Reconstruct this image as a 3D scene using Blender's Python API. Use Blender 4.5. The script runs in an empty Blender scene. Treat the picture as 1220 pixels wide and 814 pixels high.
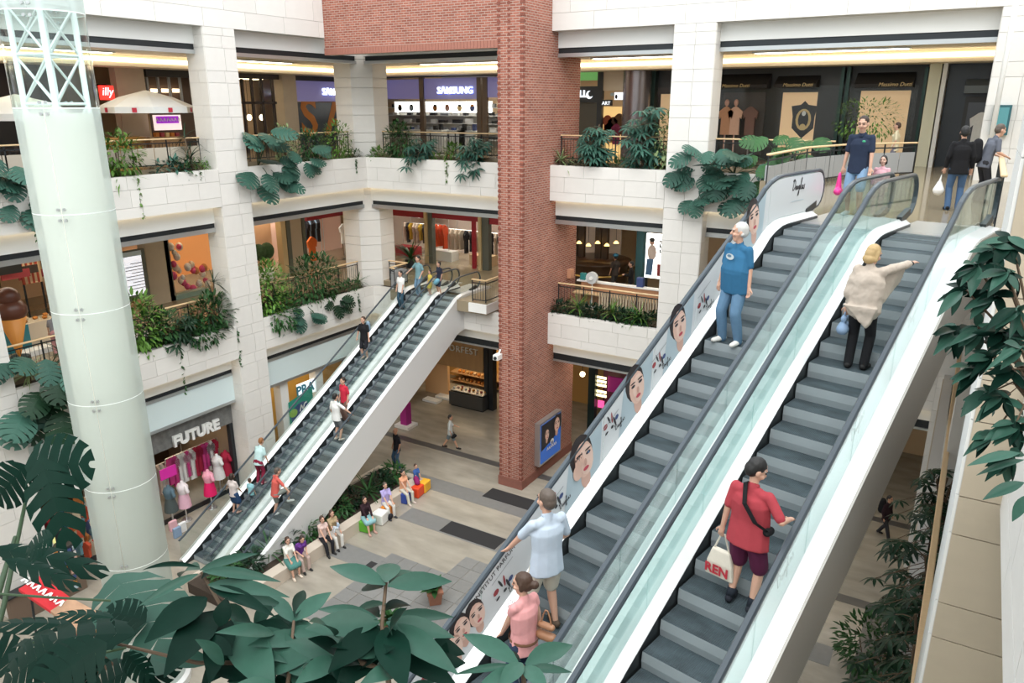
import bpy, bmesh, math, random
from mathutils import Vector, Matrix
random.seed(7)
SC = bpy.context.scene
COL = SC.collection
# ------------------------------------------------------------------ camera
F = 902.65; PITCH = math.radians(17.324); YAW = math.radians(31.236)
CZ = 15.87
cam_d = bpy.data.cameras.new('camera'); cam = bpy.data.objects.new('camera', cam_d); COL.objects.link(cam)
cam_d.sensor_width = 36; cam_d.lens = F/1220*36; cam_d.clip_end = 300; cam_d.clip_start = 0.05
cam.location = (0, 0, CZ); cam.rotation_euler = (math.pi/2-PITCH, 0, YAW)
SC.camera = cam
# ------------------------------------------------------------------ world: bright overcast daylight through the atrium roof
W = bpy.data.worlds.new('daylight'); SC.world = W; W.use_nodes = True
bg = W.node_tree.nodes['Background']; bg.inputs[0].default_value = (0.90, 0.965, 1.0, 1); bg.inputs[1].default_value = 1.55
# soft daylight falling through the glazed roof
sun_d = bpy.data.lights.new('roof_daylight', 'SUN'); sun_d.energy = 2.3; sun_d.angle = math.radians(70); sun_d.color = (1.0, .97, .92)
sun = bpy.data.objects.new('roof_daylight', sun_d); COL.objects.link(sun); sun.rotation_euler = Vector((-.42, .52, -1.0)).to_track_quat('-Z', 'Y').to_euler(); sun.location = (0, 0, 40)
SC.view_settings.view_transform = 'Standard'; SC.view_settings.look = 'None'; SC.view_settings.gamma = 1
SC.view_settings.use_curve_mapping = False
SC.view_settings.exposure = 0.45
SC.cycles.max_bounces = 7; SC.cycles.diffuse_bounces = 4; SC.cycles.glossy_bounces = 3; SC.cycles.transmission_bounces = 4
SC.cycles.transparent_max_bounces = 16; SC.cycles.caustics_reflective = False; SC.cycles.caustics_refractive = False
SC.cycles.sample_clamp_indirect = 6

# ------------------------------------------------------------------ pixel -> place helpers (camera at (0,0,CZ))
_fw = Vector((-math.sin(YAW)*math.cos(PITCH), math.cos(YAW)*math.cos(PITCH), -math.sin(PITCH)))
_rt = Vector((math.cos(YAW), math.sin(YAW), 0)); _dn = _fw.cross(_rt)
def ray(x, y): return _fw + _rt*((x-610)/F) + _dn*((y-407)/F)
def PX(x, y, X): r = ray(x, y); return r*(X/r.x) + Vector((0, 0, CZ))
def PY(x, y, Y): r = ray(x, y); return r*(Y/r.y) + Vector((0, 0, CZ))
def PZ(x, y, Z): r = ray(x, y); return r*((Z-CZ)/r.z) + Vector((0, 0, CZ))
def PD(x, y, d): return ray(x, y)*d + Vector((0, 0, CZ))

# ------------------------------------------------------------------ main dimensions
BY = 27.5; LX = -24.64            # back wall plane, left wall plane
Z0, Z1, Z2 = 0.0, 7.53, 13.68     # floors
P2T, P2B, P1T, P1B, BEAM = 13.565, 12.157, 7.40, 6.04, 18.58
SFY = 33.0; SFX = -30.2           # shop fronts
GSY = 32.3; GSX = -25.5           # ground floor shop fronts
RX = 0.3                          # right wall plane

# ------------------------------------------------------------------ materials
MATS = {}
def nodes(m): return m.node_tree.nodes, m.node_tree.links
def mat(name, col, rough=.6, metal=0, emit=None, es=0, var=.0, scale=6, bump=0, spec=.5, rnd=0, stretch=None, trans=0):
    if name in MATS: return MATS[name]
    m = bpy.data.materials.new(name); m.use_nodes = True; N, L = nodes(m); b = N['Principled BSDF']
    b.inputs['Base Color'].default_value = (*col, 1); b.inputs['Roughness'].default_value = rough
    b.inputs['Metallic'].default_value = metal; b.inputs['Specular IOR Level'].default_value = spec
    if emit: b.inputs['Emission Color'].default_value = (*emit, 1); b.inputs['Emission Strength'].default_value = es
    if trans: b.inputs['Transmission Weight'].default_value = trans
    src = None
    if var or bump:
        tc = N.new('ShaderNodeTexCoord'); mp = N.new('ShaderNodeMapping'); L.new(tc.outputs['Object'], mp.inputs[0])
        if stretch: mp.inputs['Scale'].default_value = stretch
        nz = N.new('ShaderNodeTexNoise'); nz.inputs['Scale'].default_value = scale; nz.inputs['Detail'].default_value = 6
        L.new(mp.outputs[0], nz.inputs['Vector']); src = nz
        if var:
            mx = N.new('ShaderNodeMix'); mx.data_type = 'RGBA'
            mx.inputs[6].default_value = (*[c*(1-var) for c in col], 1); mx.inputs[7].default_value = (*[min(1, c*(1+var)) for c in col], 1)
            L.new(nz.outputs['Fac'], mx.inputs[0]); out = mx.outputs[2]
        else: out = None
        if bump:
            bp = N.new('ShaderNodeBump'); bp.inputs['Strength'].default_value = bump; bp.inputs['Distance'].default_value = .02
            L.new(nz.outputs['Fac'], bp.inputs['Height']); L.new(bp.outputs[0], b.inputs['Normal'])
    else: out = None
    if rnd:
        oi = N.new('ShaderNodeObjectInfo'); hs = N.new('ShaderNodeHueSaturation')
        mr = N.new('ShaderNodeMapRange'); mr.inputs['To Min'].default_value = 1-rnd; mr.inputs['To Max'].default_value = 1+rnd
        L.new(oi.outputs['Random'], mr.inputs[0]); L.new(mr.outputs[0], hs.inputs['Value'])
        if out: L.new(out, hs.inputs['Color'])
        else: hs.inputs['Color'].default_value = (*col, 1)
        out = hs.outputs[0]
    if out: L.new(out, b.inputs['Base Color'])
    MATS[name] = m; return m
def glass_mat(name, tint, rough=.05, alpha=.75, ref=.12):
    """thin pane: mostly see-through, a little gloss and tint"""
    if name in MATS: return MATS[name]
    m = bpy.data.materials.new(name); m.use_nodes = True; N, L = nodes(m); N.remove(N['Principled BSDF'])
    t = N.new('ShaderNodeBsdfTransparent'); t.inputs[0].default_value = (*tint, 1)
    g = N.new('ShaderNodeBsdfGlossy'); g.inputs['Roughness'].default_value = rough; g.inputs[0].default_value = (1, 1, 1, 1)
    fr = N.new('ShaderNodeLayerWeight'); fr.inputs['Blend'].default_value = .5
    pw = N.new('ShaderNodeMath'); pw.operation = 'POWER'; pw.inputs[1].default_value = 3.5; L.new(fr.outputs['Facing'], pw.inputs[0])
    a = N.new('ShaderNodeMath'); a.operation = 'MULTIPLY_ADD'; a.inputs[1].default_value = .75; a.inputs[2].default_value = ref*.25
    L.new(pw.outputs[0], a.inputs[0])
    mx = N.new('ShaderNodeMixShader'); L.new(a.outputs[0], mx.inputs[0]); L.new(t.outputs[0], mx.inputs[1]); L.new(g.outputs[0], mx.inputs[2])
    L.new(mx.outputs[0], N['Material Output'].inputs[0]); MATS[name] = m; return m
def frost_mat(name, col, alpha):
    """frosted glass: diffuse + translucent + a share of clear"""
    if name in MATS: return MATS[name]
    m = bpy.data.materials.new(name); m.use_nodes = True; N, L = nodes(m); N.remove(N['Principled BSDF'])
    d = N.new('ShaderNodeBsdfDiffuse'); d.inputs[0].default_value = (*col, 1)
    tl = N.new('ShaderNodeBsdfTranslucent'); tl.inputs[0].default_value = (*col, 1)
    gl = N.new('ShaderNodeBsdfGlossy'); gl.inputs['Roughness'].default_value = .25
    t = N.new('ShaderNodeBsdfTransparent'); t.inputs[0].default_value = (*col, 1)
    m1 = N.new('ShaderNodeMixShader'); m1.inputs[0].default_value = .5; L.new(d.outputs[0], m1.inputs[1]); L.new(tl.outputs[0], m1.inputs[2])
    m2 = N.new('ShaderNodeMixShader'); m2.inputs[0].default_value = alpha; L.new(m1.outputs[0], m2.inputs[1]); L.new(t.outputs[0], m2.inputs[2])
    m3 = N.new('ShaderNodeMixShader'); m3.inputs[0].default_value = .06; L.new(m2.outputs[0], m3.inputs[1]); L.new(gl.outputs[0], m3.inputs[2])
    L.new(m3.outputs[0], N['Material Output'].inputs[0]); MATS[name] = m; return m
def brick_mat():
    m = bpy.data.materials.new('red_brick'); m.use_nodes = True; N, L = nodes(m); b = N['Principled BSDF']
    tc = N.new('ShaderNodeTexCoord'); sp = N.new('ShaderNodeSeparateXYZ'); L.new(tc.outputs['Object'], sp.inputs[0])
    ad = N.new('ShaderNodeMath'); L.new(sp.outputs[0], ad.inputs[0]); L.new(sp.outputs[1], ad.inputs[1])
    cb = N.new('ShaderNodeCombineXYZ'); L.new(ad.outputs[0], cb.inputs[0]); L.new(sp.outputs[2], cb.inputs[1])
    bt = N.new('ShaderNodeTexBrick'); L.new(cb.outputs[0], bt.inputs['Vector'])
    bt.inputs['Color1'].default_value = (.255, .075, .048, 1); bt.inputs['Color2'].default_value = (.375, .128, .085, 1)
    bt.inputs['Mortar'].default_value = (.42, .30, .25, 1); bt.inputs['Scale'].default_value = 1
    bt.inputs['Brick Width'].default_value = .27; bt.inputs['Row Height'].default_value = .09; bt.inputs['Mortar Size'].default_value = .013
    bt.inputs['Mortar Smooth'].default_value = .1
    nz = N.new('ShaderNodeTexNoise'); nz.inputs['Scale'].default_value = 1.3; L.new(tc.outputs['Object'], nz.inputs['Vector'])
    hs = N.new('ShaderNodeHueSaturation'); L.new(bt.outputs['Color'], hs.inputs['Color'])
    mr = N.new('ShaderNodeMapRange'); mr.inputs['To Min'].default_value = .75; mr.inputs['To Max'].default_value = 1.3; L.new(nz.outputs['Fac'], mr.inputs[0]); L.new(mr.outputs[0], hs.inputs['Value'])
    L.new(hs.outputs[0], b.inputs['Base Color']); b.inputs['Roughness'].default_value = .85
    bp = N.new('ShaderNodeBump'); bp.inputs['Strength'].default_value = .6; bp.inputs['Distance'].default_value = .02; bp.invert = True
    L.new(bt.outputs['Fac'], bp.inputs['Height']); L.new(bp.outputs[0], b.inputs['Normal'])
    MATS['red_brick'] = m; return m
STONE = mat('pale_stone', (.76, .735, .70), .55, var=.05, scale=3, rnd=.035)
JOINT = mat('stone_joint', (.63, .61, .58), .9)
BRICK = brick_mat()
WHITE = mat('white_paint', (.82, .82, .80), .5)
CREAM = mat('cream_ceiling', (.80, .72, .58), .7)
GREYMET = mat('grey_metal', (.55, .57, .58), .35, .8)
DARKMET = mat('dark_metal', (.035, .04, .045), .4, .5)
BLACK = mat('matt_black', (.018, .02, .022), .5)
RUBBER = mat('black_rubber', (.02, .024, .028), .35)
CHROME = mat('brushed_steel', (.72, .73, .74), .3, .9)
OAK = mat('oak_rail', (.72, .52, .30), .35, var=.12, scale=8, stretch=(1, 8, 8))
FLOORST = mat('floor_stone', (.33, .30, .25), .22, var=.42, scale=1.3, stretch=(.55, 1.5, 1), bump=.03)
GALLERY = mat('gallery_floor', (.30, .245, .165), .10, var=.12, scale=.8)
BAND = mat('dark_granite_band', (.085, .085, .085), .3, var=.1, scale=20)
MATBLK = mat('black_floor_mat', (.02, .02, .022), .7)
PAVER = mat('grey_granite_paver', (.205, .205, .20), .35, var=.12, scale=5, rnd=.10)
SHOPDARK = mat('shop_dark', (.03, .03, .03), .4)  # near-black of fascias, frames, headers and dark goods
WARM = mat('warm_plaster', (.72, .52, .32), .6)
TAUPE = mat('taupe_stone', (.52, .44, .33), .5, var=.08, scale=3, rnd=.04)
WOODP = mat('wood_panel', (.48, .30, .15), .45, var=.15, scale=6, stretch=(1, 1, .2))
SOIL = mat('dark_soil', (.05, .035, .025), .95, var=.3, scale=20)
LAMP = mat('warm_lamp', (1, .85, .6), emit=(1, .80, .52), es=3.6)
LAMPW = mat('white_lamp', (1, .97, .92), emit=(1, .93, .80), es=6)
CLEAR = glass_mat('clear_glass', (.93, .97, .96))
SHOPGLASS = glass_mat('shop_glass', (.96, .97, .97), ref=.05)
GREENGLASS = glass_mat('green_edge_glass', (.80, .90, .885), ref=.3)
def fabric(r, g, b):
    return mat('cloth_%02d_%02d_%02d' % (r*99, g*99, b*99), (r, g, b), .85, var=.10, scale=14, bump=.12, spec=.2)
def plain(name, r, g, b, rough=.5): return mat(name, (r, g, b), rough)

# ------------------------------------------------------------------ mesh building
class MB:
    def __init__(s): s.v = []; s.f = []
    def box(s, a, b):
        x0, y0, z0 = (min(a[i], b[i]) for i in range(3)); x1, y1, z1 = (max(a[i], b[i]) for i in range(3))
        n = len(s.v); s.v += [(x0,y0,z0),(x1,y0,z0),(x1,y1,z0),(x0,y1,z0),(x0,y0,z1),(x1,y0,z1),(x1,y1,z1),(x0,y1,z1)]
        s.f += [(n,n+3,n+2,n+1),(n+4,n+5,n+6,n+7),(n,n+1,n+5,n+4),(n+1,n+2,n+6,n+5),(n+2,n+3,n+7,n+6),(n+3,n,n+4,n+7)]; return s
    def obox(s, c, ex, ey, ez):
        c, ex, ey, ez = Vector(c), Vector(ex), Vector(ey), Vector(ez); n = len(s.v)
        for k in (-1, 1):
            for i, j in ((-1,-1),(1,-1),(1,1),(-1,1)): s.v.append(tuple(c+ex*i*.5+ey*j*.5+ez*k*.5))
        s.f += [(n,n+3,n+2,n+1),(n+4,n+5,n+6,n+7),(n,n+1,n+5,n+4),(n+1,n+2,n+6,n+5),(n+2,n+3,n+7,n+6),(n+3,n,n+4,n+7)]; return s
    def prism(s, pts, ext):
        """closed polygon (3d points) extruded by ext"""
        ext = Vector(ext); n = len(s.v); k = len(pts); pts = [Vector(p) for p in pts]
        s.v += [tuple(p) for p in pts] + [tuple(p+ext) for p in pts]
        s.f.append(tuple(range(n+k-1, n-1, -1))); s.f.append(tuple(range(n+k, n+2*k)))
        for i in range(k): j = (i+1) % k; s.f.append((n+i, n+j, n+k+j, n+k+i))
        return s
    def strip(s, A, B, thick=None):
        """ribbon between two point lists; with thick (vector) closed into a bar"""
        A = [Vector(p) for p in A]; B = [Vector(p) for p in B]; n = len(s.v); k = len(A)
        if thick is None:
            s.v += [tuple(p) for p in A]+[tuple(p) for p in B]
            for i in range(k-1): s.f.append((n+i, n+i+1, n+k+i+1, n+k+i))
            return s
        t = Vector(thick)
        for p in A: s.v.append(tuple(p))
        for p in B: s.v.append(tuple(p))
        for p in B: s.v.append(tuple(p+t))
        for p in A: s.v.append(tuple(p+t))
        for r in range(4):
            q = (r+1) % 4
            for i in range(k-1): s.f.append((n+r*k+i, n+r*k+i+1, n+q*k+i+1, n+q*k+i))
        s.f.append((n, n+k, n+2*k, n+3*k)); s.f.append((n+k-1, n+4*k-1, n+3*k-1, n+2*k-1)); return s
    def tube(s, pts, r, seg=6, r1=None, closed=True):
        pts = [Vector(p) for p in pts]; n0 = len(s.v); k = len(pts); prev = None
        for i, p in enumerate(pts):
            d = (pts[min(i+1, k-1)]-pts[max(i-1, 0)]); d = d.normalized() if d.length > 1e-9 else Vector((0,0,1))
            if prev is None: a = d.orthogonal().normalized()
            else: a = prev-d*prev.dot(d); a = a.normalized() if a.length > 1e-6 else d.orthogonal().normalized()
            prev = a; b = d.cross(a); rr = r if r1 is None else r+(r1-r)*i/(k-1)
            for j in range(seg): t = 2*math.pi*j/seg; s.v.append(tuple(p+a*(math.cos(t)*rr)+b*(math.sin(t)*rr)))
        for i in range(k-1):
            for j in range(seg): q = (j+1) % seg; s.f.append((n0+i*seg+j, n0+i*seg+q, n0+(i+1)*seg+q, n0+(i+1)*seg+j))
        if closed: s.f.append(tuple(range(n0+seg-1, n0-1, -1))); s.f.append(tuple(range(n0+(k-1)*seg, n0+k*seg)))
        return s
    def lathe(s, prof, c=(0,0,0), seg=16, a0=0, a1=2*math.pi):
        c = Vector(c); n0 = len(s.v); full = abs(a1-a0-2*math.pi) < 1e-6; m = seg if full else seg+1
        for r, z in prof:
            for j in range(m): t = a0+(a1-a0)*j/seg; s.v.append((c.x+r*math.cos(t), c.y+r*math.sin(t), c.z+z))
        for i in range(len(prof)-1):
            for j in range(seg):
                q = (j+1) % m; s.f.append((n0+i*m+j, n0+i*m+q, n0+(i+1)*m+q, n0+(i+1)*m+j))
        return s
    def cap(s, p0, r0, p1, r1, ax=None, fx=1.0, seg=10, flat=False):
        """tapered capsule; cross-section stretched by fx along ax"""
        p0, p1 = Vector(p0), Vector(p1); d = p1-p0; L = d.length; d = d/L if L > 1e-6 else Vector((0,0,1))
        a = Vector(ax) if ax is not None else d.orthogonal(); a = a-d*a.dot(d); a.normalize(); b = d.cross(a)
        rings = [(-r0, 0.02)] + [(-r0*math.cos(t), r0*math.sin(t)) for t in (.45, .95)] + [(0, r0), (L, r1)] + [(L+r1*math.cos(t), r1*math.sin(t)) for t in (.95, .45)] + [(L+r1, .02)]
        if flat: rings = [(-.001, .02), (0, r0*.97), (.012, r0)]+rings[4:]
        n0 = len(s.v)
        for h, r in rings:
            if r == .02: r = .15*(r0 if h < 0 else r1)
            for j in range(seg): t = 2*math.pi*j/seg; s.v.append(tuple(p0+d*h+a*(math.cos(t)*r*fx)+b*(math.sin(t)*r)))
        for i in range(len(rings)-1):
            for j in range(seg): q = (j+1) % seg; s.f.append((n0+i*seg+j, n0+i*seg+q, n0+(i+1)*seg+q, n0+(i+1)*seg+j))
        s.f.append(tuple(range(n0+seg-1, n0-1, -1))); e = n0+(len(rings)-1)*seg; s.f.append(tuple(range(e, e+seg))); return s
    def ell(s, c, rx, ry, rz, rot=None, seg=12, rings=7):
        c = Vector(c); n0 = len(s.v); R = rot or Matrix.Identity(3)
        for i in range(rings+1):
            t = math.pi*(i+.12*(i == 0)-.12*(i == rings))/rings
            for j in range(seg):
                a = 2*math.pi*j/seg; s.v.append(tuple(c+R@Vector((rx*math.sin(t)*math.cos(a), ry*math.sin(t)*math.sin(a), rz*math.cos(t)))))
        for i in range(rings):
            for j in range(seg): q = (j+1) % seg; s.f.append((n0+i*seg+j, n0+(i+1)*seg+j, n0+(i+1)*seg+q, n0+i*seg+q))
        s.f.append(tuple(range(n0, n0+seg))); e = n0+rings*seg; s.f.append(tuple(range(e+seg-1, e-1, -1))); return s
    def mesh(s, name, m=None, smooth=False):
        me = bpy.data.meshes.new(name); me.from_pydata(s.v, [], s.f); me.update()
        if m: me.materials.append(m)
        if smooth:
            for p in me.polygons: p.use_smooth = True
        return me
    def build(s, name, m, parent=None, smooth=False): return obj(name, s.mesh(name, m, smooth), parent)
def obj(name, me, parent=None, keep=True):
    o = bpy.data.objects.new(name, me); COL.objects.link(o)
    if parent:
        o.parent = parent
        if keep: o.matrix_parent_inverse = mw(parent).inverted()   # mesh given in world coordinates
    return o
def mw(o):
    M = o.matrix_basis.copy()
    return mw(o.parent) @ o.matrix_parent_inverse @ M if o.parent else M
def tag(o, label=None, cat=None, group=None, kind=None):
    if label: o['label'] = label
    if cat: o['category'] = cat
    if group: o['group'] = group
    if kind: o['kind'] = kind
    return o
def thing(name, label, cat, loc=(0,0,0), rz=0, group=None):
    o = bpy.data.objects.new(name, None); COL.objects.link(o); o.empty_display_size = .2
    o.location = loc; o.rotation_euler = (0, 0, rz); return tag(o, label, cat, group)
def struct(o): o['kind'] = 'structure'; return o
def lpart(name, mb, m, parent, smooth=False):
    """part given in the thing's own coordinates"""
    return obj(name, mb.mesh(name, m, smooth), parent, keep=False)
def cube(name, a, b, m, parent=None): return MB().box(a, b).build(name, m, parent)
def copy_tree(o, parent=None):
    c = o.copy(); COL.objects.link(c); c.parent = parent
    for ch in list(o.children): copy_tree(ch, c)
    return c
def bevel(o, w=.01, seg=1):
    b = o.modifiers.new('bevel', 'BEVEL'); b.width = w; b.segments = seg; b.limit_method = 'ANGLE'; return o
UNIT = {}
def unit_box(m):
    if m.name not in UNIT: UNIT[m.name] = MB().box((-.5,-.5,-.5), (.5,.5,.5)).mesh('stone_panel', m)
    return UNIT[m.name]
def panel(parent, c, u, v, n, su, sv, sn, m=STONE, name='stone_panel'):
    """one cladding piece: shared unit box, scaled"""
    o = bpy.data.objects.new(name, unit_box(m)); COL.objects.link(o)
    R = Matrix((Vector(u), Vector(v), Vector(n))).transposed().to_4x4()
    M = Matrix.Translation(Vector(c)) @ R @ Matrix.Diagonal((su, sv, sn, 1))
    o.parent = parent; o.matrix_parent_inverse = mw(parent).inverted(); o.matrix_basis = M; return o
def clad(parent, o, u, W, H, n, rows, lens, m=STONE, gap=.012, th=.03, seed=0, name='stone_panel'):
    """running-bond panels on a vertical face: o lower corner, u along, n outwards"""
    o, u, n = Vector(o), Vector(u), Vector(n); v = Vector((0,0,1)); z = 0; i = seed
    while z < H-.05:
        h = min(rows[i % len(rows)], H-z)
        if H-z-h < .12: h = H-z
        L = lens[i % len(lens)]; x = 0; first = True
        while x < W-.02:
            l = min(L*(.5 if first and i % 2 else 1), W-x); first = False
            if W-x-l < .25: l = W-x
            panel(parent, o+u*(x+l/2)+v*(z+h/2)+n*(th/2-.004), u, v, n, l-gap, h-gap, th, m, name); x += l
        z += h; i += 1
def text(s, size, m, parent, o, u, v, ext=.02, shear=0, align='CENTER', name='lettering', space=1.0, bold=0):
    """flat raised lettering: origin o, along u, up v"""
    cu = bpy.data.curves.new('lettering', 'FONT'); cu.body = s; cu.size = size; cu.extrude = ext; cu.shear = shear; cu.align_x = align
    cu.space_character = space; cu.offset = bold; cu.resolution_u = 3
    t = bpy.data.objects.new('tmp', cu); COL.objects.link(t)
    dg = bpy.context.evaluated_depsgraph_get(); me = bpy.data.meshes.new_from_object(t.evaluated_get(dg)); bpy.data.objects.remove(t)
    me.materials.clear(); me.materials.append(m)
    u, v = Vector(u).normalized(), Vector(v).normalized(); n = u.cross(v)
    M = Matrix.Translation(Vector(o)) @ Matrix((u, v, n)).transposed().to_4x4(); me.transform(M)
    return obj(name, me, parent)
# ================================================================== STRUCTURE
# ---- ground floor
fl = struct(cube('floor', (-36, -8, -.3), (6, 38, 0), FLOORST))
def band(px0, px1, w, m, nm, z=.006, ext=(0, 0)):
    a, b = PZ(*px0, 0), PZ(*px1, 0); y = (a.y+b.y)/2
    return cube(nm, (a.x-ext[0], y-w/2, .0), (b.x+ext[1], y+w/2, z), m, fl)
band((466, 516), (593, 556), .42, BAND, 'floor_band', ext=(6, 14))
band((483, 565), (610, 607), .95, PAVER, 'floor_band', ext=(.4, 12))
band((488, 612), (589, 648), .95, PAVER, 'floor_band', ext=(.2, 12))
band((440, 668), (476, 684), .95, PAVER, 'floor_band', ext=(1.5, 2))
for (x0, y0), (x1, y1) in (((584, 584), (633, 606)), ((533, 625), (594, 651)), ((430, 678), (478, 690)), ((448, 560), (470, 566))):
    a, b = PZ(x0, y0, 0), PZ(x1, y1, 0); y = (a.y+b.y)/2
    cube('floor_mat', (a.x, y-.42, 0), (b.x, y+.42, .012), MATBLK, fl)
for i in range(10):
    for j in range(9):
        x = -16.2+i*.62; y = 14.6+j*.62
        if y > 18.55 and x < -13.9: continue
        panel(fl, (x, y, .006), (1, 0, 0), (0, 1, 0), (0, 0, 1), .60, .60, .02, PAVER, 'paver')
# ground floor on the right under the big escalators
for x0, y0, x1, y1 in ((-3.4, 24.2, 2, 24.65), (-1.0, 17, -.35, 24.2), (-3.2, 30.4, 1, 30.8)):
    cube('floor_band', (x0, y0, 0), (x1, y1, .006), BAND, fl)
# ---- gallery floors (slabs)
def slab(name, z, rects, m=GALLERY, t=.5):
    b = MB()
    for x0, y0, x1, y1 in rects: b.box((x0, y0, z-t), (x1, y1, z))
    return struct(b.build(name, m))
slab('floor_upper', Z2, [(-36, 3, -25.46, 38), (-25.46, 28.3, 5, 38), (-3.35, 16.5, 5, 19), (-4.6, 19, 5, 28.3), (1.5, 2.0, 5, 16.5)])
slab('floor_middle', Z1, [(-36, 3, -25.46, 38), (-25.46, 28.3, 5, 38), (-23.1, 26.95, -22.56, 28.3), (-19.25, 26.95, -17.65, 28.3), (-22.56, 28.15, -19.25, 28.3), (.75, 2, 5, 28.3)])
# ---- ceilings of the galleries with light coves
def ceiling(name, z, fx, fy, zt):
    b = MB()
    b.box((-36, 3, z), (LX-.62, 38, zt)); b.box((LX-.62, BY+.62, z), (5, 38, zt))
    o = struct(b.build(name, CREAM))
    bk = MB(); bk.box((fx-.0, 3, z-.42), (fx+1.5, fy-1.5, z)); bk.box((fx, fy-1.5, z-.42), (5, fy, z))
    bk.build('bulkhead', CREAM, o)
    lt = MB(); lt.box((fx+1.5, 3, z-.26), (fx+1.56, fy-1.5, z-.12)); lt.box((fx+1.5, fy-1.56, z-.26), (5, fy-1.5, z-.12))
    lt.build('cove_light', LAMP, o)
    return o
ceiling('ceiling_upper', 17.72, SFX, SFY, 18.6)
ceiling('ceiling_middle', 11.3, SFX, SFY, 12.1)
ceiling('ceiling_ground', 5.25, GSX-4, GSY, 6.0)
# fill lights added to brighten the galleries, shaped as long ceiling fittings
for i, (x, y, z, lx, ly) in enumerate(((-27.6, 8, 17.70, .35, 4), (-27.6, 15.2, 17.70, .35, 4.5), (-27.6, 24, 17.70, .35, 4), (-20.5, 29.9, 17.70, 5, .35), (-12.4, 29.9, 17.70, 3.6, .35), (-5.2, 29.9, 17.70, 5, .35),
        (-27.6, 14, 11.28, .35, 6), (-27.6, 24, 11.28, .35, 5), (-20.5, 30, 11.28, 6, .35), (-12.4, 30, 11.28, 4, .35), (-13, 29.7, 5.23, 3, .35), (-2, 29.7, 5.23, 4, .35))):
    t = thing('ceiling_fill_light', 'long white fill light added at the %s gallery ceiling' % ('upper' if z > 15 else 'middle' if z > 9 else 'ground floor'), 'ceiling light', (x, y, z), group='added gallery ceiling fill lights')
    cube('housing', (x-lx/2-.08, y-ly/2-.08, z-.03), (x+lx/2+.08, y+ly/2+.08, z+.02), GREYMET, t); cube('diffuser', (x-lx/2, y-ly/2, z-.045), (x+lx/2, y+ly/2, z-.03), LAMPW, t)
# ---- left wall
def boxes(name, lst, m): 
    b = MB()
    for a, c in lst: b.box(a, c)
    return struct(b.build(name, m))
TOP = 21.6
wl = boxes('wall_left', [((LX-.5, 4, BEAM), (LX, BY, TOP)), ((LX-.22, 4, P2B), (LX, BY, P2T)), ((LX-.22, 4, P1B), (LX, BY, P1T)),
    ((LX-1.0, 19.22, 0), (LX, 20.62, BEAM)), ((LX-1.0, 9.3, 0), (LX, 10.85, BEAM)), ((LX-1.0, 10.85, 12.3), (LX-.2, 19.22, 12.4)), ((LX-1.0, 20.62, 12.3), (LX-.2, BY+.9, 12.4)), ((LX-1.0, 10.85, 6.15), (LX-.2, 19.22, 6.25)), ((LX-1.0, 20.62, 6.15), (LX-.2, BY+.9, 6.25))], JOINT)
EX, EY = Vector((1,0,0)), Vector((0,1,0))
clad(wl, (LX, 6, BEAM), EY, 25.3-6, TOP-BEAM, EX, [.62, .95, .62], [1.9, 1.5])
for zb, zt, s in ((P2B, P2T, 0), (P1B, P1T, 1)):
    for y0, y1 in ((6.0, 9.3), (10.85, 19.22), (20.62, BY)): clad(wl, (LX, y0, zb), EY, y1-y0, zt-zb, EX, [.36, .60, .45], [1.7, 1.35, 1.55], seed=s*0)
for y0, y1 in ((19.22, 20.62), (9.3, 10.85)):
    clad(wl, (LX, y0, 0), EY, y1-y0, BEAM, EX, [.80, .42], [.86, 1.55]); clad(wl, (LX-1.0, y0, 0), EX, 1.0, BEAM, -EY, [.80, .42], [1.1], th=.02)
# ---- back wall
wb = boxes('wall_back', [((-14.87, BY, BEAM), (1.6, BY+.5, TOP)), ((LX, BY, P2B), (-15.97, BY+.22, P2T)), ((-14.87, BY, P2B), (-4.6, BY+.22, P2T)), ((-4.6, BY, P2B), (1.6, BY+.22, Z2-.02)),
    ((LX, BY, P1B), (-23.1, BY+.22, P1T)), ((-23.1, BY, P1B), (-15.97, BY+.22, Z1-.5)), ((-14.87, BY, P1B), (1.6, BY+.22, P1T)),
    ((-10.0, BY, 0), (-8.5, BY+1.0, BEAM)), ((-.18, BY, 0), (1.6, BY+1.0, BEAM)), ((LX-.2, BY+.2, 12.3), (1.6, BY+.9, 12.4)), ((LX-.2, BY+.2, 6.15), (-23.1, BY+.9, 6.25)), ((-14.87, BY+.2, 6.15), (1.6, BY+.9, 6.25))], JOINT)
NY = -EY
clad(wb, (-14.87, BY, BEAM), EX, 16.4, TOP-BEAM, NY, [.62, .95, .62], [1.75, 1.5])
for x0, x1, zb, zt in ((LX, -15.97, P2B, P2T), (-14.87, -10.0, P2B, P2T), (-8.5, -.18, P2B, P2T), (LX, -23.1, P1B, P1T), (-23.1, -15.97, P1B, Z1-.5), (-14.87, -10, P1B, P1T), (-8.5, -.18, P1B, P1T)):
    clad(wb, (x0, BY, zb), EX, x1-x0, zt-zb, NY, [.36, .60, .45], [1.6, 1.3, 1.5])
for x0, x1 in ((-10.0, -8.5), (-.18, 1.4)):
    clad(wb, (x0, BY, 0), EX, x1-x0, BEAM, NY, [.80, .42], [.78, 1.6]); clad(wb, (x1 if x1 < 0 else x0, BY, 0), EY, 1.0, BEAM, EX if x1 < 0 else -EX, [.80, .42], [1.1], th=.02)
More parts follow.
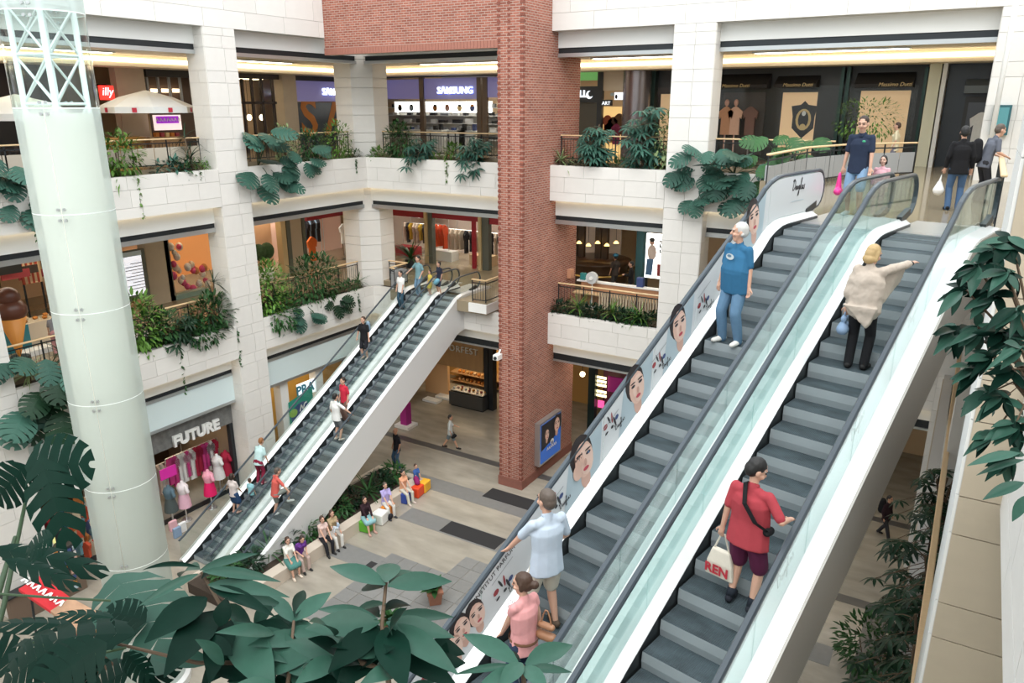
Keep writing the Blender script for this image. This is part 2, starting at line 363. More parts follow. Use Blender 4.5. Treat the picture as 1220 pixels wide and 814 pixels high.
# ---- brick tower and brick wall over the corner bay
tw = struct(cube('wall_brick', (-15.97, 25.3, 0), (-14.87, 30, TOP), BRICK))
cube('brick_spandrel', (LX, 25.3, 18.16), (-15.97, 25.75, TOP), BRICK, tw)
cube('brick_soffit', (LX, 25.3, 18.1), (-15.97, BY+.6, 18.16), WHITE, tw)
SOLDIER = mat('soldier_brick', (.36, .15, .11), .85, var=.15, scale=4)
for i in range(58): panel(tw, (LX+.075+i*.15, 25.29, 18.03), (1,0,0), (0,0,1), (0,-1,0), .138, .26, .06, SOLDIER, 'soldier_brick')
cube('brick_lintel', (LX, 25.32, 17.9), (-15.97, 25.7, 18.16), mat('mortar', (.62, .52, .47), .9), tw)
for a, c in (((-16.02, 25.25, 0), (-14.82, 30, .42)),): cube('brick_plinth', a, c, mat('plinth_brick', (.24, .095, .07), .85, var=.15, scale=6), tw)
dn = MB()   # toothed corners: every second course stands proud
for i in range(int(TOP/.21)):
    z = .45+i*.21
    for x in (-15.97,): dn.box((x-(.015 if x < -15.5 else 0), 25.285, z), (x+.13, 25.42, z+.10))
    dn.box((-15.0, 25.285, z), (-14.855, 25.42, z+.10)); dn.box((-15.53, 25.29, z), (-15.42, 25.3, z+.10))
tag(dn.build('corner_bricks', mat('dark_brick', (.22, .07, .048), .85, var=.2, scale=7), tw), kind='stuff')
# ---- corner pillar of stacked stone drums
pc = struct(MB().prism([(-25.85+1.22*math.cos(math.pi/4*k+math.pi/8), 28.75+1.22*math.sin(math.pi/4*k+math.pi/8), 0) for k in range(8)], (0, 0, 18)).build('wall_corner_pillar', JOINT))
drum = MB().prism([(1.30*math.cos(math.pi/4*k+math.pi/8), 1.30*math.sin(math.pi/4*k+math.pi/8), 0) for k in range(8)], (0, 0, 1)).mesh('stone_drum', STONE)
z = 0; i = 0
while z < 17.9:
    h = (.80, .42)[i % 2]; o = bpy.data.objects.new('stone_drum', drum); COL.objects.link(o); o.parent = pc
    o.location = (-25.85, 28.75, z); o.scale = (1, 1, h-.015); z += h; i += 1
# ---- fascia boards with roller shutters under each beam
n_trim = [0]
BLUEPANEL = mat('pale_blue_panel', (.72, .84, .86), .3)
def trim(axis, a, b, zt, z1, z2, z3, off=.5, glow=True, panelz=None):
    n_trim[0] += 1; nm = 'trim_%d' % n_trim[0]
    def bx(d0, d1, za, zb): return ((LX-d1, a, za), (LX-d0, b, zb)) if axis == 'L' else ((a, BY+d0, za), (b, BY+d1, zb))
    t = struct(cube(nm, *bx(off, off+.15, z1, zt+.05), WHITE))
    cube('shutter_slot', *bx(off+.05, off+.15, z2, z1), DARKMET, t); cube('shutter_bar', *bx(off+.0, off+.15, z3, z2), GREYMET, t)
    if glow: cube('strip_light', *bx(off-.14, off-.10, zt-.005, zt+.02), LAMP, t)
    if panelz: cube('transom_panel', *bx(off+.02, off+.12, panelz, z3), BLUEPANEL, t); cube('transom_bar', *bx(off, off+.14, panelz-.12, panelz), GREYMET, t)
    return t
for y0, y1 in ((4, 9.3), (10.85, 19.22), (20.62, BY+.5)):
    trim('L', y0, y1, BEAM, 18.0, 17.80, 17.66, glow=False); trim('L', y0, y1, P2B, 11.50, 11.32, 11.15)
    trim('L', y0, y1, P1B, 5.50, 5.34, 5.22, panelz=4.15)
for x0, x1 in ((LX-.5, -15.97), (-14.87, -10), (-8.5, -.18)):
    if x0 > -20: trim('B', x0, x1, BEAM, 18.0, 17.80, 17.66, glow=False)
    else: trim('B', x0, x1, 18.12, 18.0, 17.80, 17.66, glow=False)
    trim('B', x0, x1, P2B, 11.50, 11.32, 11.15); trim('B', x0, x1, P1B, 5.50, 5.2, 5.12)
# ---- planter soil behind the parapets
for nm, a, c in (('planter_bed', (LX-.82, 10.85, 12.4), (LX-.22, 19.22, P2T-.12)), ('planter_bed', (LX-.82, 20.62, 12.4), (LX-.22, BY+.8, P2T-.12)), ('planter_bed', (LX-.22, BY+.22, 12.4), (-15.97, BY+.8, P2T-.12)),
                 ('planter_bed', (-14.87, BY+.22, 12.4), (-10, BY+.8, P2T-.12)), ('planter_bed', (-8.5, BY+.22, 12.4), (-4.6, BY+.8, P2T-.12)),
                 ('planter_bed', (LX-.82, 10.85, 6.25), (LX-.22, 19.22, P1T-.12)), ('planter_bed', (LX-.82, 20.62, 6.25), (LX-.22, BY+.8, P1T-.12)), ('planter_bed', (LX-.22, BY+.22, 6.25), (-23.1, BY+.8, P1T-.12)), ('planter_bed', (-14.87, BY+.22, 6.25), (-10, BY+.8, P1T-.12))):
    struct(cube(nm, a, c, SOIL))
# ---- right wall: parapets, pier, column
wr = boxes('wall_right', [((.68, 1.6, P2B), (.93, 15.2, P2T)), ((RX-.3, 7.0, P1B), (RX-.05, 27.5, P1T)), ((RX, 8.0, 0), (RX+1.4, 9.5, TOP)), ((RX, 18, 0), (RX+1.4, 19.5, P2B)), ((.93, 1.6, 12.2), (1.5, 15.2, 13.3))], JOINT)
clad(wr, (.68, 1.6, P2B), EY, 13.6, P2T-P2B, -EX, [.36, .60, .45], [1.6, 1.3, 1.5])
clad(wr, (RX, 8.0, 0), EX, 1.4, TOP, NY, [.8, .42], [1.4], TAUPE); clad(wr, (RX, 8.0, 0), EY, 1.5, TOP, -EX, [.8, .42], [1.5], WHITE)  # pier's light is painted in: shaded front taupe, lit side white
clad(wr, (RX-.3, 7.0, P1B), EY, 20, P1T-P1B, -EX, [.36, .60, .45], [1.6, 1.3, 1.5], TAUPE)
# ---- shells behind the shops
for nm, a, c, m in (('wall_shops_left', (-36.3, 3, 0), (-36, 38.3, 19), WARM), ('wall_shops_back', (-36, 38, 0), (5, 38.3, 19), WARM), ('wall_right_outer', (4.8, -8, 0), (5, 38, TOP), WHITE), ('wall_near', (-36, -8.3, 0), (5, -8, TOP), WHITE), ('wall_near_left', (-36.3, -8, 0), (-36, 3, TOP), WHITE)):
    struct(cube(nm, a, c, m))
# ---- railings
def railing(name, label, pts, zf, h=1.02, bars=True, group=None, panelm=None, spacing=.14):
    pts = [Vector((p[0], p[1], zf)) for p in pts]; t = thing(name, label, 'railing', pts[0], group=group)
    up = Vector((0,0,1))
    for i in range(len(pts)-1):
        a, b = pts[i], pts[i+1]; d = (b-a); L = d.length; d.normalize(); n = Vector((-d.y, d.x, 0))
        bevel(MB().obox((a+b)/2+up*h, d*(L+.06), n*.11, up*.05).build('handrail', OAK, t), .015)
        k = max(1, round(L/1.35)); br = MB()
        for j in range(k+1):
            p = a+d*(L*j/k); MB().obox(p+up*h/2, d*.05, n*.02, up*(h-.05)).build('post', DARKMET, t)
        MB().obox((a+b)/2+up*.12, d*L, n*.02, up*.04).build('rail', DARKMET, t); MB().obox((a+b)/2+up*(h-.14), d*L, n*.02, up*.04).build('rail', DARKMET, t)
        if bars:
            q = int(L/spacing)
            for j in range(1, q): br.obox(a+d*(L*j/q)+up*h*.49, d*.012, n*.012, up*(h-.28))
            if q > 1: tag(br.build('bars', DARKMET, t), kind='stuff')
        if panelm:
            q = max(1, round(L/.62))
            for j in range(q): MB().obox(a+d*(L*(j+.5)/q)+up*(.13+(h-.42)/2), d*(L/q-.03), n*.02, up*(h-.42)).build('infill_panel', panelm, t)
    return t
GREYPANEL = mat('grey_panel', (.33, .34, .35), .4)
BEIGEPANEL = mat('slatted_panel', (.50, .44, .36), .6)
RLX, RBY = LX-.88, BY+.88
railing('railing', 'oak topped railing behind the upper gallery planter beside the cafe parasols', [(RLX, 10.9), (RLX, 19.2)], Z2, panelm=BEIGEPANEL, group='gallery railings')
railing('railing', 'oak topped railing on the upper gallery between stone column and corner pillar', [(RLX, 20.7), (RLX, 27.3)], Z2, group='gallery railings')
railing('railing', 'oak topped railing in front of the electronics shop left of the brick tower', [(-24.3, RBY), (-16.0, RBY)], Z2, group='gallery railings')
railing('railing', 'oak topped railing on the upper gallery right of the brick tower', [(-14.85, RBY), (-10.05, RBY)], Z2, group='gallery railings')
railing('railing', 'oak topped railing behind hanging split-leaf plants by the dark boutique', [(-8.45, RBY), (-4.4, RBY)], Z2, group='gallery railings')
railing('railing', 'railing with grey infill panels along the footbridge to the big escalators', [(-4.45, 19.3), (-4.3, 23.2), (-3.5, 26.0), (-1.9, 28.0)], Z2, h=1.05, bars=False, panelm=GREYPANEL)
railing('railing', 'oak topped railing of the middle gallery by the ice cream counter', [(RLX, 10.9), (RLX, 19.2)], Z1, group='gallery railings')
railing('railing', 'oak topped railing of the middle gallery above the leafy planter', [(RLX, 20.7), (RLX, 27.4)], Z1, group='gallery railings')
railing('railing', 'short railing with oak rail at the landing beside corner pillar', [(-24.3, RBY), (-23.2, RBY), (-23.15, 27.1), (-22.85, 27.0)], Z1, panelm=GREYPANEL, bars=False)
railing('railing', 'short railing with bent oak rail beside the brick tower on landing', [(-18.45, 27.05), (-17.75, 27.05), (-17.75, 28.6), (-16.0, 28.6)], Z1, bars=True)
railing('railing', 'oak topped railing of the middle gallery in front of wooden booth', [(-14.85, RBY), (-10.05, RBY)], Z1, group='gallery railings')
railing('railing', 'oak topped railing at the far right by the landing', [(.35, 15.9), (.35, 23.5)], Z2, spacing=.2)
railing('railing', 'pale rail along the middle gallery planter below right wall', [(.30, 7.5), (.30, 27)], Z1, bars=False)
# landing slab edge of the left escalators
struct(cube('trim_landing', (-18.55, 26.85, Z1-.42), (-17.6, 28.3, Z1-.02), WHITE))
# ================================================================== ESCALATORS
T30 = math.tan(math.radians(30))
STEPM = mat('escalator_tread', (.048, .067, .077), .60, .0, var=.9, scale=3.0, stretch=(1, 2.0, 1))
def groove(m):
    N, L = nodes(m); b = N['Principled BSDF']; tc = N.new('ShaderNodeTexCoord'); w = N.new('ShaderNodeTexWave'); w.wave_type = 'BANDS'; w.bands_direction = 'X'
    w.inputs['Scale'].default_value = 14; L.new(tc.outputs['Object'], w.inputs['Vector']); bp = N.new('ShaderNodeBump'); bp.inputs['Strength'].default_value = .5; bp.inputs['Distance'].default_value = .01
    L.new(w.outputs['Fac'], bp.inputs['Height']); L.new(bp.outputs[0], b.inputs['Normal'])
    oi = N.new('ShaderNodeObjectInfo'); ad = N.new('ShaderNodeVectorMath'); ad.operation = 'ADD'
    src = [l for l in L if l.to_node.type == 'TEX_NOISE' and l.to_socket.name == 'Vector'][0].from_socket
    sc = N.new('ShaderNodeVectorMath'); sc.operation = 'SCALE'; sc.inputs[0].default_value = (7, 13, 5); L.new(oi.outputs['Random'], sc.inputs['Scale'])
    L.new(src, ad.inputs[0]); L.new(sc.outputs[0], ad.inputs[1]); nz = [n for n in N if n.type == 'TEX_NOISE'][0]; L.new(ad.outputs[0], nz.inputs['Vector'])
groove(STEPM)
RISERM = mat('escalator_riser', (.30, .34, .36), .55, .0, var=.1, scale=3)
DECKW = mat('white_aluminium', (.83, .84, .84), .28, .25)
SKIRT = mat('black_skirt', (.022, .026, .028), .3)
BELT = mat('handrail_rubber', (.055, .07, .085), .28)
CLADG = mat('pale_grey_cladding', (.74, .75, .75), .38, .2)
CLADB = mat('satin_steel_cladding', (.50, .47, .43), .32, .45)
class Esc:
    def __init__(s, P0, az, zb, zt):
        s.P0 = Vector(P0); a = math.radians(az); s.u = Vector((math.sin(a), math.cos(a), 0)); s.l = Vector((math.cos(a), -math.sin(a), 0)); s.zb, s.zt = zb, zt; s.az = az
    def prof(s, t, R=1.6):
        z = s.P0.z+t*T30
        tt = (s.zt-s.P0.z)/T30; d = R*math.tan(math.radians(15))
        if t > tt-d:
            x = t-(tt-d)
            if x >= d+d*math.cos(math.radians(30)): return s.zt
            x0 = R*.5; xx = x*1.0; c = R*.5-xx  # circle tangent to the slope
            return s.zt-R+math.sqrt(max(0, R*R-c*c)) if c > 0 else s.zt
        tb = (s.zb-s.P0.z)/T30
        return max(z, s.zb) if t > tb else s.zb
    def p(s, t, lat, h=0, z=None): 
        q = s.P0+s.u*t+s.l*lat; q.z = (s.prof(t) if z is None else z)+h; return q
def frange(a, b, st):
    n = max(1, int(round((b-a)/st))); return [a+(b-a)*i/n for i in range(n+1)]
def handrail_path(E, lat, t0, te, h, r):
    pts = [E.p(t, lat, h) for t in frange(t0, te, .25)]
    c = te; zc = E.zt+h-r
    for k in range(1, 10): a = math.pi*k/9*1.0; pts.append(E.p(c+r*math.sin(a)*.9, lat, 0, zc+r*math.cos(a)))
    pts.append(E.p(c-.35, lat, 0, zc-r)); return pts
def belt(E, lat, t0, te, h, r, parent, w=.085, th=.045, m=None):
    pts = handrail_path(E, lat, t0, te, h, r); A = []; n = len(pts)
    b = MB(); k = len(pts)
    for i, p in enumerate(pts):
        d = (pts[min(i+1, k-1)]-pts[max(i-1, 0)]).normalized(); nn = E.l.cross(d).normalized()
        for x, y in ((-.5, -.2), (-.5, .5), (-.3, 1), (.3, 1), (.5, .5), (.5, -.2)): b.v.append(tuple(p+E.l*(x*w)+nn*(y*th)))
    for i in range(k-1):
        for j in range(6): q = (j+1) % 6; b.f.append((i*6+j, i*6+q, i*6+6+q, i*6+6+j))
    return b.build('handrail', m or BELT, parent)
def step_mesh(width, key):
    pr = [(0, 0), (.405, 0), (.405, -.05), (.03, -.28), (.0, -.24), (-.014, -.13)]
    b = MB(); b.prism([(0, y, z) for y, z in pr], (width, 0, 0)); me = b.mesh('step', STEPM); me.materials.append(RISERM)
    for p in me.polygons:
        p.material_index = 0 if abs(p.center.z) < .004 else 1
    return me
def escalator(name, label, E, s0, s1, lat, width, hl, hr, te, deckl, deckr, t0, gl=True, group=None, side=None, pane=1.3, glassm=None, outerl=None, outerr=None, hlh=.93, nr=.36, lskirt=.06, thin=False):
    """lat: left edge of the steps; hl, hr: lateral of the two handrails"""
    root = thing(name, label, 'escalator', E.p(s1, lat+width/2, 0), group=group)
    me = step_mesh(width, name)
    k0 = math.ceil(s0/.4); k1 = math.floor((s1+.0)/.4)
    rot = Matrix.Rotation(math.radians(-E.az), 4, 'Z')
    for k in range(k0, k1):
        o = bpy.data.objects.new('step', me); COL.objects.link(o); o.parent = root; o.matrix_parent_inverse = mw(root).inverted()
        o.matrix_basis = Matrix.Translation(E.p(k*.4, lat)) @ rot
    e = .02
    ts = frange(t0, s1+.9, .25)
    hs = {}
    for nm, a, hnd in (('l', lat-e, hl), ('r', lat+width+e, hr)):
        sg = -1 if nm == 'l' else 1
        b = MB(); b.strip([E.p(t, a, -.32) for t in ts], [E.p(t, a, .07) for t in ts], E.l*(sg*.01)); b.build('skirt_panel', SKIRT, root)
        b = MB(); b.strip([E.p(t, a, .07) for t in ts], [E.p(t, hnd, .17) for t in ts], (0, 0, -.02)); b.build('inner_deck', DECKW, root)
        # glass panes
        tt = t0; i = 0
        while tt < te-.05:
            t2 = min(tt+pane, te); t2 = te if te-t2 < .4 else t2; us = frange(tt+.006, t2-.006, .25)
            b = MB(); b.strip([E.p(t, hnd-.006, .15) for t in us], [E.p(t, hnd-.006, hlh) for t in us], E.l*.012); b.build('glass_pane', glassm or GREENGLASS, root); tt = t2
        pts = [E.p(te, hnd-.006, .15), E.p(te, hnd-.006, hlh)]+[E.p(te+nr*math.sin(math.pi*j/8)*.9, hnd-.006, 0, E.zt+hlh-nr+nr*math.cos(math.pi*j/8)) for j in range(1, 9)]
        MB().prism(pts, E.l*.012).build('glass_end', glassm or GREENGLASS, root)
        belt(E, hnd, t0, te, hlh, nr, root, *(( .07, .04) if thin else (.085, .045)))
        MB().obox(E.p(te-.28, hnd, .20, E.zt), E.u*.5+Vector((0,0,.12)), E.l*.10, (0, 0, .14)).build('handrail_inlet', SKIRT, root)
    for nm, d, hnd in (('l', deckl, hl), ('r', deckr, hr)):
        if d is None: continue
        b = MB(); b.strip([E.p(t, hnd, .17) for t in ts], [E.p(t, d, .13) for t in ts], (0, 0, -.05)); b.build('outer_deck', DECKW, root)
    for d, m, hb in (side or []):
        tq = frange(t0, s1+1.6, .25); seg = []; q = 0
        while q < len(tq)-1:
            w = tq[q:q+11]
            b = MB(); b.strip([E.p(t, d, .12) for t in w], [E.p(t, d, hb) for t in w], E.l*.03); b.build('truss_panel', m, root); q += 10
    # underside
    lo, hi = min(outerl if outerl is not None else lat-.2, lat), max(outerr if outerr is not None else lat+width+.2, lat+width)
    b = MB(); tq = frange(t0, s1+1.6, .25); hb = (side or [(0, 0, -1.0)])[0][2]; b.strip([E.p(t, lo, hb) for t in tq], [E.p(t, hi, hb) for t in tq], (0, 0, .05)); b.build('underside', CLADB if hb > -1.3 else CLADG, root)
    # comb and landing plates
    MB().obox(E.p(s1+.12, lat+width/2, .005, E.zt), E.u*.26, E.l*(width+.02), (0, 0, .03)).build('comb_plate', CHROME, root)
    MB().obox(E.p(s1+1.05, lat+width/2, -.005, E.zt), E.u*1.6, E.l*(width+.3), (0, 0, .03)).build('landing_plate', mat('landing_steel', (.55, .55, .53), .35, .6), root)
    return root
BIG = Esc((-1.783, 11.605, 12.158), 10.5, Z1, Z2)
bigL = escalator('escalator', 'wide escalator with beauty advert balustrade carrying the man in blue tee', BIG, -8.0, 3.6, -1.735, 1.0, -1.94, -.57, 4.75, -2.12, -.36, -8.0, group=None, side=[(-2.12, CLADG, -1.1)], outerl=-2.12)
bigR = escalator('escalator', 'wide escalator with glass balustrades carrying the man in red shirt', BIG, -8.0, 3.6, 0.0, 1.0, -.16, 1.2, 4.75, -.36, 1.42, -8.0, side=[(1.42, CLADB, -1.08)], outerr=1.42)
LEF = Esc((-20.468, 26.137, 6.9), 1.0, Z0, Z1)
lefR = escalator('escalator', 'escalator with pale grey side cladding above the bench planter', LEF, -11.7, 1.9, 0.0, 1.0, -.16, 1.05, 2.6, -.37, 1.18, -12.0, side=[(1.18, CLADG, -1.5)], outerr=1.18, thin=True, glassm=CLEAR)
lefL = escalator('escalator', 'escalator running down in front of the ground floor fashion shop', LEF, -11.7, 1.9, -1.74, 1.0, -1.90, -.58, 2.6, -2.05, -.37, -12.0, side=[(-2.05, CLADG, -1.5)], outerl=-2.05, thin=True, glassm=CLEAR)
# ---- flat print on panels
class Flat:
    def __init__(s, fn): s.fn = fn; s.v = []; s.f = []; s.m = []; s.mats = []; s.d = 0
    def poly(s, pts, m, step=True):
        if step: s.d += 1
        n = len(s.v); s.v += [tuple(s.fn(x, y, s.d)) for x, y in pts]; s.f.append(tuple(range(n, n+len(pts))))
        if m not in s.mats: s.mats.append(m)
        s.m.append(s.mats.index(m))
    def ell(s, cx, cy, rx, ry, m, rot=0, k=14, step=True):
        c, q = math.cos(rot), math.sin(rot); P = []
        for i in range(k):
            a = 2*math.pi*i/k; x, y = rx*math.cos(a), ry*math.sin(a); P.append((cx+x*c-y*q, cy+x*q+y*c))
        s.poly(P, m, step)
    def stroke(s, pts, w, m):
        s.d += 1
        for (x0, y0), (x1, y1) in zip(pts, pts[1:]):
            L = math.hypot(x1-x0, y1-y0) or 1e-6; nx, ny = -(y1-y0)/L*w/2, (x1-x0)/L*w/2
            s.poly([(x0+nx, y0+ny), (x0-nx, y0-ny), (x1-nx, y1-ny), (x1+nx, y1+ny)], m, False)
    def build(s, name, parent):
        me = bpy.data.meshes.new(name); me.from_pydata(s.v, [], s.f); me.update()
        for m in s.mats: me.materials.append(m)
        for p, i in zip(me.polygons, s.m): p.material_index = i
        return obj(name, me, parent)
SKIN_P = plain('print_skin', .80, .52, .42); HAIR_P = plain('print_hair', .035, .025, .025); LIP_P = plain('print_lips', .55, .07, .10); INK = plain('print_ink', .03, .03, .035); EYE_P = plain('print_eye', .08, .06, .07)
ADBG = mat('advert_white', (.74, .76, .78), .25); ADBL = plain('advert_blue_grey', .46, .56, .62); RED_P = plain('print_red', .35, .05, .06); NAVY_P = plain('print_navy', .05, .08, .22); SKIN_D = plain('print_skin_shade', .66, .40, .32); EYEB = plain('print_blue', .10, .22, .42)
def face(fl, cx, cy, s, rot=0, blue=False, hand=False):
    c, q = math.cos(rot), math.sin(rot)
    T = lambda x, y: (cx+(x*c-y*q)*s, cy+(x*q+y*c)*s)
    E = lambda x, y, rx, ry, m: fl.ell(*T(x, y), rx*s, ry*s, m, rot)
    E(-.04, .16, .40, .50, HAIR_P); E(0, -.48, .17, .26, SKIN_D); E(.03, 0, .33, .45, SKIN_P); E(.10, -.04, .25, .38, plain('print_skin_light', .88, .62, .52))
    for x in (-.12, .19): E(x, .10, .085, .04, EYE_P); E(x, .19, .11, .022, HAIR_P); E(x, .10, .03, .03, EYEB if blue else INK)
    E(.05, -.07, .05, .09, SKIN_D); E(.04, -.23, .10, .048, LIP_P)
    if hand:
        E(-.26, -.16, .16, .20, SKIN_P)
        for i in range(4): E(-.26+i*.07, .02+i*.02, .035, .16, SKIN_P); E(-.27+i*.07, .16+i*.02, .022, .035, INK)
def script_word(fl, x, y, s, m, ang=0):
    """brush script word 'Douglas' as pen strokes"""
    c, q = math.cos(ang), math.sin(ang)
    S = [[(0,.1),(.25,.95),(.12,.98),(.0,.8),(.35,1.0),(.6,.75),(.5,.25),(.2,.0),(-.05,.08)], [(.75,.35),(.62,.12),(.75,.0),(.9,.2),(.85,.4),(.72,.38)], [(1.0,.4),(.95,.08),(1.1,.02),(1.25,.38),(1.22,.05)],
         [(1.6,.4),(1.4,.3),(1.42,.05),(1.6,.1),(1.62,.42),(1.5,-.5),(1.3,-.55),(1.4,-.2),(1.75,.15)], [(1.75,.15),(2.1,1.05),(1.98,1.1),(1.85,.1),(2.0,.0)], [(2.38,.38),(2.15,.3),(2.15,.03),(2.38,.15),(2.4,.4),(2.38,.03),(2.5,.05)], [(2.85,.42),(2.65,.36),(2.78,.15),(2.65,.0),(2.5,.06)]]
    for st in S: fl.stroke([(x+((a-1.4)*c-b*q)*s, y+((a-1.4)*q+b*c)*s) for a, b in st], .13*s, m)
def makeup(fl, x, y, s):
    for dx, dy, w, h, m, r in ((-.25, -.05, .16, .12, RED_P, .6), (-.12, .1, .05, .22, INK, .6), (.0, .12, .05, .26, RED_P, .2), (.12, .0, .06, .24, INK, .5), (.2, .08, .14, .10, NAVY_P, .7), (-.2, -.22, .12, .05, INK, .6), (.02, -.12, .10, .07, INK, .4)):
        fl.ell(x+dx*s, y+dy*s, w*s*.6, h*s*.6, m, r, 8)
def esc_plane(E, lat, x, y):
    r = ray(x, y); n = E.l; q = (E.P0+E.l*lat)-Vector((0, 0, CZ)); p = r*(q.dot(n)/r.dot(n))+Vector((0, 0, CZ)); return (p-E.P0).dot(E.u), p.z
AL = -1.915
def adpanel(t0, t1, h0=.17, h1=.90, end=None):
    us = frange(t0, t1, .3); b = MB(); b.strip([BIG.p(t, AL, h0) for t in us], [BIG.p(t, AL, h1) for t in us], BIG.l*.008)
    return b.build('advert_panel', ADBG, bigL)
fn = lambda x, z, d: BIG.P0+BIG.u*x+BIG.l*(AL+.010+.0012*d)-Vector((0, 0, BIG.P0.z))+Vector((0, 0, z))
cuts = [-8.0, -6.6, -5.2, -3.95, -2.6, -1.3, -.05, 1.2, 2.45]
for a, b in zip(cuts, cuts[1:]): adpanel(a+.008, b-.008)
adpanel(2.46, 4.75)
pe = [BIG.p(4.75, AL, .15), BIG.p(4.75, AL, .90)]+[BIG.p(4.75+.34*math.sin(math.pi*j/8)*.9, AL, 0, Z2+.56+.34*math.cos(math.pi*j/8)) for j in range(1, 9)]
MB().prism(pe, BIG.l*.008).build('advert_panel', ADBG, bigL)
def bgpatch(fl, t, dz=0, w=.42):
    f = lambda tt, h: (tt, BIG.prof(tt)+h); fl.poly([f(t-w, .18), f(t+w, .18), f(t+w*1.05, .89), f(t-w*.8, .89)], ADBL)
for px, sz, blue, hand in (((897, 262), .62, False, False), ((808, 389), .62, False, False), ((757, 462), .62, False, False), ((694, 548), .66, True, True)):
    t, z = esc_plane(BIG, AL, *px); f = Flat(fn); bgpatch(f, t); face(f, t, z, sz, .25, blue, hand); f.build('advert_print', bigL)
for px in ((567, 733), (549, 750), (540, 772)):
    t, z = esc_plane(BIG, AL, *px); f = Flat(fn); face(f, t, z, .42, .3); f.build('advert_print', bigL)
for px in ((838, 360), (785, 430), (728, 503), (661, 598), (600, 697), (516, 797)):
    t, z = esc_plane(BIG, AL, *px); f = Flat(fn); makeup(f, t, z, .62); script_word(f, t+.22, z-.10, .09, INK, .5)
    f.stroke([(t-.25, BIG.prof(t-.25)+.72), (t+.15, BIG.prof(t+.15)+.72)], .012, plain('print_grey', .35, .36, .38)); f.build('advert_print', bigL)
t, z = esc_plane(BIG, AL, 951, 222); f = Flat(fn); script_word(f, t, z-.06, .20, INK, .0); f.stroke([(t-.3, z-.27), (t+.3, z-.27)], .012, ADBL); f.build('advert_print', bigL)
text('INSTITUT PARFUM', .105, INK, bigL, fn(*[esc_plane(BIG, AL, 590, 682)[0], esc_plane(BIG, AL, 590, 682)[1]-.02], 3), BIG.u*math.cos(.5236)+Vector((0,0,.5)), BIG.u*-.5+Vector((0,0,math.cos(.5236))), ext=.001, name='advert_text')
# faint grey script on the right-hand glass
fr_ = lambda x, z, d: BIG.P0+BIG.u*x+BIG.l*(1.187-.0012*d)-Vector((0, 0, BIG.P0.z))+Vector((0, 0, z))
GREYINK = plain('faded_grey_print', .33, .37, .38)
for t in (-5.2, -3.3, -1.3, .6, 2.6):
    f = Flat(fr_); script_word(f, t, BIG.prof(t)+.45, .17, GREYINK, .5236); f.build('glass_print', bigR)
# ================================================================== GLASS LIGHT COLUMN
FROST = frost_mat('frosted_green_glass', (.82, .885, .865), .50)
CLEARC = glass_mat('clear_column_glass', (.86, .95, .93), ref=.25)
gc = thing('glass_column', 'tall round frosted glass column with white truss inside', 'glass column', (-18.1, 10.0, 0))
GX, GY, GR = -18.1, 10.0, .86
zs = [.25, 2.0, 4.28, 6.55, 8.9, 11.2, 13.52, 15.82, 17.8, 20.1, 21.6]
for z0, z1 in zip(zs, zs[1:]):
    for a0, a1 in ((-.81, 2.33), (2.33, 5.473)):
        b = MB().lathe([(GR, 0), (GR, z1-z0-.02)], (GX, GY, z0), 16, a0+.008, a1-.008); o = b.build('glass_shell', CLEARC if z0 == 15.82 else FROST, gc, True)
    if z0 > 1: MB().lathe([(GR+.006, -.012), (GR+.006, .012)], (GX, GY, z0-.01), 32).build('glass_joint', mat('joint_white', (.86, .92, .90), .4), gc)
    for a in (-.81, 2.33):
        for da in (-.07, .07):
            for dz in (-.13, .11):
                c = Vector((GX+GR*math.cos(a+da), GY+GR*math.sin(a+da), z0+dz)); d = Vector((math.cos(a+da), math.sin(a+da), 0))
                MB().tube([c-d*.02, c+d*.035], .035, 8).build('bolt', GREYMET, o)
MB().lathe([(GR+.12, 0), (GR+.12, .2), (GR+.02, .26), (GR-.2, .26)], (GX, GY, 0), 32).build('base_ring', CLADG, gc)
MB().lathe([(.0, 0), (.70, 0), (.70, 15.4), (0, 15.4)], (GX, GY, .3), 24).build('glow_core', mat('cream_glow', (.80, .76, .69), .7), gc, True)  # cream core added so the frosted glass looks lit from inside
TRW = mat('white_truss', (.82, .85, .85), .35)
ch = [Vector((GX+.62*math.cos(math.pi/4+k*math.pi/2+.25), GY+.62*math.sin(math.pi/4+k*math.pi/2+.25), 0)) for k in range(4)]
for k in range(4): MB().tube([ch[k]+Vector((0,0,.2)), ch[k]+Vector((0,0,21.5))], .065, 10).build('chord', TRW, gc, True)
for z in frange(.6, 21.0, 1.0):
    for k in range(4):
        a, b = ch[k], ch[(k+1) % 4]; MB().tube([a+Vector((0,0,z)), b+Vector((0,0,z))], .032).build('brace', TRW, gc)
        MB().tube([a+Vector((0,0,z)), b+Vector((0,0,z+1.0))], .028).build('diagonal', TRW, gc)
        if 15 < z < 18: MB().tube([b+Vector((0,0,z)), a+Vector((0,0,z+1.0))], .028).build('diagonal', TRW, gc)
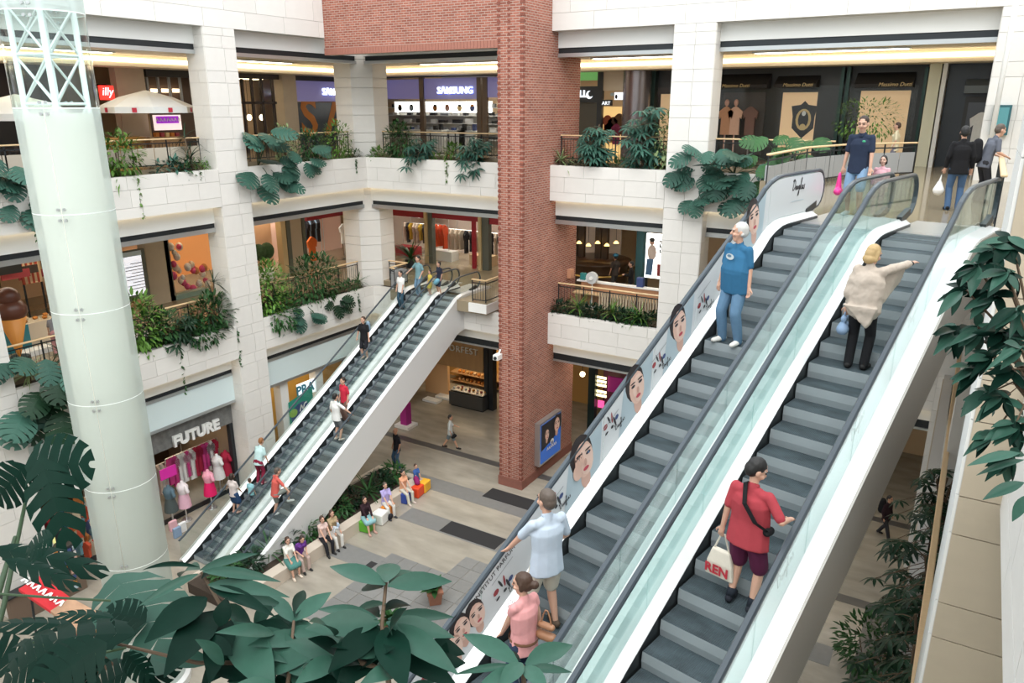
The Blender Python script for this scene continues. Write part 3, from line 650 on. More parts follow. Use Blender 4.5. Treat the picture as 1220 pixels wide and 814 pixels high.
# ================================================================== SHOPS
class Sh:
    def __init__(s, ax, v): s.ax, s.v = ax, v
    def pt(s, x, y, d=0): return PY(x, y, s.v+d) if s.ax == 'B' else PX(x, y, s.v-d)
    def al(s, p): return p.x if s.ax == 'B' else p.y
    def at(s, a, d, z): return Vector((a, s.v+d, z)) if s.ax == 'B' else Vector((s.v-d, a, z))
    def rect(s, x0, y0, x1, y1, d=0):
        ym, xm = (y0+y1)/2, (x0+x1)/2
        return s.al(s.pt(x0, ym, d)), s.al(s.pt(x1, ym, d)), s.pt(xm, y1, d).z, s.pt(xm, y0, d).z
    def box(s, name, px, d0, d1, m, parent=None, zz=None):
        a0, a1, z0, z1 = s.rect(*px, d=d0)
        if zz: z0, z1 = zz[0] if zz[0] is not None else z0, zz[1] if zz[1] is not None else z1
        return cube(name, s.at(a0, d0, z0), s.at(a1, d1, z1), m, parent)
    def abox(s, name, a0, a1, z0, z1, d0, d1, m, parent=None): return cube(name, s.at(a0, d0, z0), s.at(a1, d1, z1), m, parent)
    def u(s): return Vector((1,0,0)) if s.ax == 'B' else Vector((0,1,0))
    def n(s): return Vector((0,-1,0)) if s.ax == 'B' else Vector((1,0,0))
    def flat(s, a, z, d=-.02): return lambda x, y, k: s.at(a, d, z)+s.u()*x+Vector((0,0,y))+s.n()*(.0015*k)
    def word(s, t, px, py, size, m, parent, d=-.03, **k):
        p = s.pt(px, py, d); return text(t, size, m, parent, p, s.u(), (0,0,1), **k)
B2, L2_, B1, L1_, B0, L0_ = Sh('B', SFY), Sh('L', SFX), Sh('B', SFY), Sh('L', SFX), Sh('B', GSY), Sh('L', GSX)
LETW = mat('lit_white_letter', (.95, .97, 1), emit=(.85, .92, 1), es=.9); LETB = mat('blue_letter_edge', (.02, .08, .55), emit=(.05, .12, .9), es=.8)
LETO = mat('orange_letter', (.55, .20, .03), .5); GOLD = mat('gold_letter', (.75, .55, .25), .4); LETS = mat('steel_letter', (.85, .85, .83), .4)
LIGHTBOX = mat('white_lightbox', (.95, .96, .92), emit=(1, 1, .94), es=2.2)
LAV = mat('lavender_fascia', (.33, .31, .46), .35, emit=(.30, .30, .95), es=.10)
def lamp(sh, a0, a1, z, d0=1.0, d1=1.5, m=None, where='shop'):
    t = thing('shop_light', 'long ceiling lamp inside the %s' % where, 'ceiling light', sh.at((a0+a1)/2, d0, z), group='lamps inside the '+where)
    zc = 17.72 if z > 15 else 11.3 if z > 8 else 5.25
    for a in (a0+.1, a1-.1): MB().tube([sh.at(a, (d0+d1)/2, z+.08), sh.at(a, (d0+d1)/2, zc)], .015).build('hanger', GREYMET, t)
    hs_ = sh.abox('lamp_housing', a0-.05, a1+.05, z, z+.08, d0-.05, d1+.05, GREYMET, t); sh.abox('lamp_panel', a0, a1, z-.03, z, d0, d1, m or LAMPW, hs_); return t
def wallp(sh, name, a0, a1, z0, z1, d0, d1, m): return struct(sh.abox(name, a0, a1, z0, z1, d0, d1, m))
GARM = {}
def garment(p, u, col, h=.95, w=.42, where='shop', dress=False):
    key = (col, dress)
    if key not in GARM:
        b = MB(); pr = [(-.16, 0), (-.05, .03), (.05, .03), (.16, 0), (.5, -.16), (.42, -.42), (.30, -.34), (.32 if not dress else .46, -1), (-.32 if not dress else -.46, -1), (-.30, -.34), (-.42, -.42), (-.5, -.16)]
        b.prism([(x, -.06, z) for x, z in pr], (0, .12, 0)); GARM[key] = b.mesh('garment', fabric(*col))
    o = bpy.data.objects.new('garment', GARM[key]); COL.objects.link(o); o.location = p; o.scale = (w, 1, h); o.rotation_euler = (0, 0, math.atan2(u.y, u.x))
    nm = colour_name(col); tag(o, '%s garment hanging on display in the %s' % (nm, where), 'garment', 'garments hanging in the '+where); return o
def colour_name(c):
    r, g, b = c; mx, mn = max(c), min(c)
    if mx < .08: return 'black'
    if mx-mn < .12: return 'white' if mn > .55 else 'pale grey' if mn > .35 else 'grey' if mn > .12 else 'charcoal'
    if r == mx: return ('pink' if b > .3 and r > .5 else 'crimson' if b > g*1.2 else 'orange' if g > .22 and g > b*1.8 else 'red') if r-g > .12 else 'beige'
    if g == mx: return 'teal' if b > r else 'green'
    return 'navy' if mx < .2 else 'blue'
PAL = [(.75, .75, .73), (.03, .03, .035), (.45, .03, .05), (.05, .08, .25), (.6, .45, .32), (.70, .30, .35), (.15, .15, .16), (.72, .70, .62), (.65, .06, .20), (.08, .25, .30)]
def rack(sh, a0, a1, z, d, n, where, pal=PAL, h=.95, across=True, tops=1):
    t = thing('clothes_rail', 'steel clothes rail at %s garments in the %s' % ('head height above' if tops else 'waist height above', where), 'clothes rail', sh.at((a0+a1)/2, d, z-1.5), group='clothes rails of the '+where)
    MB().tube([sh.at(a0-.1, d, z), sh.at(a1+.1, d, z)], .02).build('rail', CHROME, t)
    for a in (a0-.1, a1+.1): MB().tube([sh.at(a, d, z), sh.at(a, d, 0.001 if z < 4 else Z1 if z < 11 else Z2)], .02).build('upright', CHROME, t)
    for i in range(n):
        u = (sh.n()+sh.u()*.5*random.uniform(-1, 1)).normalized() if across else sh.u(); garment(sh.at(a0+(a1-a0)*(i+.5)/n, d, z-.03), u, random.choice(pal), h*random.uniform(.85, 1.1), .42, where)
# ---------------- upper level, electronics shop
el = thing('shop', 'electronics shop front with lavender fascia and lit brand lettering behind railing', 'shop front', (-20, SFY, Z2))
B2.box('fascia_panel', (440, 95, 502, 118), -.02, .08, LAV, el); B2.box('fascia_panel', (505, 93, 570, 118), -.02, .08, LAV, el); B2.box('fascia_panel', (579, 92, 600, 116), -.02, .08, LAV, el)
for x0, x1 in ((500, 505), (568, 573), (575, 580)): B2.box('mullion', (x0, 92, x1, 175), -.1, .06, mat('bronze_frame', (.16, .12, .09), .4, .4), el, zz=(Z2, None))
B2.box('header', (436, 84, 600, 92), -.06, .1, SHOPDARK, el, zz=(None, 17.32))
B2.word('SΛMSUNG', 542, 111.5, .48, LETW, el, d=-.10, ext=.05, bold=.006); B2.word('SΛMSUNG', 542.4, 111.8, .49, LETB, el, d=-.03, ext=.02, bold=.022)
for x0, x1 in ((440, 500), (505, 568), (580, 600)): B2.box('window_pane', (x0, 118, x1, 176), .02, .03, SHOPGLASS, el, zz=(Z2+.05, None))
L2_.box('fascia_panel', (351, 97, 430, 121), -.02, .08, LAV, el); L2_.box('header', (340, 90, 430, 97), -.04, .1, SHOPDARK, el)
L2_.word('SΛMSUNG', 403, 113.5, .50, LETW, el, d=-.10, ext=.05, bold=.006); L2_.word('SΛMSUNG', 403.3, 113.8, .51, LETB, el, d=-.03, ext=.02, bold=.022)
L2_.box('window_panel', (352, 122, 430, 172), 0, .06, mat('dark_window_film', (.055, .07, .09), .25), el, zz=(Z2, None))
L2_.word('S', 370, 160, 2.6, LETO, el, d=-.01, ext=.004, bold=.06); L2_.word('A', 402, 160, 2.6, LETO, el, d=-.01, ext=.004, bold=.06)
# interior: row of lit product boxes over shelves of dark goods
lb = thing('lightbox_row', 'row of white lit product boxes over shelves in electronics shop', 'light box', B2.at(-21, 3.2, Z2+2))
a0, a1, z0, z1 = B2.rect(470, 121, 586, 134, 3.0)
for i in range(8):
    aa = a0+(a1-a0)*i/8; B2.abox('light_box', aa+.02, aa+(a1-a0)/8-.02, z0, z1, 3.0, 3.1, LIGHTBOX, lb)
    f = Flat(B2.flat(aa+(a1-a0)/16, (z0+z1)/2, 2.98)); c = [INK, ADBL, RED_P, LETO, SKIN_D, GOLD, NAVY_P, RED_P][i]; f.ell(0, -.05, .16, .18, c); f.ell(0, .08, .12, .06, INK if i % 2 else LETO); f.build('product_print', lb)
sw = thing('shelf_unit', 'grey wall shelves stocked with small dark gadgets in electronics shop', 'shelf', B2.at(-21, 3.3, Z2))
B2.abox('back_board', a0-1, a1+1, Z2, z0-.05, 3.35, 3.4, mat('grey_board', (.5, .47, .43), .6), sw)
for j in range(5):
    zz = Z2+.35+j*.42; B2.abox('shelf_board', a0-.6, a1+.6, zz, zz+.04, 3.0, 3.35, WHITE, sw)
    for i in range(9):
        x = a0-.4+(a1-a0+.8)*(i+random.uniform(.2, .6))/9; w = random.uniform(.25, .6)
        tag(B2.abox('gadget_box', x, x+w, zz+.04, zz+random.uniform(.18, .3), 3.02, 3.2, random.choice([SHOPDARK, SHOPDARK, DARKMET, WHITE, GREYPANEL]), None), 'small boxed gadget on the wall shelves of the electronics shop', 'box', 'gadgets on the electronics shelves')
for i, x in enumerate((498, 520, 548, 560)):
    p = B2.pt(x, 157, 1.2); t = thing('display_table', 'white display table with gadgets inside the electronics shop', 'table', (p.x, p.y, Z2), group='display tables in the electronics shop')
    cube('table_top', (p.x-.6, p.y-.35, Z2+.86), (p.x+.6, p.y+.35, Z2+.92), WHITE, t); cube('table_body', (p.x-.5, p.y-.28, Z2), (p.x+.5, p.y+.28, Z2+.86), WHITE, t)
    for k in range(3): cube('gadget', (p.x-.5+k*.36, p.y-.1, Z2+.92), (p.x-.3+k*.36, p.y+.08, Z2+1.05+.1*k), random.choice([SHOPDARK, NAVY_P, GREYPANEL]), t)
lamp(B2, -25, -16.5, 17.2, 1.2, 1.8, where='electronics shop')
# ---------------- upper level, left gallery
lat_ = thing('shop', 'cafe front with tall lattice windows and warm light next to electronics shop', 'shop front', L2_.pt(305, 130))
DARKBR = mat('dark_brown_frame', (.05, .035, .03), .4)
L2_.box('frame', (279, 88, 332, 94), -.05, .08, DARKBR, lat_, zz=(None, 17.3))
for x in (283, 292.5, 303.5, 315, 328): L2_.box('mullion', (x-1.2, 94, x+1.2, 175), -.05, .05, DARKBR, lat_, zz=(Z2, None))
L2_.box('transom', (280, 121, 330, 124), -.05, .05, DARKBR, lat_)
a0, a1, z0, z1 = L2_.rect(280, 94, 330, 170); L2_.abox('window_pane', a0, a1, Z2+.1, z1, .0, .01, SHOPGLASS, lat_)
wallp(L2_, 'wall_pilaster', *L2_.rect(334, 100, 350, 140)[:2], Z2, 17.4, -.25, .5, TAUPE)
wallp(L2_, 'wall_cafe_back', a0-.8, a1+.8, Z2, 17.4, 2.4, 2.5, WARM); lamp(L2_, a0, a1, 17.1, .8, 1.4, LAMP, 'lattice window cafe')
for x in (297, 312): 
    p = L2_.pt(x, 140, 1.2); t = thing('pendant_lamp', 'small glowing pendant lamp behind the lattice windows', 'lamp', (p.x, p.y, 17.3), group='pendant lamps of the lattice cafe')
    MB().tube([(p.x, p.y, 17.72), (p.x, p.y, p.z+.1)], .01).build('cord', BLACK, t); MB().ell((p.x, p.y, p.z), .13, .13, .15).build('globe', LAMP, t, True)
# bay 1 upper
wallp(L2_, 'wall_cafe', *L2_.rect(140, 90, 174, 150)[:2], Z2, 17.4, -.1, .3, TAUPE)
wallp(L2_, 'wall_cafe', 4, L2_.rect(0, 90, 108, 150)[1], Z2, 17.4, 2.4, 2.5, SHOPDARK)
cf = thing('shop', 'dark cafe front with slim lit window bars behind the parasol', 'shop front', L2_.pt(200, 120))
L2_.box('header', (174, 80, 240, 92), -.1, .1, SHOPDARK, cf, zz=(None, 17.32)); L2_.box('back_panel', (176, 90, 240, 190), .5, .6, mat('dark_brown_wall', (.10, .06, .04), .6), cf, zz=(Z2, None))
for x in (178, 191, 204, 217, 230): L2_.box('window_bar', (x-1, 92, x+1, 135), 0, .1, GREYPANEL, cf)
for x0, x1 in ((180, 189), (193, 202), (206, 215)): L2_.box('light_strip', (x0, 106, x1, 110), .3, .34, LAMP, cf)
L2_.box('sign_board', (184, 137, 216, 155), -.4, -.32, mat('pale_sign', (.9, .75, .72), emit=(1, .8, .75), es=.6), cf); L2_.box('purple_sign', (187, 138.5, 213, 147), -.46, -.4, mat('purple_sign', (.25, .03, .35), emit=(.3, .02, .5), es=.6), cf)
f = Flat(lambda x, y, k, p=L2_.pt(200, 143, -.47): p+Vector((.002*k, x, y))); 
for i in range(7): f.stroke([(-.55+i*.17, -.06), (-.50+i*.17, .08), (-.44+i*.17, -.05)], .04, LETS)
f.build('sign_scribble', cf)
for k in range(5): L2_.box('counter_goods', (186+k*6, 158, 190+k*6, 163), -.3, -.1, [LETO, RED_P, GOLD][k % 3], cf)
L2_.box('counter', (180, 163, 222, 185), -.4, .1, WOODP, cf, zz=(Z2, None))
rs = thing('lit_sign', 'red glowing square cafe sign with white lettering', 'sign', L2_.pt(127, 112, -.6))
L2_.box('sign_box', (121, 102, 136, 119), -.62, -.45, mat('red_sign', (.75, .02, .02), emit=(1, .03, .02), es=1.6), rs); p = L2_.pt(128.5, 113.5, -.64); text('illy', .42, LETW, rs, p, (0,1,0), (0,0,1), ext=.01, shear=.2)
L2_.box('sign_arm', (127, 100, 129, 102), -.6, .2, DARKMET, rs)
ct = thing('cafe_counter', 'rounded wooden cafe counter beside the stone wall under parasol', 'counter', L2_.pt(135, 170, -2))
p = L2_.pt(137, 165, -.9); MB().lathe([(1.0, 0), (1.05, .2), (1.05, .9), (1.15, .95), (1.15, 1.0), (0, 1.0)], (p.x, p.y, Z2), 20).build('counter_body', mat('amber_wood', (.5, .25, .06), .3), ct, True)
lamp(L2_, 6, 14, 17.3, -.5, .1, LAMP, 'upper cafe')
# ---------------- parasols
PAR = mat('parasol_canvas', (.82, .83, .82), .8)
def parasol(px, py, r, h, label, d=-2.2):
    p = L2_.pt(px, py, d); t = thing('parasol', label, 'parasol', (p.x, p.y, Z2))
    zt = h; z0 = zt-.62
    MB().tube([(0,0,0), (0,0,zt-.05)], .035, 8).v
    lpart('pole', MB().tube([(0,0,.05), (0,0,zt)], .035, 8), WOODP, t); lpart('base', MB().lathe([(0, 0), (.35, 0), (.35, .06), (.06, .1)], seg=16), DARKMET, t)
    b = MB(); n = 8
    for i in range(n):
        a0 = 2*math.pi*i/n+.3; a1 = a0+2*math.pi/n; k = len(b.v)
        for a in (a0, (a0+a1)/2, a1):
            rr = r*(1 if a != (a0+a1)/2 else math.cos(math.pi/n)*.97); b.v.append((rr*math.cos(a), rr*math.sin(a), z0)); b.v.append((rr*math.cos(a)*.55, rr*math.sin(a)*.55, z0+.36)); b.v.append((rr*math.cos(a)*1.01, rr*math.sin(a)*1.01, z0-.22))
        b.v.append((0, 0, zt)); b.f += [(k, k+3, k+4, k+1), (k+3, k+6, k+7, k+4), (k+1, k+4, k+9), (k+4, k+7, k+9), (k+2, k+5, k+3, k), (k+5, k+8, k+6, k+3)]
    cn = lpart('canopy', b, PAR, t)
    for i in range(n): a = 2*math.pi*i/n+.3; lpart('rib', MB().tube([(0,0,zt-.7), (r*.6*math.cos(a), r*.6*math.sin(a), z0+.28)], .012, 4), WOODP, t)
    for i in (0, 2, 5, 6, 7):
        a = 2*math.pi*(i+.5)/n+.3; rr = r*math.cos(math.pi/n)*.975; c = Vector((rr*math.cos(a)*1.02, rr*math.sin(a)*1.02, z0-.11)); uu = Vector((-math.sin(a), math.cos(a), 0))
        lpart('logo_patch', MB().obox(c, uu*.16, Vector((0,0,.16)), Vector((math.cos(a), math.sin(a), 0))*.02), plain('red_patch', .6, .03, .06), cn)
    return t
parasol(176, 130, 1.75, 2.75, 'white cafe parasol with red logo patches beside the stone column'); parasol(22, 135, 1.75, 2.55, 'white cafe parasol half hidden by the clear section of glass column')
for i, (px, d) in enumerate(((20, -2.6), (60, -1.6), (90, -2.6), (38, -1.2))):
    p = L2_.pt(px, 165, d); t = thing('cafe_table', 'small dark cafe table under the upper gallery parasols', 'table', (p.x, p.y, Z2), group='cafe tables on the upper gallery')
    lpart('top', MB().lathe([(0, .72), (.35, .72), (.35, .75), (0, .75)], seg=14), DARKBR, t); lpart('stem', MB().tube([(0,0,0), (0,0,.72)], .03), DARKMET, t)
    for a in (.5, 2.6, 4.4):
        c = thing('cafe_chair', 'dark wicker cafe chair under the upper gallery parasols', 'chair', (p.x+.62*math.cos(a), p.y+.62*math.sin(a), Z2), a+math.pi/2, 'cafe chairs on the upper gallery')
        lpart('seat', MB().box((-.2, -.2, .42), (.2, .2, .46)), DARKBR, c); lpart('backrest', MB().box((-.2, -.22, .46), (.2, -.19, .85)), DARKBR, c)
        for x in (-.18, .18):
            for y in (-.18, .18): lpart('leg', MB().box((x-.015, y-.015, 0), (x+.015, y+.015, .42)), DARKMET, c)
# ---------------- upper level right of brick tower
hl = thing('shop', 'shop front with white lettering on black fascia right of brick tower', 'shop front', B2.pt(690, 115))
B2.box('ceiling_glow', (672, 84, 717, 96), -.02, .1, mat('green_ceiling_glow', (.25, .55, .25), emit=(.2, .6, .15), es=.25), hl); B2.box('fascia_panel', (672, 103, 716, 122), -.04, .1, SHOPDARK, hl)  # glowing green panel stands in for the green light on the ceiling
B2.word('HILL', 690, 115.5, .40, LETW, hl, d=-.06, ext=.02, bold=.02); f = Flat(B2.flat(B2.al(B2.pt(703, 113)), B2.pt(703, 113).z, -.07)); f.ell(0, 0, .17, .18, LETW); f.ell(.07, .04, .13, .13, SHOPDARK); f.build('crescent_mark', hl)
B2.box('frame', (711, 84, 717, 170), -.1, .1, SHOPDARK, hl, zz=(Z2, None)); B2.box('window_panel', (672, 122, 711, 170), .3, .4, mat('dim_window', (.10, .08, .05), .3), hl, zz=(Z2, None))
pa = thing('shop', 'small shop with golden lit window and two white signs', 'shop front', B2.pt(733, 130))
B2.box('bulkhead', (716, 84, 748, 108), -.02, .1, mat('cream_bulkhead', (.75, .62, .45), .6), pa); B2.box('sign_board', (716, 119, 729, 126), -.3, -.22, SHOPDARK, pa); B2.word('ART', 722, 125, .22, LETW, pa, d=-.32, ext=.01)
B2.box('hanging_sign', (732, 110, 742, 119), -.5, -.44, LETW, pa); f = Flat(B2.flat(B2.al(B2.pt(737, 114)), B2.pt(737, 114).z, -.52)); f.ell(-.08, .05, .1, .07, ADBL); f.ell(.12, -.05, .06, .1, INK); f.build('sign_print', pa)
B2.box('window_panel', (716, 127, 742, 170), .6, .7, mat('golden_window', (.75, .5, .2), emit=(1, .65, .25), es=.55), pa, zz=(Z2, None))
for x, y, c in ((724, 138, (.4, .1, .05)), (731, 140, (.1, .05, .03)), (738, 136, (.15, .08, .04)), (727, 146, (.5, .2, .05)), (735, 148, (.3, .05, .1))): garment(B2.pt(x, y, .4), B2.u(), c, .9, .5, 'golden lit window')
mc = struct(MB().lathe([(.62, 0), (.62, 3.8)], (*B2.pt(757, 150, -.3).xy, Z2), 20).build('wall_metal_pillar', mat('bronze_pillar', (.28, .25, .26), .25, .7), smooth=True))
bq = thing('shop', 'black boutique facade with awnings and warm lit display windows', 'shop front', B2.pt(900, 140))
a0 = B2.al(B2.pt(766, 130)); a1 = B2.al(B2.pt(1098, 130))
B2.abox('facade', a0, a1, Z2, 17.32, .35, .5, SHOPDARK, bq)
GRN = mat('dark_green_metal', (.02, .05, .04), .3, .4)
for x in (766, 776, 998, 1005, 1096): B2.box('frame', (x-1.5, 80, x+2.5, 190), -.05, .35, GRN, bq, zz=(Z2, None))
LITW = mat('warm_display_panel', (.78, .58, .38), .6, emit=(1, .62, .30), es=.22)
for i, px in enumerate(((786, 112, 801, 172), (930, 110, 971, 172), (1022, 108, 1081, 172))): B2.box('display_panel', px, .28, .34, LITW, bq, zz=(Z2+.2, None)); B2.box('window_frame', (px[0]-3, px[1]-3, px[2]+3, px[1]), .2, .36, SHOPDARK, bq)
B2.box('display_recess', (860, 110, 910, 172), .28, .34, mat('dim_display', (.08, .065, .06), .5), bq, zz=(Z2+.2, None))
for px in ((855, 88, 917, 105), (925, 90, 975, 104), (1020, 86, 1090, 104)):
    a0_, a1_, z0_, z1_ = B2.rect(*px); MB().prism([B2.at(a0_, .3, z1_), B2.at(a0_, -.35, z0_+.12), B2.at(a0_, -.35, z0_), B2.at(a0_, .3, z0_)], B2.u()*(a1_-a0_)).build('awning', mat('black_awning', (.022, .02, .02), .7), bq)
for px, py in ((1066, 102.5), (950, 103), (876, 104)): B2.word('Massimo Dutti', px, py, .19, GOLD, bq, d=-.38, ext=.004, shear=.25)
crest = Flat(B2.flat(B2.al(B2.pt(957, 142, .26)), B2.pt(957, 142, .26).z, .26)); crest.poly([(-.5, .5), (-.15, .55), (0, .7), (.15, .55), (.5, .5), (.42, .1), (.42, -.35), (0, -.75), (-.42, -.35), (-.42, .1)], INK); crest.ell(0, -.02, .30, .42, GOLD); crest.ell(0, -.02, .20, .34, INK); crest.ell(0, .22, .08, .1, LETS); crest.ell(0, -.3, .12, .12, GOLD); crest.build('crest', bq)
for x, c in ((866, (.55, .30, .18)), (877, (.70, .45, .33)), (895, (.2, .12, .1))): gq = B2.pt(x, 128, .0); MB().tube([gq-Vector((0, -.05, .1)), Vector((gq.x, gq.y+.05, Z2))], .03).build('stand', CHROME, garment(gq, B2.u(), c, 1.1, .62, 'black boutique window'))
for x in (866, 877): p = B2.pt(x, 126, .0); tag(MB().ell((p.x, p.y, p.z+.12), .1, .1, .14).tube([(p.x, p.y, p.z), (p.x, p.y, Z2+.2)], .03).build('mannequin', SKIN_D), 'headed display mannequin in dim boutique window', 'mannequin', 'boutique mannequins')
B2.abox('window_pane', a0+.3, a1-.2, Z2+.1, 16.6, -.02, -.01, SHOPGLASS, bq)
wallp(B2, 'wall_pilaster', B2.al(B2.pt(1098, 150)), B2.al(B2.pt(1112, 150)), Z2, 17.32, -.3, .5, mat('pale_cream_stone', (.74, .72, .55), .5))  # pilaster in pale cream stone
wallp(B2, 'wall_pilaster', B2.al(B2.pt(1114, 150)), B2.al(B2.pt(1119, 150)), Z2, 17.32, -.5, .5, WHITE)
bq2 = thing('shop', 'dark shop front with grey awning at the end of the upper gallery', 'shop front', B2.pt(1145, 150))
B2.abox('facade', B2.al(B2.pt(1120, 150)), 4.5, Z2, 17.32, .2, .4, mat('night_blue_wall', (.035, .045, .06), .3), bq2); B2.box('window_frame', (1144, 115, 1200, 195), .1, .2, SHOPDARK, bq2, zz=(Z2, None)); B2.box('display_panel', (1148, 122, 1200, 195), .06, .1, mat('dim_blue_display', (.09, .10, .12), .25), bq2, zz=(Z2+.3, None))
a0_, a1_, z0_, z1_ = B2.rect(1150, 94, 1195, 111); MB().prism([B2.at(a0_, .2, z1_), B2.at(a0_, -.5, z0_+.25), B2.at(a0_, -.5, z0_), B2.at(a0_, .2, z0_)], B2.u()*(a1_-a0_)).build('awning', mat('grey_awning', (.16, .19, .21), .6), bq2)
gq = B2.pt(1170, 135, -.1); MB().tube([gq-Vector((0, -.05, .1)), Vector((gq.x, gq.y+.05, Z2))], .03).build('stand', CHROME, garment(gq, B2.u(), (.75, .75, .73), 1.2, .7, 'dark shop with grey awning'))
lamp(B2, -14.5, -10.5, 17.2, 1.2, 1.8, where='shops right of brick tower'); 
ps = thing('poster', 'teal framed poster on the end column of upper gallery', 'poster', PY(1190, 150, 27.3)); 
p = PY(1189, 142, 27.35); cube('frame', p-Vector((.16, .05, .45)), p+Vector((.30, .13, .4)), mat('teal_frame', (.03, .12, .14), .3), ps); cube('print', p-Vector((.10, .06, .38)), p+Vector((.24, .0, .33)), mat('teal_print', (.10, .30, .33), .3), ps)
pp = PZ(1186, 250, Z2); tag(MB().tube([(*PY(1200, 60, 26.6).xy, Z2), (*PY(1200, 60, 26.6).xy, 21.5)], .07, 10).build('pipe', WHITE, smooth=True), 'white vertical pipe in front of the end column', 'pipe')
# ---------------- middle level, red trimmed fashion shop (both sides of the corner)
REDT = mat('red_trim', (.32, .015, .03), .4); TAN = mat('tan_pillar', (.58, .45, .25), .4)
rd = thing('shop', 'fashion shop front with dark red headers and tan pillars on middle gallery', 'shop front', (-22, SFY, Z1))
for px in ((440, 250, 505, 257), (512, 254, 571, 262), (583, 262, 600, 268)): B1.box('header', px, -.05, .1, REDT, rd, zz=(None, 10.9))
for x0, x1 in ((505.5, 509), (569.5, 573)): B1.box('pillar', (x0, 252, x1, 318), -.2, .2, TAN, rd, zz=(Z1, 10.95))
for x0, x1 in ((510, 515), (574, 582)): B1.box('frame', (x0, 252, x1, 318), -.1, .2, mat('olive_frame', (.12, .13, .11), .4), rd, zz=(Z1, 10.95))
B1.box('door_frame', (562, 262, 566, 318), -.04, .1, REDT, rd, zz=(Z1, None))
L1_.box('header', (365, 253, 432, 258), -.05, .1, REDT, rd, zz=(None, 10.9)); L1_.box('frame', (362, 258, 365.5, 330), -.1, .1, mat('olive_frame', (.12, .13, .11), .4), rd, zz=(Z1, 10.95))
for x0, x1 in ((337, 342.5), (343.5, 348)): L1_.box('pillar', (x0, 262, x1, 330), -.2, .2, TAN if x0 < 340 else MATS['olive_frame'], rd, zz=(Z1, 10.95))
wallp(L1_, 'wall_pilaster', *L1_.rect(348, 280, 361, 330)[:2], Z1, 11, -.05, .3, TAUPE)
for a, b in ((440, 505), (515, 562)): B1.box('window_pane', (a, 258, b, 312), 0, .01, SHOPGLASS, rd, zz=(Z1+.1, None))
a0, a1 = B1.al(B1.pt(455, 290)), B1.al(B1.pt(600, 290))
wallp(B1, 'wall_shop', -31, -15.5, Z1, 11.2, 3.5, 3.6, mat('pale_shop_wall', (.72, .62, .56), .6))
W1 = 'red trimmed fashion shop'
rack(B1, a0, a0+2.6, Z1+2.7, 2.8, 8, W1, [(.75, .75, .73), (.70, .6, .58), (.10, .30, .55), (.5, .4, .38)], .7, False); rack(B1, a0+3.4, a1, Z1+2.75, 2.8, 8, W1, [(.75, .72, .70), (.65, .06, .20), (.75, .7, .66), (.6, .45, .42)], .7, False)
rack(B1, a0, a0+2.6, Z1+1.75, 2.0, 11, W1, [(.03, .03, .035), (.55, .35, .05), (.05, .05, .06), (.5, .4, .33)], 1.1); rack(B1, a0+3.3, a1-1.0, Z1+1.7, 1.6, 12, W1, [(.02, .02, .025), (.03, .03, .035), (.45, .38, .3)], 1.25)
rack(B1, a0+3.0, a0+3.9, Z1+2.0, 1.0, 3, W1, [(.65, .10, .03), (.60, .08, .03)], 1.2)
for i in range(3): tag(cube('display_plinth', B1.at(a0+.3+i*2.6, .8, Z1), B1.at(a0+1.7+i*2.6, 1.5, Z1+.55), [REDT, WHITE, WARM][i]), ['dark red', 'white', 'warm beige'][i]+' display plinth on the floor of red trimmed fashion shop', 'plinth')
lamp(B1, a0, a1, 10.85, 1.0, 2.0, LAMPW, W1); lamp(L1_, 22, 31, 10.9, .8, 1.8, LAMPW, W1+' side')
ya, yb = L1_.al(L1_.pt(366, 290)), L1_.al(L1_.pt(418, 290))
wallp(L1_, 'wall_shop', ya-1, yb+2, Z1, 11.2, 2.6, 2.7, mat('peach_shop_wall', (.80, .55, .45), .6))
rack(L1_, ya+.3, yb-.2, Z1+2.7, 2.0, 8, W1+' side', [(.75, .75, .73), (.15, .15, .16), (.65, .20, .05), (.7, .4, .35)], .7, False); rack(L1_, ya+1.0, yb-1.2, Z1+2.3, 1.2, 8, W1+' side', [(.04, .05, .12), (.03, .03, .035), (.20, .30, .42)], 1.3)

for gx, gy, gcol, gh in ((371, 283, (.70, .16, .04), 1.3), (409, 267, (.78, .78, .76), 1.1)): gq = L1_.pt(gx, gy, .6); MB().tube([gq-Vector((.05, 0, .1)), Vector((gq.x-.05, gq.y, Z1))], .03).build('stand', CHROME, garment(gq, L1_.u(), gcol, gh, .7, W1+' side'))
L1_.box('window_sill', (366, 312, 432, 330), -.05, .1, mat('dark_plinth', (.10, .07, .06), .5), rd, zz=(Z1, None))
# warm window with topiary
ya, yb = L1_.al(L1_.pt(300, 300)), L1_.al(L1_.pt(338, 300)); wallp(L1_, 'wall_peach', ya-1.5, yb, Z1, 11, .8, .9, mat('peach_wall', (.82, .52, .34), .6)); lamp(L1_, ya-.5, yb, 10.6, .15, .5, LAMP, 'peach window')
for x in (309, 319):
    p = L1_.pt(x, 308, -.3); t = thing('topiary', 'dark ball topiary in pale pot before the peach wall', 'potted plant', (p.x, p.y, Z1), group='pair of ball topiaries')
    lpart('pot', MB().lathe([(0, 0), (.22, 0), (.28, .5), (0, .5)], seg=12), WHITE, t); lpart('stem', MB().tube([(0,0,.5), (0,0,1.1)], .03), WOODP, t); b = MB().ell((0, 0, 1.4), .36, .36, .42); lpart('foliage', b, mat('topiary_green', (.03, .07, .02), .8, bump=1, scale=30), t)
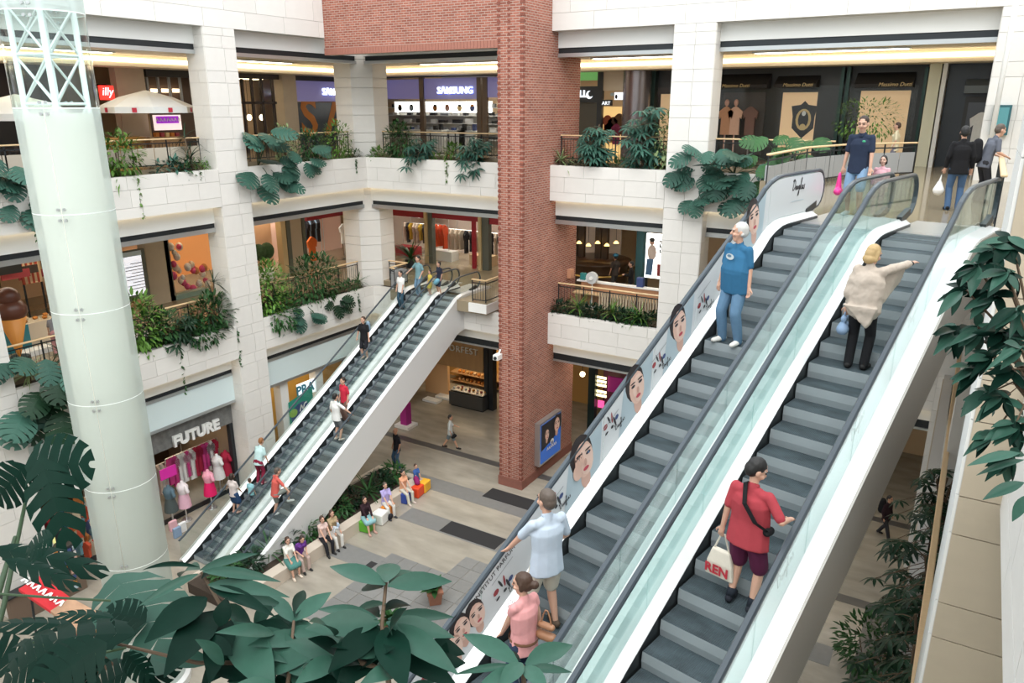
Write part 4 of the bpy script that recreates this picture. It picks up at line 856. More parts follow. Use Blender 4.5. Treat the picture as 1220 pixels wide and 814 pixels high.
# ---------------- middle level right of the tower: dim restaurant, big poster, wooden booth
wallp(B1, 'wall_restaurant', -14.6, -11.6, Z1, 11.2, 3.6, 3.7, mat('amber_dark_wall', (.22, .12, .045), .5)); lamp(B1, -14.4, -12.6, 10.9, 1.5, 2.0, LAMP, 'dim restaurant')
bd = thing('restaurant_bar', 'dark curved wooden bar with golden lamps on middle gallery', 'bar', B1.pt(705, 320, 0))
p = B1.pt(705, 318, .2); MB().lathe([(1.5, 0), (1.55, .4), (1.5, .5), (1.55, .9), (1.7, 1.0), (1.7, 1.08), (0, 1.08)], (p.x, p.y+.6, Z1), 24).build('bar_body', mat('dark_bar_wood', (.06, .03, .015), .3), bd, True); MB().lathe([(1.58, .46), (1.62, .5), (1.58, .54)], (p.x, p.y+.6, Z1), 24).build('gold_trim', mat('gold_trim', (.7, .45, .12), .3, .6), bd, True)
for k in range(5):
    q = B1.pt(690+k*11, 290+3*(k % 2), .6); t = thing('pendant_lamp', 'golden pendant lamp above the dark restaurant bar', 'lamp', (q.x, q.y, 11.1), group='golden pendant lamps over the bar'); MB().tube([(q.x, q.y, 11.3), (q.x, q.y, q.z)], .012).build('cord', BLACK, t); MB().lathe([(.05, .12), (.14, 0)], q, 10).build('shade', mat('gold_shade', (.8, .5, .15), emit=(1, .6, .2), es=2.5), t)
for k, x in enumerate((684, 692, 712, 720)): q = B1.pt(x, 300, .9); tag(cube('wine_rack', (q.x-.16, q.y, Z1), (q.x+.16, q.y+.2, 10.6), mat('dark_rack', (.04, .025, .015), .5)), 'tall dark rack standing behind the restaurant bar', 'rack', 'dark racks behind the bar')
struct(B1.box('wall_teal_pillar', (757, 275, 765, 350), -.2, .4, mat('teal_pillar', (.03, .09, .10), .3), zz=(Z1, 11.2)))
lp = thing('poster', 'large lit fashion poster with blue and red figures on middle gallery', 'poster', B1.pt(780, 310, -.8)); B1.box('lightbox', (769, 279, 795, 332), -.9, -.75, LIGHTBOX, lp)
a, z = B1.al(B1.pt(779, 305, -.92)), B1.pt(779, 305, -.92).z; f = Flat(B1.flat(a, z, -.92)); f.ell(-.12, .62, .12, .15, SKIN_D); f.ell(-.12, .72, .13, .1, INK); f.ell(-.1, .15, .22, .36, plain('print_pale', .8, .7, .68)); f.poly([(-.32, -.15), (.0, -.15), (-.05, -.9), (-.36, -.9)], EYEB); f.poly([(.18, -.35), (.5, -.35), (.5, -.9), (.2, -.9)], RED_P)
for i in range(14): f.ell(.28+.07*(i % 3), .2+.08*(i//2), .04, .05, INK)
f.build('print', lp)
a0, a1, z0, z1 = B1.rect(769, 279, 795, 332, -.9)
for a in (a0+.05, a1-.15): B1.abox('leg', a, a+.08, Z1, z0, -.86, -.8, DARKMET, lp)
bo = thing('wooden_booth', 'low wooden sales booth with white counter behind middle gallery railing', 'booth', B1.at(-12.4, -3.4, Z1))
cube('counter_top', (-14.4, 29.2, Z1+1.0), (-10.1, 29.5, Z1+1.06), WHITE, bo); cube('body', (-14.2, 29.25, Z1), (-10.2, 29.45, Z1+1.0), mat('booth_wood', (.42, .22, .12), .5), bo); cube('inner_shelf', (-14.4, 28.8, Z1+.55), (-10.2, 29.25, Z1+.6), OAK, bo)
for i in range(22): cube('slat', (-13.0+i*.12, 28.52, Z1+.1), (-12.93+i*.12, 28.56, Z1+.85), mat('pale_slat', (.62, .50, .36), .5), bo)
for nm, lab, cat, px, sz, m in (('wooden_box', 'pink-brown wooden box on the end of booth counter', 'box', (671, 335), (.9, .35, .4), mat('box_wood', (.60, .30, .18), .5)), ('teal_box', 'small teal box on the white booth counter', 'box', (695, 332), (.25, .2, .3), mat('teal_box', (.03, .22, .22), .5)), ('navy_box', 'small navy box near the end of booth counter', 'box', (763, 341), (.3, .2, .4), NAVY_P)):
    q = PY(*px, 29.35); tag(bevel(cube(nm, (q.x-sz[0]/2, 29.35-sz[1]/2, Z1+1.06), (q.x+sz[0]/2, 29.35+sz[1]/2, Z1+1.06+sz[2]), m), .02), lab, cat)
q = PY(705, 355, 28.9); fn_ = thing('stand_fan', 'white standing fan behind the middle gallery railing', 'fan', (q.x, 28.9, Z1)); lpart('pole', MB().tube([(0,0,.05), (0,0,1.15)], .025), WHITE, fn_); lpart('base', MB().lathe([(0, 0), (.22, 0), (.2, .05), (0, .06)], seg=14), WHITE, fn_); lpart('guard', MB().tube([(0, .05, 1.3), (0, -.12, 1.3)], .26, 16), mat('fan_grey', (.55, .56, .56), .5), fn_); lpart('hub', MB().tube([(0, -.1, 1.3), (0, -.18, 1.3)], .08, 12), WHITE, fn_)
# ---------------- middle level, bay by the ice cream counter
lb2 = thing('notice_board', 'tall white lit notice board in dark frame beside the taupe wall', 'sign', L1_.pt(160, 330)); L1_.box('frame', (144, 298, 176, 358), -.9, -.75, mat('olive_frame', (.12, .13, .11), .4), lb2); a0, a1, z0, z1 = L1_.rect(147, 302, 171, 352, -.92); L1_.abox('board', a0, a1, z0, z1, -.93, -.9, mat('white_notice', (.85, .86, .92), emit=(.9, .92, 1), es=.5), lb2)
f = Flat(L1_.flat((a0+a1)/2, (z0+z1)/2, -.95)); f.stroke([(-.5, .85), (.45, .85)], .2, ADBL)
for i in range(9): f.stroke([(-.1-.25*(i % 3 > 0), .45-i*.13), (.45, .45-i*.13)], .035, plain('print_grey', .35, .36, .38))
f.build('board_print', lb2); [L1_.abox('leg', a, a+.06, Z1, z0, -.9, -.84, MATS['olive_frame'], lb2) for a in (a0, a1-.06)]
wallp(L1_, 'wall_taupe', L1_.al(L1_.pt(172, 330)), L1_.al(L1_.pt(200, 330)), Z1, 11.1, -.3, .2, TAUPE)
cw = thing('shop', 'glittering gift shop window with warm orange lights and green sill', 'shop front', L1_.pt(225, 320)); L1_.box('frame', (199, 283, 205, 358), -.3, .1, MATS['olive_frame'], cw, zz=(Z1, 11.1)); L1_.box('sill', (205, 348, 250, 356), -.3, .1, mat('green_sill', (.25, .36, .30), .4), cw); L1_.box('back_panel', (204, 275, 262, 352), .7, .8, mat('warm_glow_panel', (.55, .22, .08), .35, emit=(1, .4, .12), es=.3), cw, zz=(Z1+.8, 11.1))  # back panel glows in place of the window's warm lighting
a0, a1, z0, z1 = L1_.rect(206, 290, 246, 345, .4)
for i in range(26):
    aa, zz = a0+(a1-a0)*random.random(), z0+(z1-z0)*random.random(); c = random.choice([(.85, .80, .72), (.85, .7, .55), (.75, .12, .25), (.8, .75, .7), (.6, .25, .1)]); s = random.uniform(.10, .17)
    tag(MB().ell(L1_.at(aa, .35+.2*random.random(), zz), s, s, s*1.2, seg=8, rings=5).build('ornament', fabric(*c), smooth=True), colour_name(c)+' round ornament hanging in the glittering gift shop window', 'ornament', 'gift window ornaments')
lamp(L1_, a0, a1, 10.9, .2, .6, LAMP, 'glittering gift shop')
ic = thing('ice_cream_model', 'giant ice cream cone model by the dessert counter', 'ice cream cone', L1_.pt(10, 390, -3)); q = L1_.pt(11, 362, -3.4); qx, qy = q.x, q.y
MB().lathe([(.04, 0), (.42, 1.35), (.0, 1.35)], (qx, qy, Z1+.25), 14).build('cone', mat('waffle_orange', (.75, .30, .06), .5), ic, True); b = MB().ell((qx, qy, Z1+1.85), .5, .5, .42).ell((qx, qy, Z1+2.3), .36, .36, .34); b.build('scoops', mat('chocolate', (.12, .04, .025), .35), ic, True); MB().lathe([(.3, 0), (.3, .25), (0, .25)], (qx, qy, Z1), 12).build('foot', DARKMET, ic)
dc = thing('dessert_counter', 'glass dessert counter full of pastries under striped sign', 'counter', L1_.pt(50, 380, -2.2)); q = L1_.pt(45, 375, -2.0)
cube('body', (q.x-.6, q.y-1.8, Z1), (q.x+.2, q.y+2.6, Z1+.95), mat('cream_counter', (.72, .60, .45), .5), dc); cube('teal_panel', (q.x+.2, q.y-1.6, Z1+.05), (q.x+.24, q.y-.5, Z1+.95), mat('teal_panel', (.04, .25, .30), .4), dc); cube('glass_case', (q.x-.6, q.y-1.8, Z1+.95), (q.x+.1, q.y+2.6, Z1+1.35), SHOPGLASS, dc); cube('step', (q.x+.5, q.y-1.2, Z1), (q.x+1.0, q.y+.6, Z1+.18), WHITE, dc)
for i in range(18): tag(MB().ell((q.x-.45+.2*(i % 3), q.y-1.6+.23*i, Z1+1.0), .09, .1, .06, seg=8, rings=5).build('pastry', random.choice([LETO, WARM, WOODP, PAR]), smooth=True), 'small pastry in the glass dessert counter', 'pastry', 'pastries in the dessert counter')
st_ = thing('striped_sign', 'red and cream striped board behind the dessert counter', 'sign', L1_.pt(35, 325, 0))
a0, a1, z0, z1 = L1_.rect(25, 311, 49, 338, 0)
for i in range(8): L1_.abox('stripe', a0+(a1-a0)*i/8, a0+(a1-a0)*(i+1)/8, z0, z1, 0, .06, [mat('stripe_red', (.45, .06, .03), .5), WARM][i % 2], st_)
for a in (a0, a1-.06): L1_.abox('leg', a, a+.06, Z1, z0, .02, .06, DARKMET, st_)
for i in range(5):
    q = L1_.pt(8+i*10, 322+5*(i % 2), -.8+.3*i); mb_ = thing('menu_board', ['black', 'dark red', 'brown', 'small dark red', 'gold'][i]+' menu board hanging over the dessert counter', 'menu board', q); cube('board', (q.x, q.y-.5, q.z-.15), (q.x+.05, q.y+.5, q.z+.15), [SHOPDARK, RED_P, DARKBR, RED_P, GOLD][i], mb_); [MB().tube([(q.x+.02, q.y+s, q.z+.15), (q.x+.02, q.y+s, 11.3)], .01).build('wire', DARKMET, mb_) for s in (-.4, .4)]
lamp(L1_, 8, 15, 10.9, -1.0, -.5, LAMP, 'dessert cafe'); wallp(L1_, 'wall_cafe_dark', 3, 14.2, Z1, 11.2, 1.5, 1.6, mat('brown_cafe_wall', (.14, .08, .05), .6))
# ---------------- ground floor, fashion shop with stone sign band
ff = thing('shop', 'ground floor fashion shop front with mottled grey sign band and raised white name', 'shop front', L0_.pt(230, 540))
SB = mat('mottled_grey_stone', (.17, .17, .165), .6, var=.65, scale=5, bump=.3)
L0_.abox('sign_band', 10.9, 19.2, 3.05, 4.0, -.02, .12, SB, ff); L0_.word('FUTURE', 235, 521, .60, LETS, ff, d=-.12, ext=.05, bold=.028)
for a in (10.95, 19.1): L0_.abox('jamb', a-.08, a+.08, 0, 3.05, -.02, .2, DARKMET, ff)
L0_.abox('threshold', 10.9, 19.2, 0, .04, -.05, .25, DARKMET, ff)
wallp(L0_, 'wall_shop', 10.0, 20.5, 0, 5.2, 5.0, 5.1, mat('brown_shop_wall', (.14, .085, .05), .6)); wallp(L0_, 'wall_shop', 19.3, 20.6, 0, 5.2, .05, 5, mat('shop_side_wall', (.4, .3, .22), .6))
W0 = 'ground floor fashion shop'; lamp(L0_, 11.5, 18.8, 3.9, 2.0, 2.5, LAMP, W0)
rack(L0_, 16.6, 18.9, 2.2, .9, 12, W0, [(.75, .75, .73), (.35, .02, .05), (.72, .70, .68), (.5, .05, .2)], 1.25, False); rack(L0_, 14.2, 16.6, 1.9, 1.3, 14, W0, [(.03, .03, .035), (.6, .5, .4), (.35, .02, .05), (.7, .68, .65)], 1.3); rack(L0_, 11.6, 13.8, 1.9, 1.2, 12, W0, PAL, 1.2); rack(L0_, 14.5, 18.8, 2.9, 3.4, 18, W0, [(.3, .2, .1), (.45, .3, .15), (.12, .08, .05), (.05, .15, .1)], 1.2, False); rack(L0_, 11.5, 15, 2.6, 3.8, 14, W0, PAL, 1.2, False)
def dress_form(px, py, d, col, col2, label):
    q = L0_.pt(px, py, d); t = thing('mannequin', label, 'mannequin', (q.x, q.y, 0)); lpart('stand', MB().tube([(0,0,0), (0,0,.8)], .03).lathe([(0, .0), (.2, 0), (.18, .04), (0, .05)], seg=12), CHROME, t)
    b = MB(); b.lathe([(.26, .62), (.24, .85), (.19, 1.1), (.17, 1.2)], seg=14); lpart('skirt', b, fabric(*col), t, True); b = MB(); b.lathe([(.17, 1.2), (.21, 1.38), (.22, 1.5), (.15, 1.6), (.06, 1.68), (.06, 1.74), (0, 1.75)], seg=14); lpart('bust', b, fabric(*col2), t, True)
    for s in (-1, 1): lpart('sleeve', MB().cap((s*.2, 0, 1.53), .07, (s*.3, 0, 1.35), .075), fabric(*col2), t, True)
dress_form(250, 583, -.5, (.75, .02, .14), (.78, .35, .45), 'mannequin in a bright crimson dress outside the fashion shop'); dress_form(220, 600, -.45, (.75, .45, .55), (.80, .72, .74), 'mannequin in pale pink floral outfit outside the fashion shop'); dress_form(205, 612, -.3, (.08, .10, .10), (.10, .16, .20), 'mannequin in dark layered clothes at shop entrance'); dress_form(262, 575, .4, (.72, .72, .72), (.72, .72, .72), 'mannequin in white top just inside the fashion shop'); dress_form(272, 570, .4, (.35, .02, .05), (.35, .02, .05), 'mannequin in dark red top just inside the fashion shop')
for x, y, c, l in ((218, 634, (.78, .78, .78), 'white'), (212, 640, (.25, .35, .5), 'blue'), (207, 632, (.75, .45, .5), 'pale pink')):
    q = PZ(x, y, 0); tag(bevel(cube('shopping_bag', (q.x-.06, q.y-.16, 0.001), (q.x+.06, q.y+.16, .42), fabric(*c)), .02), l+' paper shopping bag on the floor by the fashion shop', 'bag')
q = L0_.pt(200, 563, -.1); tag(cube('sale_sign', (q.x, q.y-.35, q.z-.22), (q.x+.03, q.y+.35, q.z+.22), mat('magenta_sign', (.75, .03, .40), .5)), 'magenta sale card in the fashion shop entrance', 'sign')
q = L0_.pt(281, 525, .2); tag(cube('pink_banner', (q.x, q.y-.25, q.z-1.2), (q.x+.03, q.y+.25, q.z+.7), mat('pink_banner', (.55, .08, .30), .6)), 'long pink banner at the edge of fashion shop', 'banner')
# ground floor, shop behind the left escalators
gs = thing('shop', 'golden travel shop front with white pillars behind the escalators', 'shop front', L0_.pt(360, 470)); L0_.abox('back_wall', 20.6, 27.5, 0, 4.1, 1.6, 1.7, mat('golden_wall', (.62, .36, .08), .5), gs)
for x in (337, 380): a = L0_.al(L0_.pt(x, 475)); L0_.abox('pillar', a-.22, a+.22, 0, 4.1, -.15, .3, WHITE, gs)
a0, a1, z0, z1 = L0_.rect(354, 457, 376, 468, .0); L0_.abox('sign_board', a0, a1, z0-.1, z1+.1, -.05, .05, mat('white_lit_sign', (.9, .92, .95), emit=(.9, .95, 1), es=.6), gs); L0_.word('PRA', 364, 468, .62, plain('sign_teal', .05, .22, .3), gs, d=-.07, ext=.005, bold=.02)
a0, a1, z0, z1 = L0_.rect(342, 475, 372, 496, -.1); f = Flat(L0_.flat((a0+a1)/2, (z0+z1)/2, -.2)); w = (a1-a0)/2; f.poly([(-w, -.75), (w, -.75), (w, .8), (-w, .5)], mat('green_banner', (.03, .30, .22), .5)); f.ell(-.1, -.2, .6, .45, NAVY_P, .5); f.ell(-.5, -.1, .25, .2, mat('lime_print', (.30, .5, .1), .5)); f.stroke([(-.1, -.15), (.0, .15), (.1, -.1), (.2, .15), (.35, .2)], .07, LETS); f.build('banner', gs)
lamp(L0_, 21, 26, 4.0, .5, .9, LAMP, 'golden travel shop')
# ground floor left, bazaar shop by the big column
bz = thing('shop', 'bazaar shop with white script board left of the glass column', 'shop front', L0_.pt(95, 590)); q = L0_.pt(100, 567, -.6); cube('name_board', (q.x, q.y-.9, q.z-.45), (q.x+.06, q.y+.9, q.z+.45), WHITE, bz)
f = Flat(lambda x, y, k: Vector((q.x+.07+.002*k, q.y+x, q.z+y))); script_word(f, .2, -.1, .3, INK); f.build('script', bz)
for i in range(40):
    p = L0_.pt(88+random.random()*45, 585+random.random()*75, .1+.5*random.random())
    if p.z < .3: continue
    garment(p, (L0_.n()+L0_.u()*random.uniform(.2, 1)).normalized(), random.choice([(.55, .2, .06), (.1, .15, .3), (.6, .1, .05), (.7, .6, .45), (.15, .3, .35), (.05, .05, .06)]), .6, .35, 'bazaar shop')
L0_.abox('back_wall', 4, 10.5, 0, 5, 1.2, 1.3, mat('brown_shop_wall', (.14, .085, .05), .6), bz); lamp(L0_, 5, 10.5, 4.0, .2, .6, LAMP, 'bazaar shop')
# ground floor back: bakery with wood sign, counter
bk = thing('shop', 'bakery front with wooden sign panel and dark pillar beside the brick tower', 'shop front', B0.pt(550, 440)); a0, a1 = B0.al(B0.pt(505, 420)), B0.al(B0.pt(576, 420))
B0.abox('sign_panel', a0-1.5, a1, B0.pt(550, 439).z, 4.6, -.05, .1, WOODP, bk); B0.word('TORFEST', 549, 420, .50, LETS, bk, d=-.1, ext=.03, space=1.15)
for x0, x1 in ((576.5, 581), (582, 587)): B0.box('pillar', (x0, 410, x1, 488), -.2, .2, DARKMET, bk, zz=(0, 5.1))
B0.abox('round_panel', a0-.2, a0+1.4, 0, 2.9, .3, .5, mat('honey_oak', (.80, .50, .26), .4), bk)  # panel in honey-coloured oak
wallp(B0, 'wall_bakery', a0-2, -14.9, 0, 5.2, 3.4, 3.5, mat('ochre_wall', (.62, .36, .12), .5)); lamp(B0, a0, a1, 3.2, 1.0, 2.4, LAMP, 'bakery')
for j in range(3):
    for i in range(7):
        q = B0.pt(548+i*4.5, 440+j*9, 2.4); q.z = B0.pt(560, 443+j*9, 2.4).z-.07; tag(MB().ell((q.x, q.y, q.z), .085, .14, .1, seg=8, rings=5).build('bread_loaf', random.choice([LETO, mat('bread_crust', (.62, .34, .12), .6), WARM]), smooth=True), 'bread loaf on the bakery wall shelves', 'bread', 'loaves on the bakery shelves')
for j in range(3): q = B0.pt(560, 443+j*9, 2.4); tag(cube('bread_shelf', (a0+.2, q.y-.2, q.z-.2), (a1, GSY+3.4, q.z-.16), WOODP), ['top', 'middle', 'bottom'][j]+' wooden bread shelf at the back of bakery', 'shelf')
q = PZ(556, 487, 0); kc = thing('display_counter', 'curved dark steel bakery counter with glass front', 'counter', (q.x, q.y, 0)); lpart('body', MB().box((-1.1, -.1, .1), (1.1, .8, .85)), mat('dark_steel', (.10, .105, .11), .3, .6), kc); lpart('kick', MB().box((-1.05, 0, 0), (1.05, .75, .1)), BLACK, kc); b = MB(); b.strip([(-1.1, -.1, .85), (-1.1, .0, 1.15), (-1.1, .25, 1.32), (-1.1, .7, 1.32)], [(1.1, -.1, .85), (1.1, .0, 1.15), (1.1, .25, 1.32), (1.1, .7, 1.32)]); lpart('curved_glass', b, SHOPGLASS, kc); lpart('tray', MB().box((-1.05, 0, .9), (1.05, .7, .94)), CHROME, kc)
for i in range(12): lpart('cake', MB().ell((-.95+.17*i, .2+.15*(i % 3), 1.0), .08, .08, .06, seg=8, rings=5), [PAR, SKIN_P, RED_P, LETO][i % 4], kc, True)
for x, y, l in ((515, 478, 'left of'), (530, 474, 'nearer to')): q = PZ(x, y, 0); tag(cube('white_plinth', (q.x-.5, q.y-.25, 0), (q.x+.5, q.y+.25, .12), WHITE), 'low white floor plinth %s the bakery counter' % l, 'plinth')
q = PZ(484, 508, 0); mg = thing('display_stand', 'tall magenta display stand on white base near the escalator', 'display stand', (q.x, q.y, 0)); lpart('base', MB().box((-.45, -.4, 0), (.45, .4, .15)), WHITE, mg); lpart('column', MB().box((-.2, -.2, .15), (.2, .2, 1.3)), mat('magenta_stand', (.40, .02, .25), .5), mg)
# ground floor right of the tower
wallp(B0, 'wall_passage', -14.8, B0.al(B0.pt(703, 480)), 0, 5.2, 2.5, 2.6, mat('ochre_stone', (.42, .32, .16), .5)); 
mn = thing('shop', 'snack bar with stacked lit menu strips and black frame by the brick tower', 'shop front', B0.pt(720, 470)); B0.box('frame', (700, 432, 708, 540), -.1, .2, mat('black_green_frame', (.01, .025, .025), .3), mn, zz=(0, 5.1)); B0.abox('back_wall', B0.al(B0.pt(708, 480)), -4, 0, 5.1, 1.0, 1.1, mat('plum_wall', (.10, .02, .05), .5), mn)
for j in range(5): B0.box('menu_strip', (710, 449+j*4.6-(j > 2)*-3, 722, 451.6+j*4.6-(j > 2)*-3), .1, .16, mat('yellow_menu', (.9, .8, .5), emit=(1, .85, .45), es=2), mn)
B0.box('magenta_panel', (724, 450, 742, 468), .2, .3, mat('magenta_stand', (.40, .02, .25), .5), mn); B0.box('pink_light', (712, 478, 719, 486), .2, .3, mat('pink_glow', (.8, .1, .3), emit=(1, .1, .35), es=.8), mn)
q = B0.pt(694, 446, -2); gl_ = thing('globe_lamp', 'small bright globe lamp hanging in the passage beside brick tower', 'lamp', q); MB().tube([q, (q.x, q.y, 5.2)], .015).build('cord', BLACK, gl_); MB().ell(q, .13, .13, .13).build('globe', LAMP, gl_, True)
pb = thing('poster', 'lit poster with two faces on blue in a steel frame on the brick tower', 'poster', PX(650, 520, -14.8)); a = [PX(637, 525, -14.87), PX(663, 508, -14.87)]; y0, y1 = a[0].y, a[1].y; z0, z1 = PX(650, 545, -14.87).z, PX(650, 496, -14.87).z
cube('frame', (-14.87, y0, z0), (-14.62, y1, z1), GREYMET, pb); cube('backlight', (-14.62, y0+.1, z0+.1), (-14.6, y1-.1, z1-.1), mat('poster_blue', (.02, .10, .40), .25, emit=(.02, .10, .4), es=.35), pb)
f = Flat(lambda x, y, k: Vector((-14.598+.002*k, (y0+y1)/2+x, (z0+z1)/2+y))); w, h = (y1-y0)/2-.1, (z1-z0)/2-.1; f.poly([(-w, -h*.35), (w*.2, -h*.1), (w, h*.3), (w, h), (-w, h)], INK); face(f, -w*.45, h*.35, .55); face(f, w*.5, h*.55, .75); f.ell(0, -h*.15, .16, .14, LETS); f.ell(0, -h*.2, .08, .08, NAVY_P); f.build('print', pb)
f = Flat(lambda x, y, k: Vector((-14.57+.002*k, (y0+y1)/2+x, z0+h*.62+y)))
for i in range(6): f.stroke([(-.42+i*.15, 0), (-.38+i*.15, .16), (-.32+i*.15, .02)], .05, LETS)
f.build('print_scribble', pb)
cm = thing('security_camera', 'white security camera on the edge of brick tower', 'camera', (-16.05, 25.3, 4.9)); q = PY(594, 425, 25.2); MB().box((q.x-.12, q.y-.25, q.z-.1), (q.x+.12, q.y+.12, q.z+.12)).build('housing', WHITE, cm); MB().tube([(q.x, q.y, q.z+.1), (-15.9, 25.3, q.z+.3)], .04).build('bracket', WHITE, cm); MB().tube([(q.x, q.y-.25, q.z), (q.x, q.y-.3, q.z)], .07, 10).build('lens', BLACK, cm)
# ================================================================== PLANTS
def leafmat(name, c, rough=.38, spec=.2): return mat(name, c, rough, var=.22, scale=5, spec=spec, rnd=.22)
LG_DARK = leafmat('leaf_dark', (.012, .036, .018)); LG_BLUE = leafmat('leaf_blue_green', (.034, .094, .070), .40); LG_MID = leafmat('leaf_mid', (.028, .085, .026)); LG_BRIGHT = leafmat('leaf_bright', (.095, .20, .035)); LG_PALE = leafmat('leaf_pale', (.20, .27, .12)); LG_FG = leafmat('leaf_foreground', (.030, .084, .060), .34, .16); LG_FGD = leafmat('leaf_foreground_shaded', (.0045, .020, .0135), .34, .05)  # foreground greens darkened: shade of the backlit near leaves put into their colour
STEM = mat('stem_green', (.025, .055, .02), .6); BARK = mat('bark', (.12, .08, .05), .85)
def leaf_ellipse(m, w=.36, droop=.18, rows=7):
    b = MB()
    for i in range(rows+1):
        t = i/rows; ww = w*.5*math.sin(math.pi*min(1, t*.97+.015)**.85); z = -droop*t*t
        b.v += [(-ww, t, z+ww*.22), (-ww*.55, t, z+ww*.10), (0, t, z), (ww*.55, t, z+ww*.10), (ww, t, z+ww*.22)]
    for i in range(rows):
        for j in range(4): k = i*5+j; b.f.append((k, k+1, k+6, k+5))
    return b.mesh('leaf', m, True)
def leaf_monstera(m, droop=.22, n=6):
    b = MB()
    def edge(t): return .50*math.sin(math.pi*(.10+.90*t))**.62*(1.0-.18*t)
    Z = lambda x, t: -droop*t*t-.25*x*x
    for s in (-1, 1):
        for i in range(n):
            t0, t1 = i/n, (i+1)/n; base = [(t0*.92, t1*.92)]; k = len(b.v); g = .17/n
            e0, e1 = edge(t0+g), edge(t1-g*.5); tip0, tip1 = t0+g+.10, min(1.02, t1-g*.4+.12)
            mid = .44
            P = [(0, t0*.92), (0, t1*.92), (s*e1*mid, t1*.92+(tip1-t1)*mid), (s*e0*mid, t0*.92+(tip0-t0)*mid), (s*e1*.8, t1*.94-g*.4+(tip1-t1)*.8), (s*e0*.8, t0*.94+g*.6+(tip0-t0)*.8), (s*e1, tip1), (s*e0, tip0)]
            b.v += [(x, y-.08, Z(x, y)) for x, y in P]
            F = [(k, k+1, k+2, k+3), (k+3, k+2, k+4, k+5), (k+5, k+4, k+6, k+7)]
            b.f += F if s < 0 else [f[::-1] for f in F]
    return b.mesh('leaf', m, True)
def leaf_palmate(m, n=8, w=.15, droop=.35):
    b = MB()
    for i in range(n):
        a = -2.5+5.0*i/(n-1); c, s = math.cos(a), math.sin(a); L = .56*(1-.18*abs(a)/2.5); rows = 4; k = len(b.v)
        for j in range(rows+1):
            t = j/rows; ww = w*.5*math.sin(math.pi*min(1, .10+t*.88)); y = .06+L*t; z = -droop*t*t*L*1.3
            for x in (-ww, 0, ww): b.v.append((x*c+y*s, y*c-x*s, z+abs(x)*.2))
        for j in range(rows):
            for q in range(2): f = k+j*3+q; b.f.append((f, f+1, f+4, f+3))
    return b.mesh('leaf', m, True)
def leaf_strap(m, w=.07, droop=.5):
    b = MB(); rows = 5
    for i in range(rows+1):
        t = i/rows; ww = w*.5*(1-t)**.5*min(1, .5+t*3); b.v += [(-ww, t, -droop*t*t), (ww, t, -droop*t*t)]
    for i in range(rows): b.f.append((2*i, 2*i+1, 2*i+3, 2*i+2))
    return b.mesh('leaf', m, True)
LF = {}
def leaf(kind, m):
    if (kind, m.name) not in LF: LF[(kind, m.name)] = {'e': leaf_ellipse, 'm': leaf_monstera, 'p': leaf_palmate, 's': leaf_strap}[kind](m)
    return LF[(kind, m.name)]
def put_leaf(parent, me, base, d, up, size, sx=1):
    d = Vector(d).normalized(); up = Vector(up); x = d.cross(up); x = x.normalized() if x.length > 1e-4 else d.orthogonal().normalized(); z = x.cross(d)
    o = bpy.data.objects.new('leaf', me); COL.objects.link(o); o.parent = parent; o.matrix_parent_inverse = mw(parent).inverted()
    o.matrix_basis = Matrix.Translation(Vector(base)) @ Matrix((x, d, z)).transposed().to_4x4() @ Matrix.Diagonal((size*sx, size, size, 1)); return o
rnd = random.uniform
def arc(a, b, bulge, n=5): return [Vector(a).lerp(Vector(b), i/n)+Vector((0,0,bulge))*math.sin(math.pi*i/n) for i in range(n+1)]
def monstera(loc, out, label, n=10, size=.55, m=None, hang=.4, h=.6, group=None):
    size *= 1.3; h *= 1.35; n = int(n*1.2)
    loc, out = Vector(loc), Vector(out); t = thing('split_leaf_plant', label, 'plant', loc, group=group); st = MB(); me = leaf('m', m or LG_BLUE); side = Vector((-out.y, out.x, 0))
    for i in range(n):
        f = i/max(1, n-1); a = rnd(-1.3, 1.3); r = rnd(.25, .75)*size*1.6; hz = rnd(-hang, h)
        tip = loc+out*(abs(math.cos(a))*r*.9+.12)+side*(math.sin(a)*r*1.2)+Vector((0,0,hz)); tip.z = max(tip.z, loc.z-hang)
        if (tip-loc).dot(out) < .48 and tip.z < loc.z+.15: tip += out*(.5-(tip-loc).dot(out))
        st.tube(arc(loc, tip, .15), .014, 4)
        d = (out*rnd(.3, .9)+side*math.sin(a)*.8+Vector((0,0,rnd(-1.0, .1) if hz < .2 else rnd(-.5, .3)))).normalized(); put_leaf(t, me, tip, d, out*.8+Vector((0,0,.8)), size*rnd(.75, 1.15))
    st.build('stems', STEM, t); return t
def schefflera(loc, out, label, h=1.3, n=24, size=.5, m=None, hang=0, group=None, width=.45):
    if not group: size *= 1.25; width *= 1.4; n = int(n*1.3); h *= 1.1
    loc, out = Vector(loc), Vector(out); t = thing('umbrella_plant', label, 'plant', loc, group=group); st = MB(); me = leaf('p', m or LG_BLUE)
    tops = [loc+Vector((rnd(-.2, .2), rnd(-.2, .2), h*rnd(.7, 1))) for _ in range(3)]
    for p in tops: st.tube([loc, loc.lerp(p, .5)+Vector((rnd(-.05,.05),)*3), p], .022, 5)
    for i in range(n):
        p = random.choice(tops); q = loc.lerp(p, rnd(.1, 1)); a = rnd(0, 6.28); dz = rnd(-.15, .3)-(hang if rnd(0, 1) < .3 and hang else 0)
        tip = q+Vector((math.cos(a), math.sin(a), 0))*rnd(.3, 1)*width+out*(.12+(.35 if dz < -.3 else 0))+Vector((0,0,dz)); st.tube(arc(q, tip, .05, 3), .008, 4)
        put_leaf(t, me, tip, Vector((math.cos(a), math.sin(a), rnd(-.55, .1)))+out*.5, out*.7+Vector((0,0,1)), size*rnd(.75, 1.15))
    st.build('stems', BARK, t); return t
